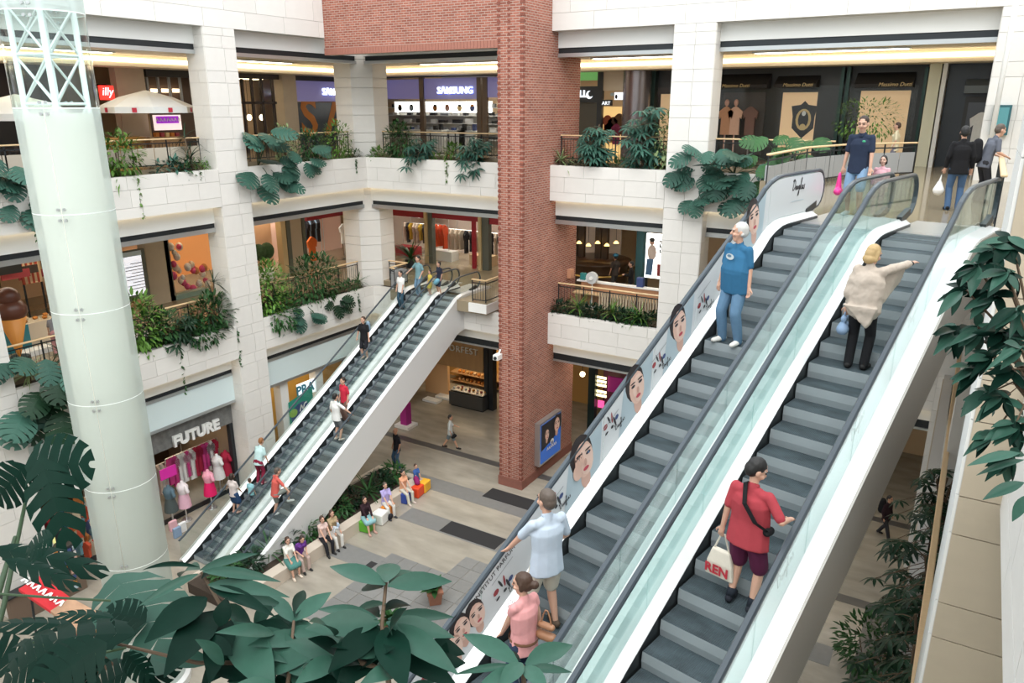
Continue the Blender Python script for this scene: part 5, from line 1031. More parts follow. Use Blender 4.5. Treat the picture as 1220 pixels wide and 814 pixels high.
def spiky(loc, label, n=22, size=.6, m=None, trunk=0, group=None, heads=1):
    size *= 1.3; n = int(n*1.2)
    loc = Vector(loc); t = thing('spiky_plant', label, 'plant', loc, group=group); me = leaf('s', m or LG_MID); st = MB()
    for hd in range(heads):
        top = loc+Vector((rnd(-.25, .25)*(heads > 1), rnd(-.25, .25)*(heads > 1), .03+trunk*(1-.3*hd))); st.tube([loc, top], .03, 5)
        for i in range(n//heads):
            a = rnd(0, 6.28); e = rnd(-.1, 1.3); put_leaf(t, me, top, (math.cos(a)*math.cos(e), math.sin(a)*math.cos(e), math.sin(e)), (0,0,1), size*rnd(.7, 1.1))
    st.build('stem', BARK, t); return t
def bush(loc, label, r=(.4, .4, .4), n=180, ls=.13, m=None, group=None, name='leafy_shrub', lift=None, out=None, kind='e', parent=None):
    if not group and name == 'leafy_shrub': r = (r[0]*1.4, r[1]*1.5, r[2]*1.75); n = int(n*1.9); ls *= 1.3; lift = None if lift is None else lift*1.5
    loc = Vector(loc); t = thing(name, label, 'plant', loc, group=group); b = MB(); src = leaf(kind, m or LG_MID); V = [v.co.copy() for v in src.vertices]; Fc = [tuple(p.vertices) for p in src.polygons]; lift = r[2] if lift is None else lift
    for i in range(n):
        u = Vector((rnd(-1, 1), rnd(-1, 1), rnd(-1, 1)))
        while u.length > 1 or u.length < .35: u = Vector((rnd(-1, 1), rnd(-1, 1), rnd(-1, 1)))
        p = loc+Vector((u.x*r[0], u.y*r[1], u.z*r[2]+lift)); d = (u+Vector((rnd(-.6, .6), rnd(-.6, .6), rnd(-.6, .4)))).normalized(); x = d.cross(Vector((0,0,1))); x = x.normalized() if x.length > .01 else Vector((1,0,0)); z = x.cross(d); s = ls*rnd(.7, 1.25); k = len(b.v)
        b.v += [tuple(p+x*(c.x*s)+d*(c.y*s)+z*(c.z*s)) for c in V]; b.f += [tuple(q+k for q in f) for f in Fc]
    tag(b.build('foliage', m or LG_MID, t, True), kind='stuff'); st = MB()
    for i in range(5): st.tube([loc, loc+Vector((rnd(-.6, .6)*r[0], rnd(-.6, .6)*r[1], lift+rnd(0, .5)*r[2]))], .014, 4)
    st.build('stems', BARK, t); return t
def trailer(loc, out, label, L=1.2, m=None, n=26, group=None):
    loc, out = Vector(loc), Vector(out); t = thing('trailing_vine', label, 'plant', loc, group=group); b = MB(); src = leaf('e', m or LG_MID); V = [v.co.copy() for v in src.vertices]; Fc = [tuple(p.vertices) for p in src.polygons]
    e = loc+out*.50; pts = [loc, e+Vector((0,0,.08))]+[e+Vector((rnd(-.04, .04), rnd(-.04, .04), -L*i/6)) for i in range(1, 7)]
    for i in range(n):
        f = rnd(.15, 1)*(len(pts)-1); j = min(int(f), len(pts)-2); p = pts[j].lerp(pts[j+1], f-j); d = (Vector((rnd(-1, 1), rnd(-1, 1), rnd(-1.2, .1)))+out*.5).normalized(); x = d.cross(Vector((0,0,1))).normalized(); z = x.cross(d); s = rnd(.09, .15); k = len(b.v)
        b.v += [tuple(p+x*(c.x*s*1.6)+d*(c.y*s)+z*(c.z*s)) for c in V]; b.f += [tuple(q+k for q in g) for g in Fc]
    tag(b.build('foliage', m or LG_MID, t, True), kind='stuff'); MB().tube(pts, .008, 4).build('stem', STEM, t); return t
OL, OB, OR = Vector((1,0,0)), Vector((0,-1,0)), Vector((-1,0,0))
def pl(px, lev):  # spot in a left planter
    p = PX(px, {2: 200, 1: 380}[lev], LX-.45); return Vector((LX-.48, p.y, (P2T if lev == 2 else P1T)-.12))
def pb_(px, lev): p = PY(px, {2: 195, 1: 380}[lev], BY+.45); return Vector((p.x, BY+.48, (P2T if lev == 2 else P1T)-.12))
# upper left, cafe bay
monstera(pl(8, 2), OL, 'dark split-leaf plant drooping over the parapet left of the glass column', 13, .62, LG_BLUE, .9, .8); monstera(pl(36, 2), OL, 'dark split-leaf plant hanging beside the glass column under the parasol', 9, .55, LG_BLUE, .8, .5)
trailer(pl(18, 2), OL, 'thin trailing vine under the split-leaf plant left of glass column', 1.9)
bush(pl(142, 2), 'bright yellow-green bush spilling over the parapet beside the glass column', (.45, .6, .45), 260, .18, LG_BRIGHT); spiky(pl(140, 2), 'spreading light green strap-leaf plant beside the glass column', 26, .75, LG_BRIGHT); trailer(pl(152, 2), OL, 'bright trailing vine below the yellow-green bush', 1.3, LG_BRIGHT, 30)
bush(pl(205, 2), 'low blue-green plant on the parapet under the slatted railing', (.35, .5, .28), 120, .2, LG_BLUE, lift=.1); bush(pl(222, 2)+Vector((.1,0,0)), 'small mid green plant beside the low blue-green plant', (.3, .3, .25), 90, .16, LG_MID, lift=.08); bush(pl(240, 2), 'small bright tuft of leaves beside the stone column', (.25, .3, .2), 110, .11, LG_BRIGHT, lift=.12)
spiky(pl(231, 2), 'tall dracaena with spiky heads next to the stone column', 45, .62, LG_DARK, 1.25, heads=3)
# upper left, bay by the corner
monstera(pl(308, 2), OL, 'large blue-green split-leaf plant right of the stone column', 14, .72, LG_BLUE, .7, 1.2); monstera(pl(350, 2), OL, 'split-leaf plant with two big leaves hanging below the parapet', 11, .62, LG_BLUE, .55, .6)
bush(pl(342, 2), 'pale variegated bush between two split-leaf plants', (.3, .35, .5), 200, .13, LG_PALE, lift=.55); bush(pl(372, 2), 'mid green bush beside the railing near the corner', (.35, .5, .42), 240, .14, LG_MID); bush(pl(404, 2), 'light green rounded bush nearest the corner pillar', (.35, .6, .5), 320, .13, LG_BRIGHT); bush(pl(423, 2), 'little tuft of leaves at the corner parapet end', (.2, .3, .18), 80, .11, LG_MID, lift=.1)
trailer(pl(415, 2), OL, 'short vine under the light green bush by corner', .5)
# upper back-left
bush(pb_(450, 2), 'small bright plant right of the corner pillar', (.35, .25, .2), 120, .15, LG_BRIGHT, lift=.1); bush(pb_(476, 2), 'leafy green bush under the electronics shop fascia', (.6, .3, .5), 320, .16, LG_MID); schefflera(pb_(505, 2), OB, 'blue-green umbrella plant in front of the electronics shop window', .9, 20, .55, LG_BLUE, .5); bush(pb_(520, 2), 'tiny bright tuft between umbrella plants', (.2, .2, .15), 60, .12, LG_BRIGHT, lift=.1)
bush(pb_(540, 2), 'bright drooping plant over the parapet by the electronics shop', (.35, .3, .35), 160, .16, LG_BRIGHT, lift=.15); trailer(pb_(540, 2), OB, 'bright vine under the drooping plant by the electronics shop', .9, LG_BRIGHT); schefflera(pb_(568, 2), OB, 'big blue-green umbrella plant hanging over parapet next to brick tower', .9, 26, .6, LG_BLUE, .8); spiky(pb_(530, 2)+Vector((0,.2,.0)), 'orange flowered bromeliad behind the parapet', 10, .3, mat('bromeliad', (.5, .22, .06), .5), .2)
# upper back-right
spiky(pb_(668, 2), 'pale spiky plant touching the brick tower', 30, .75, LG_PALE, .25); schefflera(pb_(708, 2), OB, 'full umbrella plant standing above the railing right of brick tower', 1.6, 34, .55, LG_BLUE); schefflera(pb_(765, 2), OB, 'tallest umbrella plant standing next to the stone column', 2.0, 44, .58, LG_BLUE); bush(pb_(790, 2), 'variegated climbing bush against the stone column', (.3, .25, .65), 240, .14, LG_PALE, lift=.7); bush(pb_(690, 2), 'low ivy along the parapet between tower and umbrella plants', (.9, .22, .16), 200, .12, LG_DARK, lift=.06); bush(pb_(740, 2), 'low leafy filler below the tall umbrella plants', (.8, .22, .2), 200, .12, LG_MID, lift=.06)
# upper right bay
monstera(pb_(846, 2), OB, 'large split-leaf plant hanging from the parapet right of the stone column', 15, .62, LG_BLUE, 1.0, .7); monstera(pb_(876, 2), OB, 'split-leaf plant with fern-like fronds along the boutique railing', 13, .58, LG_BLUE, .5, .8); monstera(pb_(908, 2), OB, 'split-leaf plant drooping beside the advert balustrade', 14, .6, LG_BLUE, 1.0, .7); monstera(pb_(932, 2), OB, 'split-leaf plant at the end of the boutique planter', 9, .5, LG_MID, .3, .6)
pbx = thing('planter_box', 'long dark planter box behind the footbridge railing', 'planter', (-5.3, 25.5, Z2)); cube('box', (-5.6, 24.0, Z2), (-5.0, 28.0, Z2+.45), GREYPANEL, pbx); cube('soil', (-5.55, 24.05, Z2+.45), (-5.05, 27.95, Z2+.46), SOIL, pbx)
slab('floor_planter_ledge', Z2, [(-5.7, 23.9, -4.6, 28.3)])
monstera((-5.3, 24.8, Z2+.46), OB, 'split-leaf plant in the planter box behind footbridge railing', 9, .45, LG_MID, .2, .6); monstera((-5.3, 26.8, Z2+.46), OB, 'leafy fronds at the far end of the planter box', 9, .45, LG_MID, .2, .6)
q = PZ(1040, 182, Z2+.0); ft = thing('potted_tree', 'round-headed potted ficus tree in front of the boutique windows', 'potted plant', (q.x, q.y, Z2)); q = Vector((-3.6, 29.3, Z2)); ft.location = q
MB().lathe([(0, 0), (.3, 0), (.38, .5), (0, .5)], q, 14).build('pot', GREYPANEL, ft); MB().tube([q+Vector((0,0,.5)), q+Vector((.05, 0, 1.2))], .04, 6).build('trunk', BARK, ft)
b = MB(); src = leaf('e', LG_MID); V = [v.co.copy() for v in src.vertices]; Fc = [tuple(p.vertices) for p in src.polygons]
for i in range(520):
    u = Vector((rnd(-1, 1), rnd(-1, 1), rnd(-1, 1)))
    if u.length > 1: u.normalize()
    p = q+Vector((u.x*1.05, u.y*.9, 1.75+u.z*.72)); d = (u+Vector((rnd(-.5, .5), rnd(-.5, .5), rnd(-.5, .3)))).normalized(); x = d.cross(Vector((0,0,1))).normalized(); z = x.cross(d); s = rnd(.10, .17); k = len(b.v); b.v += [tuple(p+x*(c.x*s)+d*(c.y*s)+z*(c.z*s)) for c in V]; b.f += [tuple(w+k for w in f) for f in Fc]
tag(b.build('foliage', LG_BRIGHT, ft, True), kind='stuff')
# middle left, ice cream bay
spiky(pl(22, 1), 'pale spiky plant by the giant ice cream cone', 34, .7, LG_PALE, .3); monstera(pl(40, 1), OL, 'split-leaf plant hanging in front of the dessert counter', 11, .8, LG_BLUE, .9, .9); monstera(pl(56, 1), OL, 'dark split-leaf plant with leaves trailing low beside glass column', 11, .85, LG_DARK, 1.3, .5); spiky(pl(70, 1), 'dark tall strap-leaf plant hidden partly by the glass column', 30, .8, LG_DARK, .6)
bush(pl(165, 1), 'yellow-green bamboo-like bush right of the glass column', (.4, .6, .75), 330, .22, LG_BRIGHT, lift=.6); bush(pl(188, 1), 'mid green bush under the lit notice board', (.4, .6, .5), 260, .2, LG_MID, lift=.4); schefflera(pl(205, 1), OL, 'umbrella plant below the gift shop window', .8, 18, .5, LG_DARK, .3); spiky(pl(222, 1), 'light green dracaena rosette in the middle gallery planter', 30, .6, LG_MID, .5); spiky(pl(255, 1), 'tall dark dracaena against the side of stone column', 70, .6, LG_DARK, 1.9, heads=4); bush(pl(252, 1), 'dense green bush at the foot of the tall dracaena', (.4, .8, .55), 380, .19, LG_MID, lift=.4); bush(pl(235, 1)+Vector((.2,0,0)), 'leafy clump spilling over the middle parapet', (.45, .7, .3), 200, .2, LG_MID, lift=.1)
trailer(pl(272, 1), OL, 'vine trailing by the edge of the stone column', 1.6); trailer(pl(200, 1), OL, 'long thin vine hanging below the middle parapet', 1.9)
# middle left, corner bay
bush(pl(322, 1), 'tall light green bush beside stone column on middle gallery', (.45, .7, .85), 520, .19, LG_BRIGHT, lift=.6); bush(pl(330, 1)+Vector((.25,0,0)), 'bright leafy clump spilling over parapet right of column', (.45, .6, .5), 280, .2, LG_MID, lift=.0); bush(pl(376, 1), 'broad dark green bush covering the railing on middle gallery', (.5, 1.1, .75), 560, .2, LG_MID, lift=.6); monstera(pl(360, 1), OL, 'split leaves drooping from under the dark green bush', 6, .55, LG_BLUE, .7, .2); monstera(pl(392, 1), OL, 'hanging split leaves right of the dark green bush', 5, .5, LG_DARK, .6, .1); bush(pl(418, 1), 'low tuft of leaves near the corner on middle gallery', (.3, .6, .22), 140, .16, LG_MID, lift=.1); spiky(pl(430, 1), 'small pale spiky plant next to the corner pillar', 24, .5, LG_MID, .3); trailer(pl(420, 1), OL, 'thin vine hanging beside the left escalator', .9)
# middle back-right
for px, k, lab in ((668, 'b', 'low dark ivy next to the brick tower on middle parapet'), (688, 's', 'bright spiky plant beside the standing fan'), (700, 'b', 'green clump under the standing fan'), (712, 'b', 'leafy clump spilling over the middle parapet near booth'), (728, 's', 'light green spiky plant before the booth slats'), (740, 'b', 'low green clump before the booth slats'), (753, 'b', 'dense low clump at the middle of booth parapet'), (762, 's', 'tall spiky plant near the stone column on middle parapet'), (776, 'b', 'leafy clump against the stone column on middle parapet')):
    if k == 's': spiky(pb_(px, 1), lab, 26, .62, LG_BRIGHT, .35)
    else: bush(pb_(px, 1), lab, (.45, .25, .26), 170, .16, LG_MID if px % 2 else LG_DARK, lift=.12)
# shop-front palm
q = PY(489, 305, 31.5); q.z = Z1; pp_ = thing('potted_palm', 'bushy potted palm in front of the red trimmed fashion shop', 'potted plant', q); lpart('pot', MB().lathe([(0, 0), (.25, 0), (.32, .45), (0, .45)], seg=12), DARKMET, pp_)
for i in range(46): a, e = rnd(0, 6.28), rnd(0, 1.4); put_leaf(pp_, leaf('s', LG_MID), q+Vector((0,0,.45)), (math.cos(a)*math.cos(e), math.sin(a)*math.cos(e), math.sin(e)+.2), (0,0,1), rnd(.9, 1.3), 1.6)
# ---- ground floor long planter below the left escalators, with bench edge
gp = thing('bench_planter', 'long low stone planter with bench edge beneath the left escalators', 'planter', (-19.6, 19.5, 0))
BENCH = mat('bench_stone', (.58, .50, .42), .5, var=.06, scale=3)
cube('bench_edge', (-19.0, 13.2, 0), (-18.55, 23.2, .48), BENCH, gp); cube('end_wall', (-20.9, 23.0, 0), (-19.0, 23.3, .48), BENCH, gp); cube('soil', (-20.9, 13.2, .0), (-19.0, 23.0, .38), SOIL, gp); cube('far_edge', (-21.05, 13.2, 0), (-20.9, 23.3, .48), BENCH, gp)
for i, y in enumerate(frange(13.9, 22.6, .87)):
    if i % 3 == 2: spiky((-19.6, y, .38), 'strap-leaf plant in the long planter under the escalator', 26, .75, LG_MID, .2, group='strap-leaf plants in the bench planter')
    else: bush((-19.7, y, .38), 'dark leafy shrub in the long planter under the escalator', (.55, .5, .42), 230, .24, LG_DARK if i % 2 else LG_MID, group='shrubs in the bench planter', lift=.3)
# small terracotta pots on the ground floor
TERRA = mat('terracotta', (.30, .13, .08), .7)
for (x, y), lab in (((518, 718), 'small potted plant in brown pot on the grey pavers'), ((466, 757), 'second potted plant in brown pot half hidden by foreground leaves')):
    q = PZ(x, y, 0); t = thing('potted_plant', lab, 'potted plant', q); lpart('pot', MB().lathe([(0, 0), (.26, 0), (.34, .45), (.38, .45), (.38, .52), (0, .52)], seg=4), TERRA, t)
    for i in range(26): a, e = rnd(0, 6.28), rnd(.2, 1.4); put_leaf(t, leaf('e', LG_MID), q+Vector((0, 0, .5)), (math.cos(a)*math.cos(e), math.sin(a)*math.cos(e), math.sin(e)), (0,0,1), rnd(.35, .6))
# ---- right side: middle gallery planter and ground floor bush
cube('planter_bed', (RX-.05, 7, P1B), (RX+.45, 18, P1T-.1), SOIL, wr)
for i, (px, py, Y) in enumerate(((1120, 462, 17.4), (1112, 560, 15.2), (1118, 600, 14.0), (1105, 645, 12.9), (1110, 690, 11.9), (1100, 740, 11.0), (1088, 785, 10.2))):
    schefflera((RX+.05, Y, P1T-.1), OR, 'dark umbrella plant in the middle gallery planter below the right wall', 1.1, 22, .5, LG_DARK, .5, group='umbrella plants along the right planter')
q = PZ(1030, 800, 0); bush(q, 'round green bush on ground floor under the right escalator', (.9, .9, .9), 420, .24, LG_MID, name='ground_shrub')
bush(q+Vector((1.0, .8, 0)), 'second darker bush on ground floor beside the round green bush', (.8, .8, .8), 320, .24, LG_DARK, name='ground_shrub')
# ================================================================== PEOPLE
SKINS = {'fair': mat('skin_fair', (.62, .36, .26), .5), 'tan': mat('skin_tan', (.52, .28, .18), .5), 'pale': mat('skin_pale', (.68, .43, .34), .5)}
HAIRS = {k: mat('hair_'+k, c, .55, bump=.4, scale=30, stretch=(1, 1, .2)) for k, c in dict(black=(.012, .011, .011), brown=(.06, .03, .018), darkbrown=(.03, .016, .010), grey=(.55, .54, .52), blond=(.52, .36, .17), shaved=(.10, .075, .06), ginger=(.25, .10, .03)).items()}
EYE = plain('eye_dark', .02, .015, .015); LIPM = plain('lip', .42, .14, .12)
def ik(a, b, l1, l2, hint):
    a, b = Vector(a), Vector(b); d = b-a; L = min(d.length, (l1+l2)*.999); d.normalize(); x = (l1*l1-l2*l2+L*L)/(2*L); h = math.sqrt(max(0, l1*l1-x*x)); hint = Vector(hint); p = hint-d*hint.dot(d); p.normalize(); return a+d*x+p*h, a+d*L
def smooth_obj(name, mb, m, parent, vox, it=5):
    o = lpart(name, mb, m, parent, True); r = o.modifiers.new('skin', 'REMESH'); r.mode = 'VOXEL'; r.voxel_size = vox; r.use_smooth_shade = True
    s = o.modifiers.new('soften', 'SMOOTH'); s.iterations = it; s.factor = .5; return o
def person(label, base, head_deg, H=1.75, skin='fair', hair=('short', 'brown'), top=(.5,.5,.5), sleeve='short', bottom=('trousers', (.05, .06, .1)), shoes=(.03,.03,.03), lh=None, rh=None, lf=None, rf=None, hip=None, lean=0, turn=0, nod=0, vox=.02, female=False, belly=0, group=None, collar=None, belt=None, child=False, knee=None, lelb=None, relb=None, sit=False, bulk=1.0):
    """x right, y forward, z up; sizes for 1.75 m then scaled"""
    k = H/1.75; t = thing('person', label, 'person', base, -math.radians(head_deg), group); t.scale = (k, k, k)
    SK = SKINS[skin]; X = Vector((1,0,0)); hp = Vector(hip or (0, 0, .93)); ln = math.radians(lean); up = Vector((0, math.sin(ln), math.cos(ln)))
    sw = (.178 if not female else .156)*(.6+.4*bulk); hw = .095
    chest = hp+up*.36; sh = hp+up*.50; neck = hp+up*.56; hd = hp+up*.70+Vector((0, .02, 0))
    if child: hd = hp+up*.72
    RT = Matrix.Rotation(-math.radians(turn), 3, 'Z') @ Matrix.Rotation(-math.radians(nod)-ln*.4, 3, 'X')
    hs = 1.16 if child else 1.07
    def hpnt(x, y, z): return hd+RT@(Vector((x, y, z))*hs)
    # limbs
    S, E, Wr, Hd = {}, {}, {}, {}
    for s, h, el in ((-1, lh, lelb), (1, rh, relb)):
        S[s] = sh+X*(s*sw); tgt = Vector(h) if h else S[s]+Vector((s*.07, .06, -.52)); E[s], Wr[s] = ik(S[s], tgt, .285, .255, el or Vector((s*.45, -1, -.15)))
        Hd[s] = (Wr[s]-E[s]).normalized()
    Hp, Kn, An = {}, {}, {}
    for s, f in ((-1, lf), (1, rf)):
        Hp[s] = hp+X*(s*hw)+Vector((0, 0, -.04)); tgt = Vector(f) if f else Vector((s*.10, 0, 0)); Kn[s], An[s] = ik(Hp[s], tgt+Vector((0, 0, .09)), .42, .41, knee or Vector((s*.12, 1, .1)))
    # body: one continuous skin
    b = MB()
    b.cap(hp+Vector((0,0,-.03)), .105, hp+up*.18, .095, X, 1.38); b.cap(hp+up*.18, .095, chest, .108, X, 1.38); b.cap(S[-1]+X*.05-up*.045, .042, S[1]-X*.05-up*.045, .042); b.cap(neck-up*.06, .050, hd-up*.03, .052)
    b.ell(hpnt(0, 0, .045), .076*hs, .095*hs, .098*hs, RT); b.cap(hpnt(0, .028, -.015), .066*hs, hpnt(0, .042, -.075), .042*hs, X, 1.05); b.cap(hpnt(0, .092, .035), .012, hpnt(0, .112, -.005), .018); 
    for s in (-1, 1): b.ell(hpnt(s*.078, -.005, .01), .014, .024, .036, RT); b.ell(hpnt(s*.036, .068, -.015), .03, .03, .028, RT)
    b.ell(hpnt(0, .08, .055), .055, .022, .016, RT)
    for s in (-1, 1):
        b.cap(S[s]-up*.03, .040, E[s], .039); b.cap(E[s], .039, Wr[s], .027)
        d = Hd[s]; n = d.cross(X*s); n = n.normalized() if n.length > .2 else Vector((0, 1, 0)); sd = n.cross(d).normalized()  # sd: across the palm
        p0, p1 = Wr[s]+d*.02, Wr[s]+d*.085; b.cap(p0, .022, p1, .021, sd, 1.55)
        for i, L in enumerate((.058, .068, .064, .05)):
            o = (i-1.5)*.0205; q = p1+sd*o+d*.008; m1 = q+d*L*.55+n*.006; b.cap(q, .0088, m1, .0082, seg=6); b.cap(m1, .0082, m1+(d*.8+n*.6).normalized()*L*.5, .0068, seg=6)
        q = p0+sd*(-.032*s)+d*.02; b.cap(q, .0125, q+(d*.75-sd*s*.6).normalized()*.045, .0105, seg=6); q2 = q+(d*.75-sd*s*.6).normalized()*.045; b.cap(q2, .0105, q2+(d*.95+n*.2).normalized()*.03, .008, seg=6)
        b.cap(Hp[s], .082, Kn[s], .055); b.cap(Kn[s], .054, Kn[s].lerp(An[s], .3), .056); b.cap(Kn[s].lerp(An[s], .3), .056, An[s], .034); b.cap(An[s]-Vector((0,0,.035)), .034, An[s]+Vector((s*.02, .13, -.055)), .028)
    bd_ = smooth_obj('body', b, SK, t, vox, 3)
    for s in (-1, 1): lpart('eye', MB().ell(hpnt(s*.034, .087, .03), .014, .009, .009, RT, 8, 5), EYE, bd_, True); lpart('eyebrow', MB().cap(hpnt(s*.016, .098, .052), .005, hpnt(s*.052, .085, .054), .005), HAIRS[hair[1]] if hair[1] != 'shaved' else EYE, bd_, True)
    lpart('mouth', MB().ell(hpnt(0, .084, -.045), .022, .012, .008, RT, 8, 5), LIPM, bd_, True)
    # hair
    hk, hc = hair
    if hk != 'bald':
        b = MB(); b.ell(hpnt(0, -.016, .062), .084*hs, .10*hs, .094*hs, RT); b.ell(hpnt(0, -.045, .02), .078*hs, .078*hs, .085*hs, RT)
        if hk in ('bob', 'long', 'bun', 'tail'): 
            for s in (-1, 1): b.cap(hpnt(s*.07, -.01, .05), .03, hpnt(s*.078, -.01, -.05 if hk == 'bob' else -.01), .028)
        if hk == 'bob': b.ell(hpnt(0, -.05, -.05), .095, .075, .075, RT); 
        if hk == 'long': b.cap(hpnt(0, -.06, 0), .075, hpnt(0, -.10, -.26), .06, RT@X, 1.35)
        if hk == 'bun': b.ell(hpnt(0, -.135, .02), .05, .05, .05, RT)
        if hk == 'tail': b.cap(hpnt(0, -.12, .05), .035, hpnt(0, -.15, -.15), .03)
        if hk == 'full': b.ell(hpnt(0, -.02, .055), .094, .108, .10, RT); b.cap(hpnt(-.07, -.02, -.01), .03, hpnt(.07, -.02, -.01), .03)
        smooth_obj('hair', b, HAIRS[hc], t, max(vox, .010), 3)
    # top
    TM = fabric(*top); b = MB(); hem = .0 if bottom[0] != 'none' else -.1
    bx = 1.47*bulk
    b.cap(hp+Vector((0,0,-.15 if not sit else -.05)), .142+belly*.02, hp+up*.16+Vector((0, belly*.05, 0)), .120+belly*.035, X, bx*(.98 if not female else .94), flat=True); b.cap(hp+up*.16+Vector((0, belly*.05, 0)), .120+belly*.035, chest, .130, X, bx); b.cap(chest, .126, sh-up*.06, .085, X, 1.55*bulk); b.cap(S[-1]+X*.03-up*.03, .058, S[1]-X*.03-up*.03, .058); b.cap(S[-1]*.5+S[1]*.5-X*.07-up*.01, .058, S[-1]*.5+S[1]*.5+X*.07-up*.01, .058); b.cap(sh, .066, neck+up*.0, .058)
    if female: 
        for s in (-1, 1): b.ell(chest+X*(s*.07)+up*.02+Vector((0, .10, 0)), .07, .055, .065)
    for s in (-1, 1):
        if sleeve == 'short': b.cap(S[s]-up*.018, .058, S[s].lerp(E[s], .86), .056)
        elif sleeve == 'cap': b.cap(S[s]-up*.018, .056, S[s].lerp(E[s], .4), .056)
        elif sleeve == 'long': b.cap(S[s]-up*.018, .058, E[s], .053); b.cap(E[s], .055, E[s].lerp(Wr[s], .9), .042)
        elif sleeve == 'roll': b.cap(S[s]-up*.018, .058, E[s], .056); b.cap(E[s], .056, E[s].lerp(Wr[s], .25), .052)
    smooth_obj('shirt', b, TM, t, max(vox, .011))
    if collar: smooth_obj('collar', MB().cap(neck+Vector((-.04, 0, -.005)), .03, neck+Vector((.04, 0, -.005)), .03).cap(neck+Vector((-.035, .04, -.02)), .022, neck+Vector((-.02, .075, -.06)), .016).cap(neck+Vector((.035, .04, -.02)), .022, neck+Vector((.02, .075, -.06)), .016), fabric(*collar), t, max(vox, .010), 2)
    # bottom
    kind, bc = bottom[0], bottom[1]; BM = fabric(*bc); b = MB()
    if kind in ('trousers', 'shorts', 'capri'):
        b.cap(hp+up*.04, .116, hp+Vector((0,0,-.07)), .118, X, 1.36)
        for s in (-1, 1):
            if kind == 'shorts': b.cap(Hp[s]+Vector((0,0,-.01)), .098*bulk, Hp[s].lerp(Kn[s], .92), .086*bulk)
            elif kind == 'capri': b.cap(Hp[s], .1, Kn[s], .072); b.cap(Kn[s], .072, Kn[s].lerp(An[s], .55), .062)
            else: b.cap(Hp[s], .098*bulk, Kn[s], .073*bulk); b.cap(Kn[s], .073*bulk, Kn[s].lerp(An[s], .4), .07*bulk); b.cap(Kn[s].lerp(An[s], .4), .07*bulk, An[s]+Vector((0, 0, -.035)), .064)
        smooth_obj('trousers' if kind == 'trousers' else 'shorts' if kind == 'shorts' else 'cropped_trousers', b, BM, t, max(vox, .011))
    elif kind == 'skirt':
        L = bottom[2] if len(bottom) > 2 else .45
        for s in (-1, 1): b.cap(Hp[s], .115, Hp[s].lerp(Kn[s], min(1.0, L/.42)), .125)
        b.cap(hp+up*.05, .118, hp+Vector((0,0,-.08)), .13, X, 1.36); m_ = (Kn[-1]+Kn[1])/2; b.cap(hp+Vector((0,0,-.08)), .13, hp.lerp(m_, min(1, L/.42)), .13, X, 1.5)
        smooth_obj('skirt', b, BM, t, max(vox, .014))
    if belt: lpart('belt', MB().lathe([(.172, -.02), (.176, 0), (.172, .02)], hp+up*.03, 20), fabric(*belt), t, True)
    if shoes:
        for s in (-1, 1):
            a = An[s]; b = MB(); b.cap(a+Vector((0, -.03, -.035)), .046, a+Vector((s*.012, .06, -.045)), .046); b.cap(a+Vector((s*.012, .06, -.05)), .044, a+Vector((s*.028, .155, -.058)), .036, X, 1.15)
            smooth_obj('shoe', b, fabric(*shoes), t, max(vox*.9, .010), 2)
    t['_k'] = k
    return t, dict(S=S, E=E, W=Wr, hp=hp, sh=sh, neck=neck, chest=chest, k=k, hd=hd, up=up, An=An, Kn=Kn)
def loc_of(t, w):
    """world point -> the person's own coordinates"""
    return mw(t).inverted() @ Vector(w)
def frame(base, deg, H):
    return (Matrix.Translation(Vector(base)) @ Matrix.Rotation(-math.radians(deg), 4, 'Z') @ Matrix.Scale(H/1.75, 4)).inverted()
for k_ in ('_k',): pass
WHT = (.78, .78, .77)
def on_big(kk, lat, d=.2): return BIG.P0+BIG.u*(kk*.4+d)+BIG.l*lat+Vector((0, 0, kk*.23094))
def on_left(kk, lat, d=.2): return LEF.P0+LEF.u*(kk*.4+d)+LEF.l*lat+Vector((0, 0, kk*.23094))
STP = .23094
# --- man in blue tee, left lane of the big pair: faces down and left
p = on_big(0, -1.34, .14); man, J = person('grey-haired man in teal blue tee and jeans standing on the advert-side escalator', p, 208, 1.93, 'fair', ('full', 'grey'), (.035, .14, .265), 'short', ('trousers', (.12, .22, .34)), (.72, .70, .66), lh=(-.27, .02, .80), rh=(.27, .08, .78), lf=(-.15, .02, 0), rf=(.13, .05, 0), belly=.9, turn=38, bulk=1.12, vox=.0075)
f = Flat(lambda x, y, d: J['chest']+Vector((x, .178+.0015*d-.15*abs(x)**1.5, y))); f.ell(0, .02, .075, .045, plain('tee_print', .55, .6, .62)); f.ell(.01, .03, .04, .02, plain('tee_print_dark', .1, .2, .3)); o = f.build('shirt_print', None); o.parent = man
lpart('watch', MB().cap(J['W'][1]-Vector((.03, 0, 0)), .016, J['W'][1]+Vector((.03, 0, 0)), .016), CHROME, man)
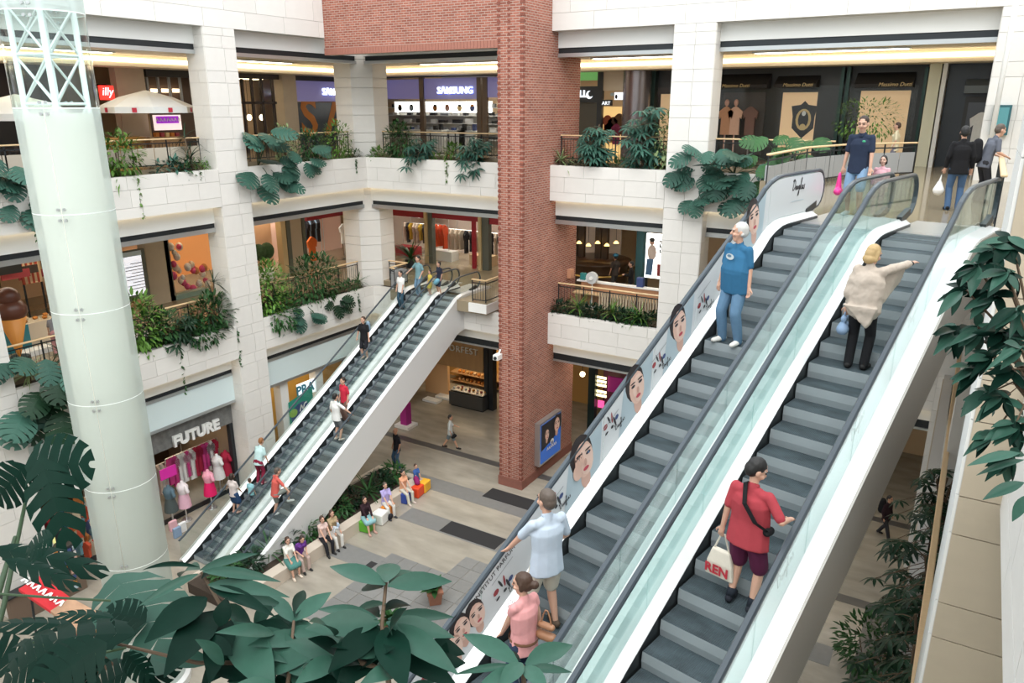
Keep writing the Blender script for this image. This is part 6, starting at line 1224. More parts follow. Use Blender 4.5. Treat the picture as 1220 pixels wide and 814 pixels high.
# --- woman in beige poncho, right lane, seen from behind, hand on the right belt
p = on_big(0, .62, .16); Hh = 1.80; deg = 8
hw_ = frame(p, deg, Hh) @ BIG.p(1.02, 1.2, 1.0)
wom, J = person('blonde woman in loose beige poncho and black trousers holding the right handrail', p, deg, Hh, 'fair', ('bob', 'blond'), (.53, .45, .38), 'long', ('trousers', (.014, .014, .016)), (.03, .03, .03), lh=(-.24, .05, .82), rh=tuple(hw_-Vector((.06, 0, -.0))), lf=(-.10, -.02, 0), rf=(.10, .02, 0), lean=6, turn=30, nod=14, vox=.0075, female=True)
b = MB(); S_1, E_1, W_1, hp_ = J['S'][1], J['E'][1], J['W'][1], J['hp']
b.cap(hp_+Vector((0, -.01, -.06)), .155, J['chest']+Vector((0, -.01, 0)), .150, Vector((1,0,0)), 1.5); b.cap(J['S'][-1]-Vector((0,0,.02)), .072, S_1-Vector((0,0,.02)), .072); b.cap(J['sh'], .075, J['neck'], .064)
b.cap(J['S'][-1], .075, J['E'][-1]+Vector((0, 0, -.06)), .115); b.cap(S_1, .072, W_1-(W_1-E_1)*.12, .048)
wing = [S_1+Vector((-.06, -.07, .03)), E_1+Vector((0, -.07, .045)), W_1+Vector((-.05, -.05, .02)), W_1+Vector((-.09, -.06, -.27)), E_1+Vector((-.06, -.09, -.42)), hp_+Vector((.10, -.11, -.22)), hp_+Vector((.0, -.11, .0))]
b.prism(wing, (0, .13, 0)); b.prism([hp_+Vector((-.24, -.17, .02)), hp_+Vector((.22, -.17, .02)), hp_+Vector((.10, -.15, -.30))], (0, .08, 0))
po = smooth_obj('poncho', b, fabric(.53, .45, .38), wom, .013, 9); tx = bpy.data.textures.new('folds', 'CLOUDS'); tx.noise_scale = .16; dm = po.modifiers.new('folds', 'DISPLACE'); dm.texture = tx; dm.strength = .045; dm.mid_level = .5
lpart('bracelet', MB().cap(J['W'][1]-Vector((.02, 0, 0)), .034, J['W'][1]+Vector((.01, 0, 0)), .034), BLACK, wom)
hbw = mw(wom) @ (J['W'][-1]+Vector((-.02, .02, -.12)))
hb = thing('handbag', 'pale blue soft handbag hanging from the poncho woman\'s left hand', 'bag', hbw-Vector((0,0,.25))); smooth_obj('bag', MB().cap((0, -.10, .02), .09, (0, .10, .02), .09).cap((0, -.06, .17), .05, (0, .06, .17), .05), fabric(.27, .38, .55), hb, .014); lpart('strap', MB().tube(arc((0, -.07, .17), (0, .07, .17), .12), .01, 5), fabric(.27, .38, .55), hb, True)
# --- man in red shirt, right lane
p = on_big(-9, .74, .17); Hh = 1.93; deg = 14
hw_ = frame(p, deg, Hh) @ BIG.p(-7.95*.4, 1.2, 1.0)
red, J = person('man in red checked shirt and plum shorts with a cross-body strap on escalator', p, deg, Hh, 'fair', ('short', 'black'), (.40, .055, .07), 'short', ('shorts', (.105, .018, .055)), (.02, .022, .03), lh=(-.30, -.03, .80), rh=tuple(hw_-Vector((.07, .04, 0))), lf=(-.13, .0, 0), rf=(.13, -.02, 0), turn=42, nod=25, vox=.0075, belly=.4, bulk=1.15, collar=(.40, .055, .07))
strap = [J['sh']+Vector((-.06, .07, .06)), J['sh']+Vector((-.08, -.05, .075)), J['chest']+Vector((-.02, -.150, .03)), J['hp']+Vector((.12, -.155, .22)), J['hp']+Vector((.21, -.06, .12))]
lpart('strap', MB().strip(strap, [q+Vector((.045, 0, .02)) for q in strap], (0, -.012, .004)), fabric(.015, .015, .017), red); smooth_obj('hip_bag', MB().cap(J['hp']+Vector((.22, -.03, .10)), .05, J['hp']+Vector((.21, .06, .08)), .05), fabric(.015, .015, .017), red, .014)
for s in (-1, 1): lpart('sock', MB().tube([J['An'][s]+Vector((0, 0, -.02)), J['An'][s].lerp(J['Kn'][s], .22)], .05, 10), fabric(.02, .025, .035), red, True)
lpart('eyeglasses', MB().tube([J['hd']+Vector((.07, .05, .03)), J['hd']+Vector((.11, .0, .03))], .006), CHROME, red)
tw_ = mw(red) @ (J['W'][-1]+Vector((0, .03, -.10))); tb = thing('tote_bag', 'cream cloth tote bag with red lettering in the red shirted man\'s hand', 'bag', tw_-Vector((0, 0, .62)), -math.radians(deg))
q0 = Vector((0, 0, .62)); b = MB(); b.strip([(-.19, -.035, 0), (-.17, -.05, .2), (-.12, -.03, .38)], [(.19, -.035, 0), (.17, -.05, .2), (.12, -.03, .38)], (0, .07, 0)); bagm = lpart('bag', b, fabric(.74, .68, .58), tb); bevel(bagm, .02, 2); lpart('handle', MB().tube([(-.10, 0, .37), (-.02, 0, .6), (.02, 0, .6), (.10, 0, .37)], .012, 5), fabric(.74, .68, .58), tb)
o = text('REN', .17, plain('bag_red', .5, .03, .05), None, (0, 0, 0), (1,0,0), (0,0,1), ext=.001, bold=.006); o.name = 'bag_lettering'; o.parent = tb; o.location = (-.02, -.062, .06)
# --- man in pale polo, left lane
deg = 300; Hh = 1.98
def place_by_head(px, lat, H, E, kmin, kmax):
    best = None
    for kk in range(kmin, kmax):
        pp = E.P0+E.u*(kk*.4+.16)+E.l*lat+Vector((0, 0, kk*STP)); q = pp+Vector((0, 0, H))-Vector((0, 0, CZ)); c = (q.dot(_rt), q.dot(_dn), q.dot(_fw)); x, y = 610+F*c[0]/c[2], 407+F*c[1]/c[2]; e = abs(y-px[1])
        if best is None or e < best[0]: best = (e, kk, x, y)
    return best[1]
kk = place_by_head((617, 590), -1.32, Hh, BIG, -17, -6); p = on_big(kk, -1.30, .16)
hw_ = frame(p, deg, Hh) @ BIG.p(kk*.4+.0, -1.94, .99)
pol, J = person('man in pale blue polo and light shorts resting a hand on the advert balustrade', p, deg, Hh, 'fair', ('short', 'shaved'), (.50, .58, .68), 'short', ('shorts', (.72, .66, .56)), (.10, .07, .05), lh=tuple(hw_+Vector((.0, -.10, .02))), rh=(.13, .16, 1.00), lf=(-.13, .04, 0), rf=(.13, 0, 0), turn=-10, vox=.0075, bulk=1.08, collar=(.48, .56, .66), relb=Vector((1, -.6, -.1)))
# --- woman in pink tee
Hh = 1.80; kk2 = place_by_head((636, 680), -1.02, Hh, BIG, -18, -8); p = on_big(kk2, -1.0, .18); deg = 285
hw_ = frame(p, deg, Hh) @ BIG.p(kk2*.4-.1, -.62, .80)
pin, J = person('young woman in pink tee and dark jeans with ponytail standing below polo man', p, deg, Hh, 'fair', ('bun', 'brown'), (.72, .34, .34), 'cap', ('trousers', (.03, .045, .085)), (.6, .58, .55), lh=(-.10, .24, .95), rh=(.30, .02, .80), lf=(-.10, 0, 0), rf=(.10, .05, 0), turn=-25, nod=6, vox=.0075, female=True, belt=(.2, .1, .06))
f = Flat(lambda x, y, d: J['chest']+Vector((x, .172+.0015*d, y)))
for i in range(10): f.ell(rnd(-.08, .08), rnd(-.02, .09), .009, .009, plain('stud', .25, .12, .14), k=6)
f.ell(0, -.06, .04, .05, plain('stud2', .35, .15, .18)); o = f.build('shirt_print', None); o.parent = pin
sbag = thing('shoulder_bag', 'brown leather shoulder bag behind the woman in pink tee', 'bag', mw(pin) @ Vector((.16, -.2, .93))); smooth_obj('bag', MB().cap((-.08, 0, .06), .06, (.08, 0, .06), .06).cap((-.07, 0, .2), .045, (.07, 0, .2), .045), mat('bag_leather', (.34, .17, .09), .45), sbag, .013); lpart('strap', MB().tube(arc((-.07, 0, .22), (.07, 0, .22), .2), .01, 5), mat('bag_leather', (.34, .17, .09), .45), sbag)
# --- upper landing
p = Vector((-2.15, 17.1, Z2)); nav, J = person('man in navy polo and denim shorts arriving at the top of the escalators', p, 190, 1.95, 'fair', ('short', 'darkbrown'), (.025, .035, .065), 'short', ('shorts', (.22, .34, .50)), (.55, .58, .6), lh=(-.24, .10, .86), rh=(.27, .0, .80), lf=(-.12, .05, 0), rf=(.12, -.08, 0), nod=12, vox=.011, collar=(.025, .035, .065))
lpart('chest_badge', MB().ell(J['chest']+Vector((-.09, .165, .06)), .03, .012, .02), mat('badge_green', (.05, .4, .2), .5), nav)
pk = thing('plastic_bag', 'bright pink bag held by the man in navy polo', 'bag', mw(nav) @ Vector((.30, .02, .38))); smooth_obj('bag', MB().cap((0, -.08, .06), .08, (0, .08, .06), .09).cap((0, 0, .1), .07, (0, 0, .42), .03), mat('pink_bag', (.85, .05, .30), .35), pk, .015)
p = Vector((-1.72, 17.3, Z2)); person('small girl in pale pink tunic walking beside man in navy polo', p, 190, 1.18, 'pale', ('bob', 'black'), (.75, .42, .48), 'long', ('trousers', (.62, .35, .40)), (.6, .6, .6), lh=(-.22, .08, .85), rh=(.22, .1, .95), vox=.014, child=True)
p = Vector((-.42, 19.2, Z2)); person('person in black hoodie and jeans standing at the upper landing', p, 350, 1.74, 'fair', ('full', 'black'), (.014, .014, .016), 'long', ('trousers', (.07, .13, .24)), (.02, .02, .02), vox=.012); q = PZ(1128, 225, Z2); tag(smooth_obj('plastic_bag', MB().cap((-.74, 19.2, Z2+.42), .12, (-.74, 19.22, Z2+.56), .06).cap((-.74, 19.2, Z2+.6), .03, (-.72, 19.22, Z2+.84), .02), fabric(*WHT), None, .018), 'white carrier bag hanging from the black hooded person', 'bag')
p = Vector((.02, 21.2, Z2)); gm, J = person('man in grey tee leaning on the end railing with back turned', p, 60, 1.78, 'fair', ('short', 'shaved'), (.12, .13, .16), 'short', ('trousers', (.03, .03, .04)), (.05, .05, .05), lh=(-.15, .35, 1.05), rh=(.2, .35, 1.05), lean=18, vox=.012)
q = mw(gm) @ Vector((-.05, -.18, 1.15)); bpk = thing('backpack', 'black rucksack on the back of man in grey tee', 'bag', q-Vector((0,0,.2))); smooth_obj('pack', MB().cap((0, 0, .05), .13, (0, 0, .38), .11), fabric(.015, .015, .018), bpk, .02)
q = Vector((-2.6, 29.0, Z2)); person('woman in cream top passing behind the footbridge railing', q, 270, 1.62, 'fair', ('short', 'brown'), (.68, .60, .42), 'short', ('trousers', (.2, .2, .25)), (.1, .1, .1), vox=.02, female=True)
# --- left escalators
def lp_(lab, kk, lat, deg, H, **kw): return person(lab, on_left(kk, lat, .18), deg, H, vox=kw.pop('vox', .018), **kw)
lp_('man in white tee and grey shorts riding the nearer left escalator up', -16, .45, 5, 1.95, hair=('short', 'black'), top=WHT, bottom=('shorts', (.16, .17, .18)), shoes=(.5, .45, .4), rh=(.45, .28, 1.05), lf=(-.1, 0, 0), rf=(.1, .02, 0))
lp_('man in red tee just behind the white tee man on escalator', -14, -.30+.45, 190, 1.85, hair=('short', 'darkbrown'), top=(.55, .03, .06), bottom=('trousers', (.2, .12, .1)))
lp_('man in coral tee and grey shorts stepping up the nearer left escalator', -24, .35, 20, 1.92, hair=('short', 'shaved'), top=(.62, .12, .10), bottom=('shorts', (.24, .26, .24)), shoes=(.7, .7, .7), rf=(.12, .40, .46), lf=(-.1, -.05, 0), lean=12, rh=(.42, .35, .95), lh=(-.25, .25, .85))
lp_('woman in pale teal top and maroon trousers leaning on far escalator handrail', -22, -1.45, 350, 1.85, hair=('short', 'ginger'), top=(.50, .68, .68), bottom=('trousers', (.24, .02, .05)), shoes=(.5, .3, .3), female=True, lean=22, lh=(-.40, .35, .85))
lp_('woman in pale blouse and blue skirt holding on to the far escalator rail', -25, -1.5, 350, 1.62, hair=('bob', 'darkbrown'), top=(.66, .58, .56), bottom=('skirt', (.03, .07, .16), .40), shoes=(.5, .3, .25), female=True, lh=(-.45, .12, .95), rh=(.2, .2, .95))
lp_('child in turquoise top standing next to the woman in blue skirt', -24, -1.0, 350, 1.15, hair=('short', 'brown'), top=(.30, .58, .64), bottom=('trousers', (.10, .12, .16)), child=True)
lp_('man in black tee and shorts coming down far escalator with backpack', -7, -1.25, 172, 1.88, hair=('short', 'brown'), top=(.015, .015, .018), bottom=('shorts', (.02, .02, .024)), shoes=(.4, .35, .3), lh=(-.28, .1, .85), rh=(.28, .12, .85))
q = on_left(-7, -1.25, .35)+Vector((0, .12, 1.25)); bp2 = thing('backpack', 'blue-grey rucksack on the man in black tee', 'bag', q); smooth_obj('pack', MB().cap((-.02, 0, .02), .12, (-.02, 0, .3), .10), fabric(.25, .35, .45), bp2, .025)
lp_('man in white shirt and jeans stepping onto the far escalator', 0, -1.45, 185, 1.75, hair=('short', 'black'), top=WHT, bottom=('trousers', (.04, .09, .13)), shoes=(.03, .03, .03), lh=(-.2, .15, .9))
lp_('man in teal tee following behind white shirted man at the escalator top', 2, -1.05, 195, 1.88, hair=('short', 'black'), top=(.18, .32, .36), bottom=('trousers', (.16, .27, .38)), lh=(-.25, .1, .95), rh=(.42, .25, 1.05))
# --- middle landing
q = PZ(513, 352, Z1); person('small child in yellow dress on the middle landing', q, 200, 1.15, 'fair', ('bob', 'black'), (.62, .48, .10), 'cap', ('skirt', (.62, .48, .10), .3), (.5, .4, .4), vox=.02, child=True)
q = PZ(524, 351, Z1); person('teenager in dark tee with light blue bag on the middle landing', q, 200, 1.52, 'fair', ('full', 'black'), (.025, .03, .05), 'short', ('shorts', (.05, .07, .12)), (.3, .3, .3), vox=.02); tag(smooth_obj('shoulder_bag', MB().cap(q+Vector((0, -.28, .62)), .12, q+Vector((.1, -.28, .72)), .12), fabric(.18, .42, .55), None, .03), 'light blue shoulder bag carried by the teenager on landing', 'bag')
q = PZ(752, 337, Z1); q.y = 31.0; q.x = PY(752, 325, 31.0).x; person('man in black clothes reading a phone by the teal pillar', q, 250, 1.72, 'fair', ('short', 'black'), (.015, .014, .014), 'long', ('trousers', (.02, .02, .025)), (.02, .02, .02), vox=.022, lh=(-.1, .3, 1.15), rh=(.1, .3, 1.15))
q = PY(733, 320, 32.0); q.z = Z1; person('person in blue cap walking past the restaurant bar', q, 300, 1.75, 'tan', ('full', 'black'), (.05, .04, .035), 'short', ('shorts', (.05, .05, .05)), (.1, .08, .06), vox=.022, lf=(-.1, -.25, .05), rf=(.1, .25, 0)); tag(MB().ell(q+Vector((0, 0, 1.74)), .13, .14, .09).cap(q+Vector((-.1, .1, 1.72)), .05, q+Vector((-.18, .18, 1.70)), .03).build('cap', fabric(.04, .16, .25), smooth=True), 'blue sun cap on the person by the restaurant bar', 'cap')
q = L1_.pt(62, 378, -3.6); q.z = Z1; person('woman in grey top leaning over the dessert counter', q, 300, 1.55, 'fair', ('bun', 'brown'), (.20, .20, .22), 'short', ('trousers', (.5, .25, .25)), (.1, .1, .1), vox=.022, lean=25, female=True)
# --- plaza
q = PZ(474, 557, 0); person('bald man in black tee and jeans standing at the planter end', q, 200, 1.93, 'tan', ('bald', 'shaved'), (.02, .02, .022), 'short', ('trousers', (.05, .10, .17)), (.05, .05, .05), vox=.018, lf=(-.16, .0, 0), rf=(.14, .05, 0))
q = PZ(537, 535, 0); person('person in pale grey shirt and shorts walking towards the bakery', q, 60, 1.75, 'tan', ('short', 'black'), (.55, .58, .57), 'roll', ('shorts', (.16, .20, .22)), (.03, .03, .03), vox=.018, lf=(-.1, -.36, .06), rf=(.1, .36, .0), lh=(-.2, .3, 1.1)); tag(smooth_obj('handbag', MB().cap(q+Vector((.22, -.1, .72)), .09, q+Vector((.22, .08, .72)), .09).tube([q+Vector((.22, -.05, .8)), q+Vector((.2, 0, 1.0)), q+Vector((.22, .05, .8))], .02, 5), fabric(.02, .02, .02), None, .022), 'black handbag carried by the person walking to the bakery', 'bag')
q = PZ(1052, 641, 0); person('man in dark clothes with rucksack walking under the right escalator', q, 120, 1.78, 'tan', ('short', 'black'), (.03, .015, .02), 'long', ('trousers', (.03, .03, .035)), (.02, .02, .02), vox=.02, lf=(-.1, -.3, .05), rf=(.1, .3, 0)); bp3 = thing('backpack', 'black rucksack on the man walking under the right escalator', 'bag', q+Vector((-.2, .12, 1.05))); smooth_obj('pack', MB().cap((0, 0, .05), .15, (0, 0, .42), .13), fabric(.012, .012, .014), bp3, .025)
# seat cubes
def seat_cube(px, col, lab, s=.52):
    q = PZ(*px, 0); o = bevel(cube('seat_cube', (-s/2, -s/2, 0), (s/2, s/2, .46), mat('cube_'+lab.split()[0], col, .45)), .05, 3); o.location = (q.x, q.y, 0); o.rotation_euler = (0, 0, .15); tag(o, lab, 'stool'); return Vector((q.x, q.y, 0))
c1 = seat_cube((437, 631), (.10, .38, .03), 'green cube stool under the woman with long dark hair'); c2 = seat_cube((453, 622), (.78, .78, .76), 'white empty cube stool between the green and orange ones'); c3 = seat_cube((461, 613), (.75, .25, .03), 'orange cube stool under the man in lilac shirt'); c4 = seat_cube((482, 597), (.03, .07, .32), 'navy blue cube stool under the person in peach top'); c5 = seat_cube((496, 590), (.75, .07, .02), 'red cube stool at the end of the bench planter'); c6 = seat_cube((504, 584), (.80, .42, .03), 'yellow cube stool next to the red one')
def seated(lab, at, deg, top, bottom, hair, z=.46, H=1.72, **kw):
    b_ = Vector(at); return person(lab, b_, deg, H, hair=hair, top=top, bottom=bottom, hip=(0, -.05, (z+.13)*1.75/H), lf=(-.13, .38, 0), rf=(.12, .44, 0), lh=kw.pop('lh', (-.12, .3, z+.22)), rh=kw.pop('rh', (.12, .3, z+.22)), vox=.018, **kw)
seated('woman with long dark hair in black jacket on green cube stool', c1, 110, (.025, .018, .02), ('skirt', (.25, .45, .48), .4), ('long', 'darkbrown'), female=True, skin='fair', shoes=(.5, .3, .25), sleeve='long')
seated('man in lilac shirt and pale trousers on orange cube stool', c3, 110, (.42, .36, .66), ('trousers', (.66, .64, .60)), ('short', 'shaved'), shoes=(.05, .05, .06))
seated('person in peach top on navy cube stool', c4, 100, (.72, .36, .22), ('trousers', (.6, .58, .5)), ('full', 'black'), female=True, shoes=(.6, .5, .45), sleeve='cap')
tag(smooth_obj('handbag', MB().cap(c3+Vector((.38, -.28, .1)), .11, c3+Vector((.45, -.28, .22)), .1), fabric(.02, .02, .03), None, .025), 'black bag on the floor beside the man in lilac shirt', 'bag'); tag(smooth_obj('backpack', MB().cap(c5+Vector((0, .1, .55)), .13, c5+Vector((-.1, .15, .68)), .12), fabric(.25, .02, .12), None, .025), 'plum coloured bag lying on the red cube stool', 'bag')
bx_ = -18.75
for (x, y), lab, top, bot, hair, kw in (((399, 648), 'woman in pale pink top and black trousers seated on bench edge', (.62, .46, .42), ('trousers', (.02, .02, .024)), ('tail', 'brown'), dict(female=True, sleeve='cap')), ((409, 640), 'woman in white trousers with long hair holding a baby on bench edge', (.40, .30, .18), ('trousers', (.72, .70, .66)), ('long', 'brown'), dict(female=True)), ((366, 678), 'woman in white blouse and patterned skirt seated nearest escalator foot', (.74, .72, .66), ('skirt', (.08, .22, .20), .45), ('bob', 'brown'), dict(female=True, shoes=(.7, .6, .5))), ((373, 668), 'girl in purple top bending forward on bench edge', (.16, .05, .30), ('trousers', (.5, .38, .34)), ('long', 'darkbrown'), dict(female=True, lean=25))):
    q = PZ(x, y, .48); seated(lab, (bx_, q.y, 0), 105, top, bot, hair, z=.48, **kw)
q = PZ(409, 640, .48); bb, J = person('baby in pale blue held on the lap of woman in white trousers', (bx_+.32, q.y-.05, .70), 200, .72, 'pale', ('short', 'brown'), (.45, .55, .68), 'short', ('trousers', (.6, .65, .7)), None, hip=(0, 0, .35), lf=(-.15, .5, .05), rf=(.15, .5, .05), vox=.035, child=True)
q = PZ(475, 562, .48); seated('child in blue seated at the far corner of the bench planter', (-19.05+.3, 23.0, 0), 100, (.05, .12, .35), ('trousers', (.04, .08, .22)), ('short', 'brown'), H=1.25, z=.44, child=True)
# ================================================================== GROUND FLOOR LEFT: chocolate kiosk and stands
q = PZ(45, 712, 0)
kb = thing('kiosk', 'chocolate kiosk with red and brown printed boards behind the big leaves', 'kiosk', (q.x, q.y, 0))
def board(pa, pb, pc, m, nm='board', th=.05):
    """flat upright-ish board from three pixels placed at distance d"""
    A, B, C_ = pa, pb, pc; return MB().prism([A, B, B+(C_-A), C_], (B-A).cross(C_-A).normalized()*th).build(nm, m, kb)
cube('body', (max(q.x-1.4, -24.4), q.y-1.2, 0), (q.x+.9, q.y+1.2, 1.0), mat('kiosk_brown', (.16, .11, .08), .5), kb); cube('counter_top', (max(q.x-1.5, -24.45), q.y-1.3, 1.0), (q.x+1.0, q.y+1.3, 1.06), DARKMET, kb)
a, b2, c = PD(18, 695, 18.4), PD(75, 728, 18.2), PD(40, 683, 18.4)
A, B, C_ = PD(22, 702, 18.3), PD(92, 752, 18.0), PD(48, 686, 18.4)
b = MB(); b.prism([A, PD(60, 728, 18.15), PD(84, 712, 18.2), C_], (0, 0, -.08)); b.build('red_board', mat('choc_red', (.55, .02, .03), .35), kb); b = MB(); b.prism([PD(60, 728, 18.15), PD(90, 752, 18.0), PD(118, 730, 18.1), PD(84, 712, 18.2)], (0, 0, -.08)); b.build('brown_board', mat('choc_photo', (.45, .27, .17), .4, var=.6, scale=2.5), kb)
u_ = (PD(60, 728, 18.15)-A).normalized(); v_ = (C_-A).normalized(); n_ = u_.cross(v_).normalized(); o_ = (A+PD(84, 712, 18.2))/2+Vector((0, 0, .03)); f = Flat(lambda x, y, k: o_+u_*x+v_*y+Vector((0, 0, .002*k)))
for i in range(7): f.stroke([(-.62+i*.18, -.09), (-.58+i*.18, .09), (-.50+i*.18, -.07)], .05, LETS)
f.build('board_scribble', kb)
MB().tube([A.lerp(C_, .5), Vector((A.x, A.y, 1.0))], .03).build('post', DARKMET, kb); MB().tube([PD(104, 741, 18.05), Vector((q.x+.8, q.y, 1.0))], .03).build('post', DARKMET, kb)
ys = thing('info_stand', 'free-standing screen with yellow poster beside the chocolate kiosk', 'sign', PZ(55, 700, 0)); z = PZ(58, 705, 0); ax, ay = z.x-.2, z.y
M_ = Matrix.Translation((ax, ay, 0)) @ Matrix.Rotation(-.5, 4, 'Z')
def ybox(nm, a, b, m): o = MB().box(a, b).mesh(nm, m); o.transform(M_); return obj(nm, o, ys)
ybox('frame', (-.08, -.75, .0), (.08, .75, 2.1), DARKMET); ybox('screen', (.08, -.58, .35), (.10, .58, 2.0), mat('yellow_screen', (.85, .80, .30), emit=(.9, .85, .35), es=.35)); ybox('pale_panel', (.10, -.5, .9), (.105, .5, 1.75), ADBG)
for i in range(5): ybox('print_line', (.105, -.35, 1.0+i*.14), (.108, .3-.1*(i % 2), 1.07+i*.14), NAVY_P)
z = PZ(86, 703, 0); cs = thing('card_rack', 'tall revolving rack of sunglasses or cards by the yellow screen', 'rack', z); lpart('core', MB().lathe([(.3, .05), (.3, 1.8), (0, 1.8)], seg=12), DARKMET, cs)
for j in range(8):
    for i in range(10): a_ = 6.28*i/10; lpart('card', MB().obox((.32*math.cos(a_), .32*math.sin(a_), .25+j*.2), (-.13*math.sin(a_), .13*math.cos(a_), 0), (0, 0, .13), (.03*math.cos(a_), .03*math.sin(a_), 0)), [ADBL, LETO, NAVY_P, SKIN_P, LETS][(i*3+j) % 5], cs)
z = PZ(115, 785, 0); ck = thing('snack_display', 'low snack display with striped red and brown packets near glass column base', 'display stand', z); lpart('body', MB().box((-.7, -.5, 0), (.7, .5, .8)), mat('kiosk_brown', (.16, .11, .08), .5), ck); lpart('sloped_tray', MB().box((-.75, -.55, .8), (.75, .55, .86)), CHROME, ck)
for i in range(12): lpart('packet', MB().box((-.65+.11*i, -.45, .86), (-.57+.11*i, .4, 1.0)), [RED_P, LETS, WOODP, LETO][i % 4], ck)
# ================================================================== FOREGROUND PLANTS on the near planter
nearp = struct(cube('planter_near', (-4.2, .35, 12.4), (.2, 1.15, 13.45), JOINT)); cube('soil', (-4.15, .4, 13.45), (.15, 1.1, 13.47), SOIL, nearp)
def fg_leaf(parent, me, b, t, wpx, depth, dd=0, tilt=.5, L0=1.0, w0=.36):
    """leaf from pixel b to pixel t at a given distance; dd: tip nearer(-)/farther(+)"""
    p, q = PD(*b, depth), PD(*t, depth+dd); d = q-p; L = d.length; view = (p-Vector((0,0,CZ))).normalized(); up = (-view*(1-tilt)+Vector((0,0,1))*tilt)
    x = d.cross(up).normalized(); w = wpx/F*depth
    return put_leaf(parent, me, p, d, up, L/L0, w/(L*w0))
def fg_stem(parent, pts, r0, r1, m=None): MB().tube([PD(*p[:2], p[2]) for p in pts], r0, 6, r1).build('stem', m or BARK, parent, True)
EL, ELD, MO, MOD = leaf('e', LG_FG), leaf('e', LG_FGD), leaf('m', LG_FG), leaf('m', LG_FGD)
# shrub B
sb_ = thing('rubber_shrub', 'dark glossy leaved shrub growing in front of the left escalator foot', 'plant', (-2.6, .8, 13.47))
fg_stem(sb_, [(330, 900, 2.0), (300, 790, 2.05), (265, 725, 2.1), (240, 682, 2.15)], .009, .004); fg_stem(sb_, [(330, 900, 2.0), (345, 800, 2.0), (350, 740, 2.1)], .007, .004); fg_stem(sb_, [(300, 790, 2.05), (235, 790, 2.0), (130, 765, 1.95)], .007, .004)
for b, t, w, m, dd in (((238, 680), (308, 653), 13, EL, .1), ((241, 681), (328, 684), 15, EL, -.05), ((237, 676), (160, 668), 8, ELD, .1), ((236, 684), (165, 716), 13, EL, -.1), ((238, 679), (205, 673), 20, EL, .2), ((248, 697), (335, 700), 20, EL, -.1), ((255, 704), (342, 716), 18, EL, .05), ((250, 700), (318, 720), 18, ELD, -.15), ((246, 712), (178, 752), 36, ELD, -.2), ((257, 728), (200, 788), 40, ELD, -.25), ((276, 742), (322, 812), 46, EL, -.2), ((270, 735), (250, 800), 34, ELD, -.2), ((300, 760), (372, 722), 24, EL, .1), ((298, 752), (360, 775), 28, EL, -.1), ((265, 722), (310, 745), 22, EL, .1), ((240, 690), (272, 660), 12, ELD, .2), ((285, 770), (240, 812), 30, ELD, -.1), ((350, 740), (395, 700), 22, EL, .1), ((350, 742), (318, 700), 18, EL, .1), ((348, 748), (400, 772), 24, EL, -.1), ((347, 750), (300, 740), 18, ELD, 0), ((352, 735), (362, 690), 16, ELD, .2), ((335, 790), (385, 812), 30, EL, -.1), ((330, 800), (290, 815), 24, EL, -.1)):
    fg_leaf(sb_, m, b, t, w, 2.1, dd)
for i in range(46):
    x, y = rnd(245, 400), rnd(745, 820); a = rnd(-.5, 3.6); L = rnd(40, 70); fg_leaf(sb_, EL if rnd(0, 1) < .45 else ELD, (x, y), (x+L*math.cos(a), y-L*.6*math.sin(a)), rnd(16, 30), 2.05+rnd(-.15, .25), rnd(-.15, .15), .55)
# shrub C
sc_ = thing('rubber_shrub', 'broad pale green leaved shrub growing in front of the plaza benches', 'plant', (-1.7, .8, 13.47))
fg_stem(sc_, [(470, 920, 1.8), (462, 800, 1.85), (455, 745, 1.9), (460, 694, 1.92)], .008, .004, BARK); fg_stem(sc_, [(462, 800, 1.85), (400, 780, 1.85)], .008, .005)
for b, t, w, m, dd in (((459, 697), (388, 665), 24, EL, .1), ((462, 698), (540, 686), 26, EL, .05), ((460, 694), (466, 660), 30, EL, .15), ((456, 700), (430, 690), 30, ELD, .1), ((463, 700), (500, 668), 22, EL, .2), ((450, 738), (372, 716), 17, EL, .1), ((462, 738), (546, 727), 18, EL, .1), ((460, 742), (538, 752), 26, EL, -.05), ((452, 742), (365, 742), 34, EL, -.05), ((450, 748), (395, 790), 34, ELD, -.15), ((458, 748), (480, 805), 40, ELD, -.2), ((463, 745), (540, 790), 30, EL, -.15), ((452, 736), (425, 712), 20, ELD, .2), ((456, 728), (497, 708), 18, ELD, .2), ((455, 765), (400, 815), 36, ELD, -.1), ((462, 770), (545, 812), 30, ELD, -.1), ((404, 782), (340, 760), 26, EL, 0), ((402, 784), (355, 808), 26, EL, -.1), ((404, 778), (430, 750), 22, EL, .1), ((398, 786), (420, 815), 24, ELD, -.1), ((460, 720), (400, 728), 16, EL, .2)):
    fg_leaf(sc_, m, b, t, w, 1.9, dd)
for i in range(22):
    x, y = rnd(385, 530), rnd(755, 820); a = rnd(-.5, 3.6); L = rnd(40, 65); fg_leaf(sc_, EL if rnd(0, 1) < .45 else ELD, (x, y), (x+L*math.cos(a), y-L*.6*math.sin(a)), rnd(16, 28), 1.9+rnd(-.1, .2), rnd(-.15, .15), .55)
# shrub D
sd_ = thing('rubber_shrub', 'pale green sprig rising in front of the woman in pink', 'plant', (-.9, .8, 13.47)); fg_stem(sd_, [(640, 930, 1.7), (628, 850, 1.75), (622, 792, 1.8)], .010, .005)
for b, t, w, m, dd in (((618, 791), (549, 747), 25, EL, .1), ((626, 792), (686, 760), 27, EL, .1), ((616, 794), (540, 798), 10, EL, 0), ((628, 796), (682, 797), 12, EL, 0), ((622, 790), (598, 812), 22, EL, -.1), ((624, 794), (650, 815), 20, EL, -.1), ((620, 788), (590, 770), 14, ELD, .2), ((619, 796), (570, 815), 18, EL, -.1)):
    fg_leaf(sd_, m, b, t, w, 1.8, dd)
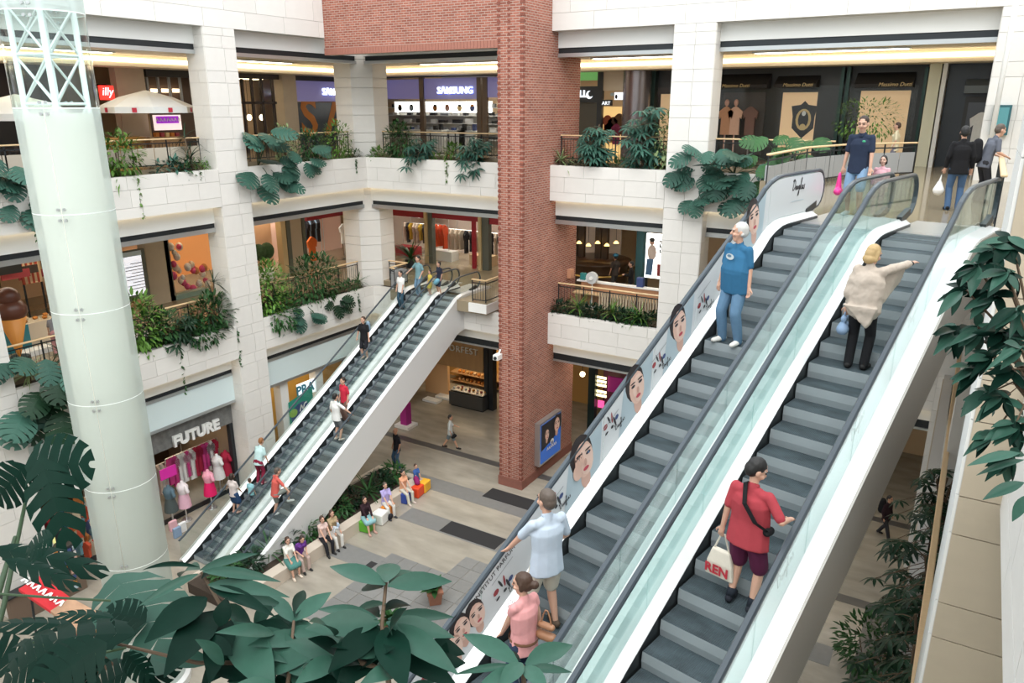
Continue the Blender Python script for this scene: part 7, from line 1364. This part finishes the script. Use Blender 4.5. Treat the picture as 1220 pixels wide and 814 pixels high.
# split-leaf plant A
sa_ = thing('split_leaf_plant', 'big foreground split-leaf plant covering the lower left walkway', 'plant', (-3.6, .8, 13.47))
fg_stem(sa_, [(-40, 900, 2.0), (5, 720, 2.4), (30, 600, 2.6)], .010, .006, STEM); fg_stem(sa_, [(-40, 900, 2.0), (100, 800, 2.2), (150, 700, 2.4)], .012, .007, STEM); fg_stem(sa_, [(-60, 880, 1.9), (0, 700, 2.2), (18, 640, 2.4)], .012, .006, STEM)
def mleaf(b, t, w, m, depth, dd, tilt=.5): fg_leaf(sa_, m, b, t, w, depth, dd, tilt, w0=.98)
mleaf((36, 556), (118, 548), 90, MOD, 2.6, .1, .3); mleaf((50, 552), (85, 655), 62, MOD, 2.6, -.1, .2); mleaf((28, 558), (-20, 605), 60, MOD, 2.6, 0, .3); mleaf((0, 655), (140, 668), 42, MOD, 2.3, .1, .6); mleaf((12, 668), (100, 690), 30, MOD, 2.2, .0, .7)
mleaf((140, 690), (205, 770), 110, MO, 2.4, -.3, .55); mleaf((150, 755), (-10, 752), 70, MOD, 1.9, 0, .7); mleaf((120, 770), (20, 830), 80, MOD, 1.7, -.1, .5); mleaf((60, 775), (-20, 820), 80, MOD, 1.7, 0, .5); mleaf((130, 735), (60, 720), 26, MOD, 2.1, 0, .9)
mleaf((170, 740), (120, 720), 50, MOD, 2.2, 0, .5); mleaf((80, 745), (-20, 728), 30, MOD, 2.0, 0, .8); mleaf((150, 780), (185, 812), 30, MOD, 2.0, 0, .5)
MB().tube([PD(0, 708, 2.0), PD(60, 712, 2.0), PD(132, 716, 2.05)], .0035, 5).build('stem', STEM, sa_); MB().tube([PD(40, 765, 1.8), PD(90, 785, 1.8), PD(150, 772, 1.9)], .0035, 5).build('stem', STEM, sa_)
for b_, t_, w_ in (((20, 790), (-60, 760), 70), ((60, 800), (130, 760), 60), ((110, 812), (40, 780), 60), ((150, 800), (90, 830), 60), ((60, 640), (20, 660), 40), ((170, 812), (215, 770), 50)): mleaf(b_, t_, w_, MOD, 1.9+rnd(0, .3), 0, .5)
# hanging shrub on the right parapet
se_ = thing('rubber_shrub', 'glossy evergreen shrub hanging over the right parapet beside escalator', 'plant', (RX+.3, 3.2, P2T-.2))
hubs = ((1185, 296, 3.3), (1165, 318, 3.3), (1205, 285, 3.3), (1200, 325, 3.2), (1150, 345, 3.3), (1185, 352, 3.3), (1140, 392, 3.4), (1165, 390, 3.3), (1195, 395, 3.2), (1212, 370, 3.1), (1180, 425, 3.2), (1205, 440, 3.1), (1165, 440, 3.3), (1195, 475, 3.1), (1210, 505, 3.0), (1185, 515, 3.1), (1205, 545, 3.0), (1215, 415, 3.0), (1175, 470, 3.2))
root = (1260, 520, 3.0)
for i, (x, y, d) in enumerate(hubs):
    MB().tube([PD(*root), PD((x+1240)/2, (y+480)/2-20, d), PD(x, y, d)], .010, 5, .004).build('stem', BARK, se_)
    for k in range(14):
        a = rnd(0, 6.28) if k > 5 else math.pi+rnd(-.7, .5); L = rnd(20, 38); fg_leaf(se_, EL if rnd(0, 1) < .6 else ELD, (x+rnd(-4, 4), y+rnd(-4, 4)), (x+L*math.cos(a), y+L*.75*math.sin(a)+8), rnd(9, 16), d, rnd(-.15, .15), .55)
for b, t, w in (((1215, 540), (1155, 548), 14), ((1220, 575), (1172, 590), 16), ((1220, 548), (1165, 560), 10), ((1225, 590), (1205, 620), 14)): fg_leaf(se_, EL, b, t, w, 2.6, 0, .6)
# ================================================================== true size: the plan above was measured with 0.43 m step treads
S_ = .93
for o in list(SC.objects):
    if o.parent is None:
        o.location = o.location*S_; o.scale = o.scale*S_
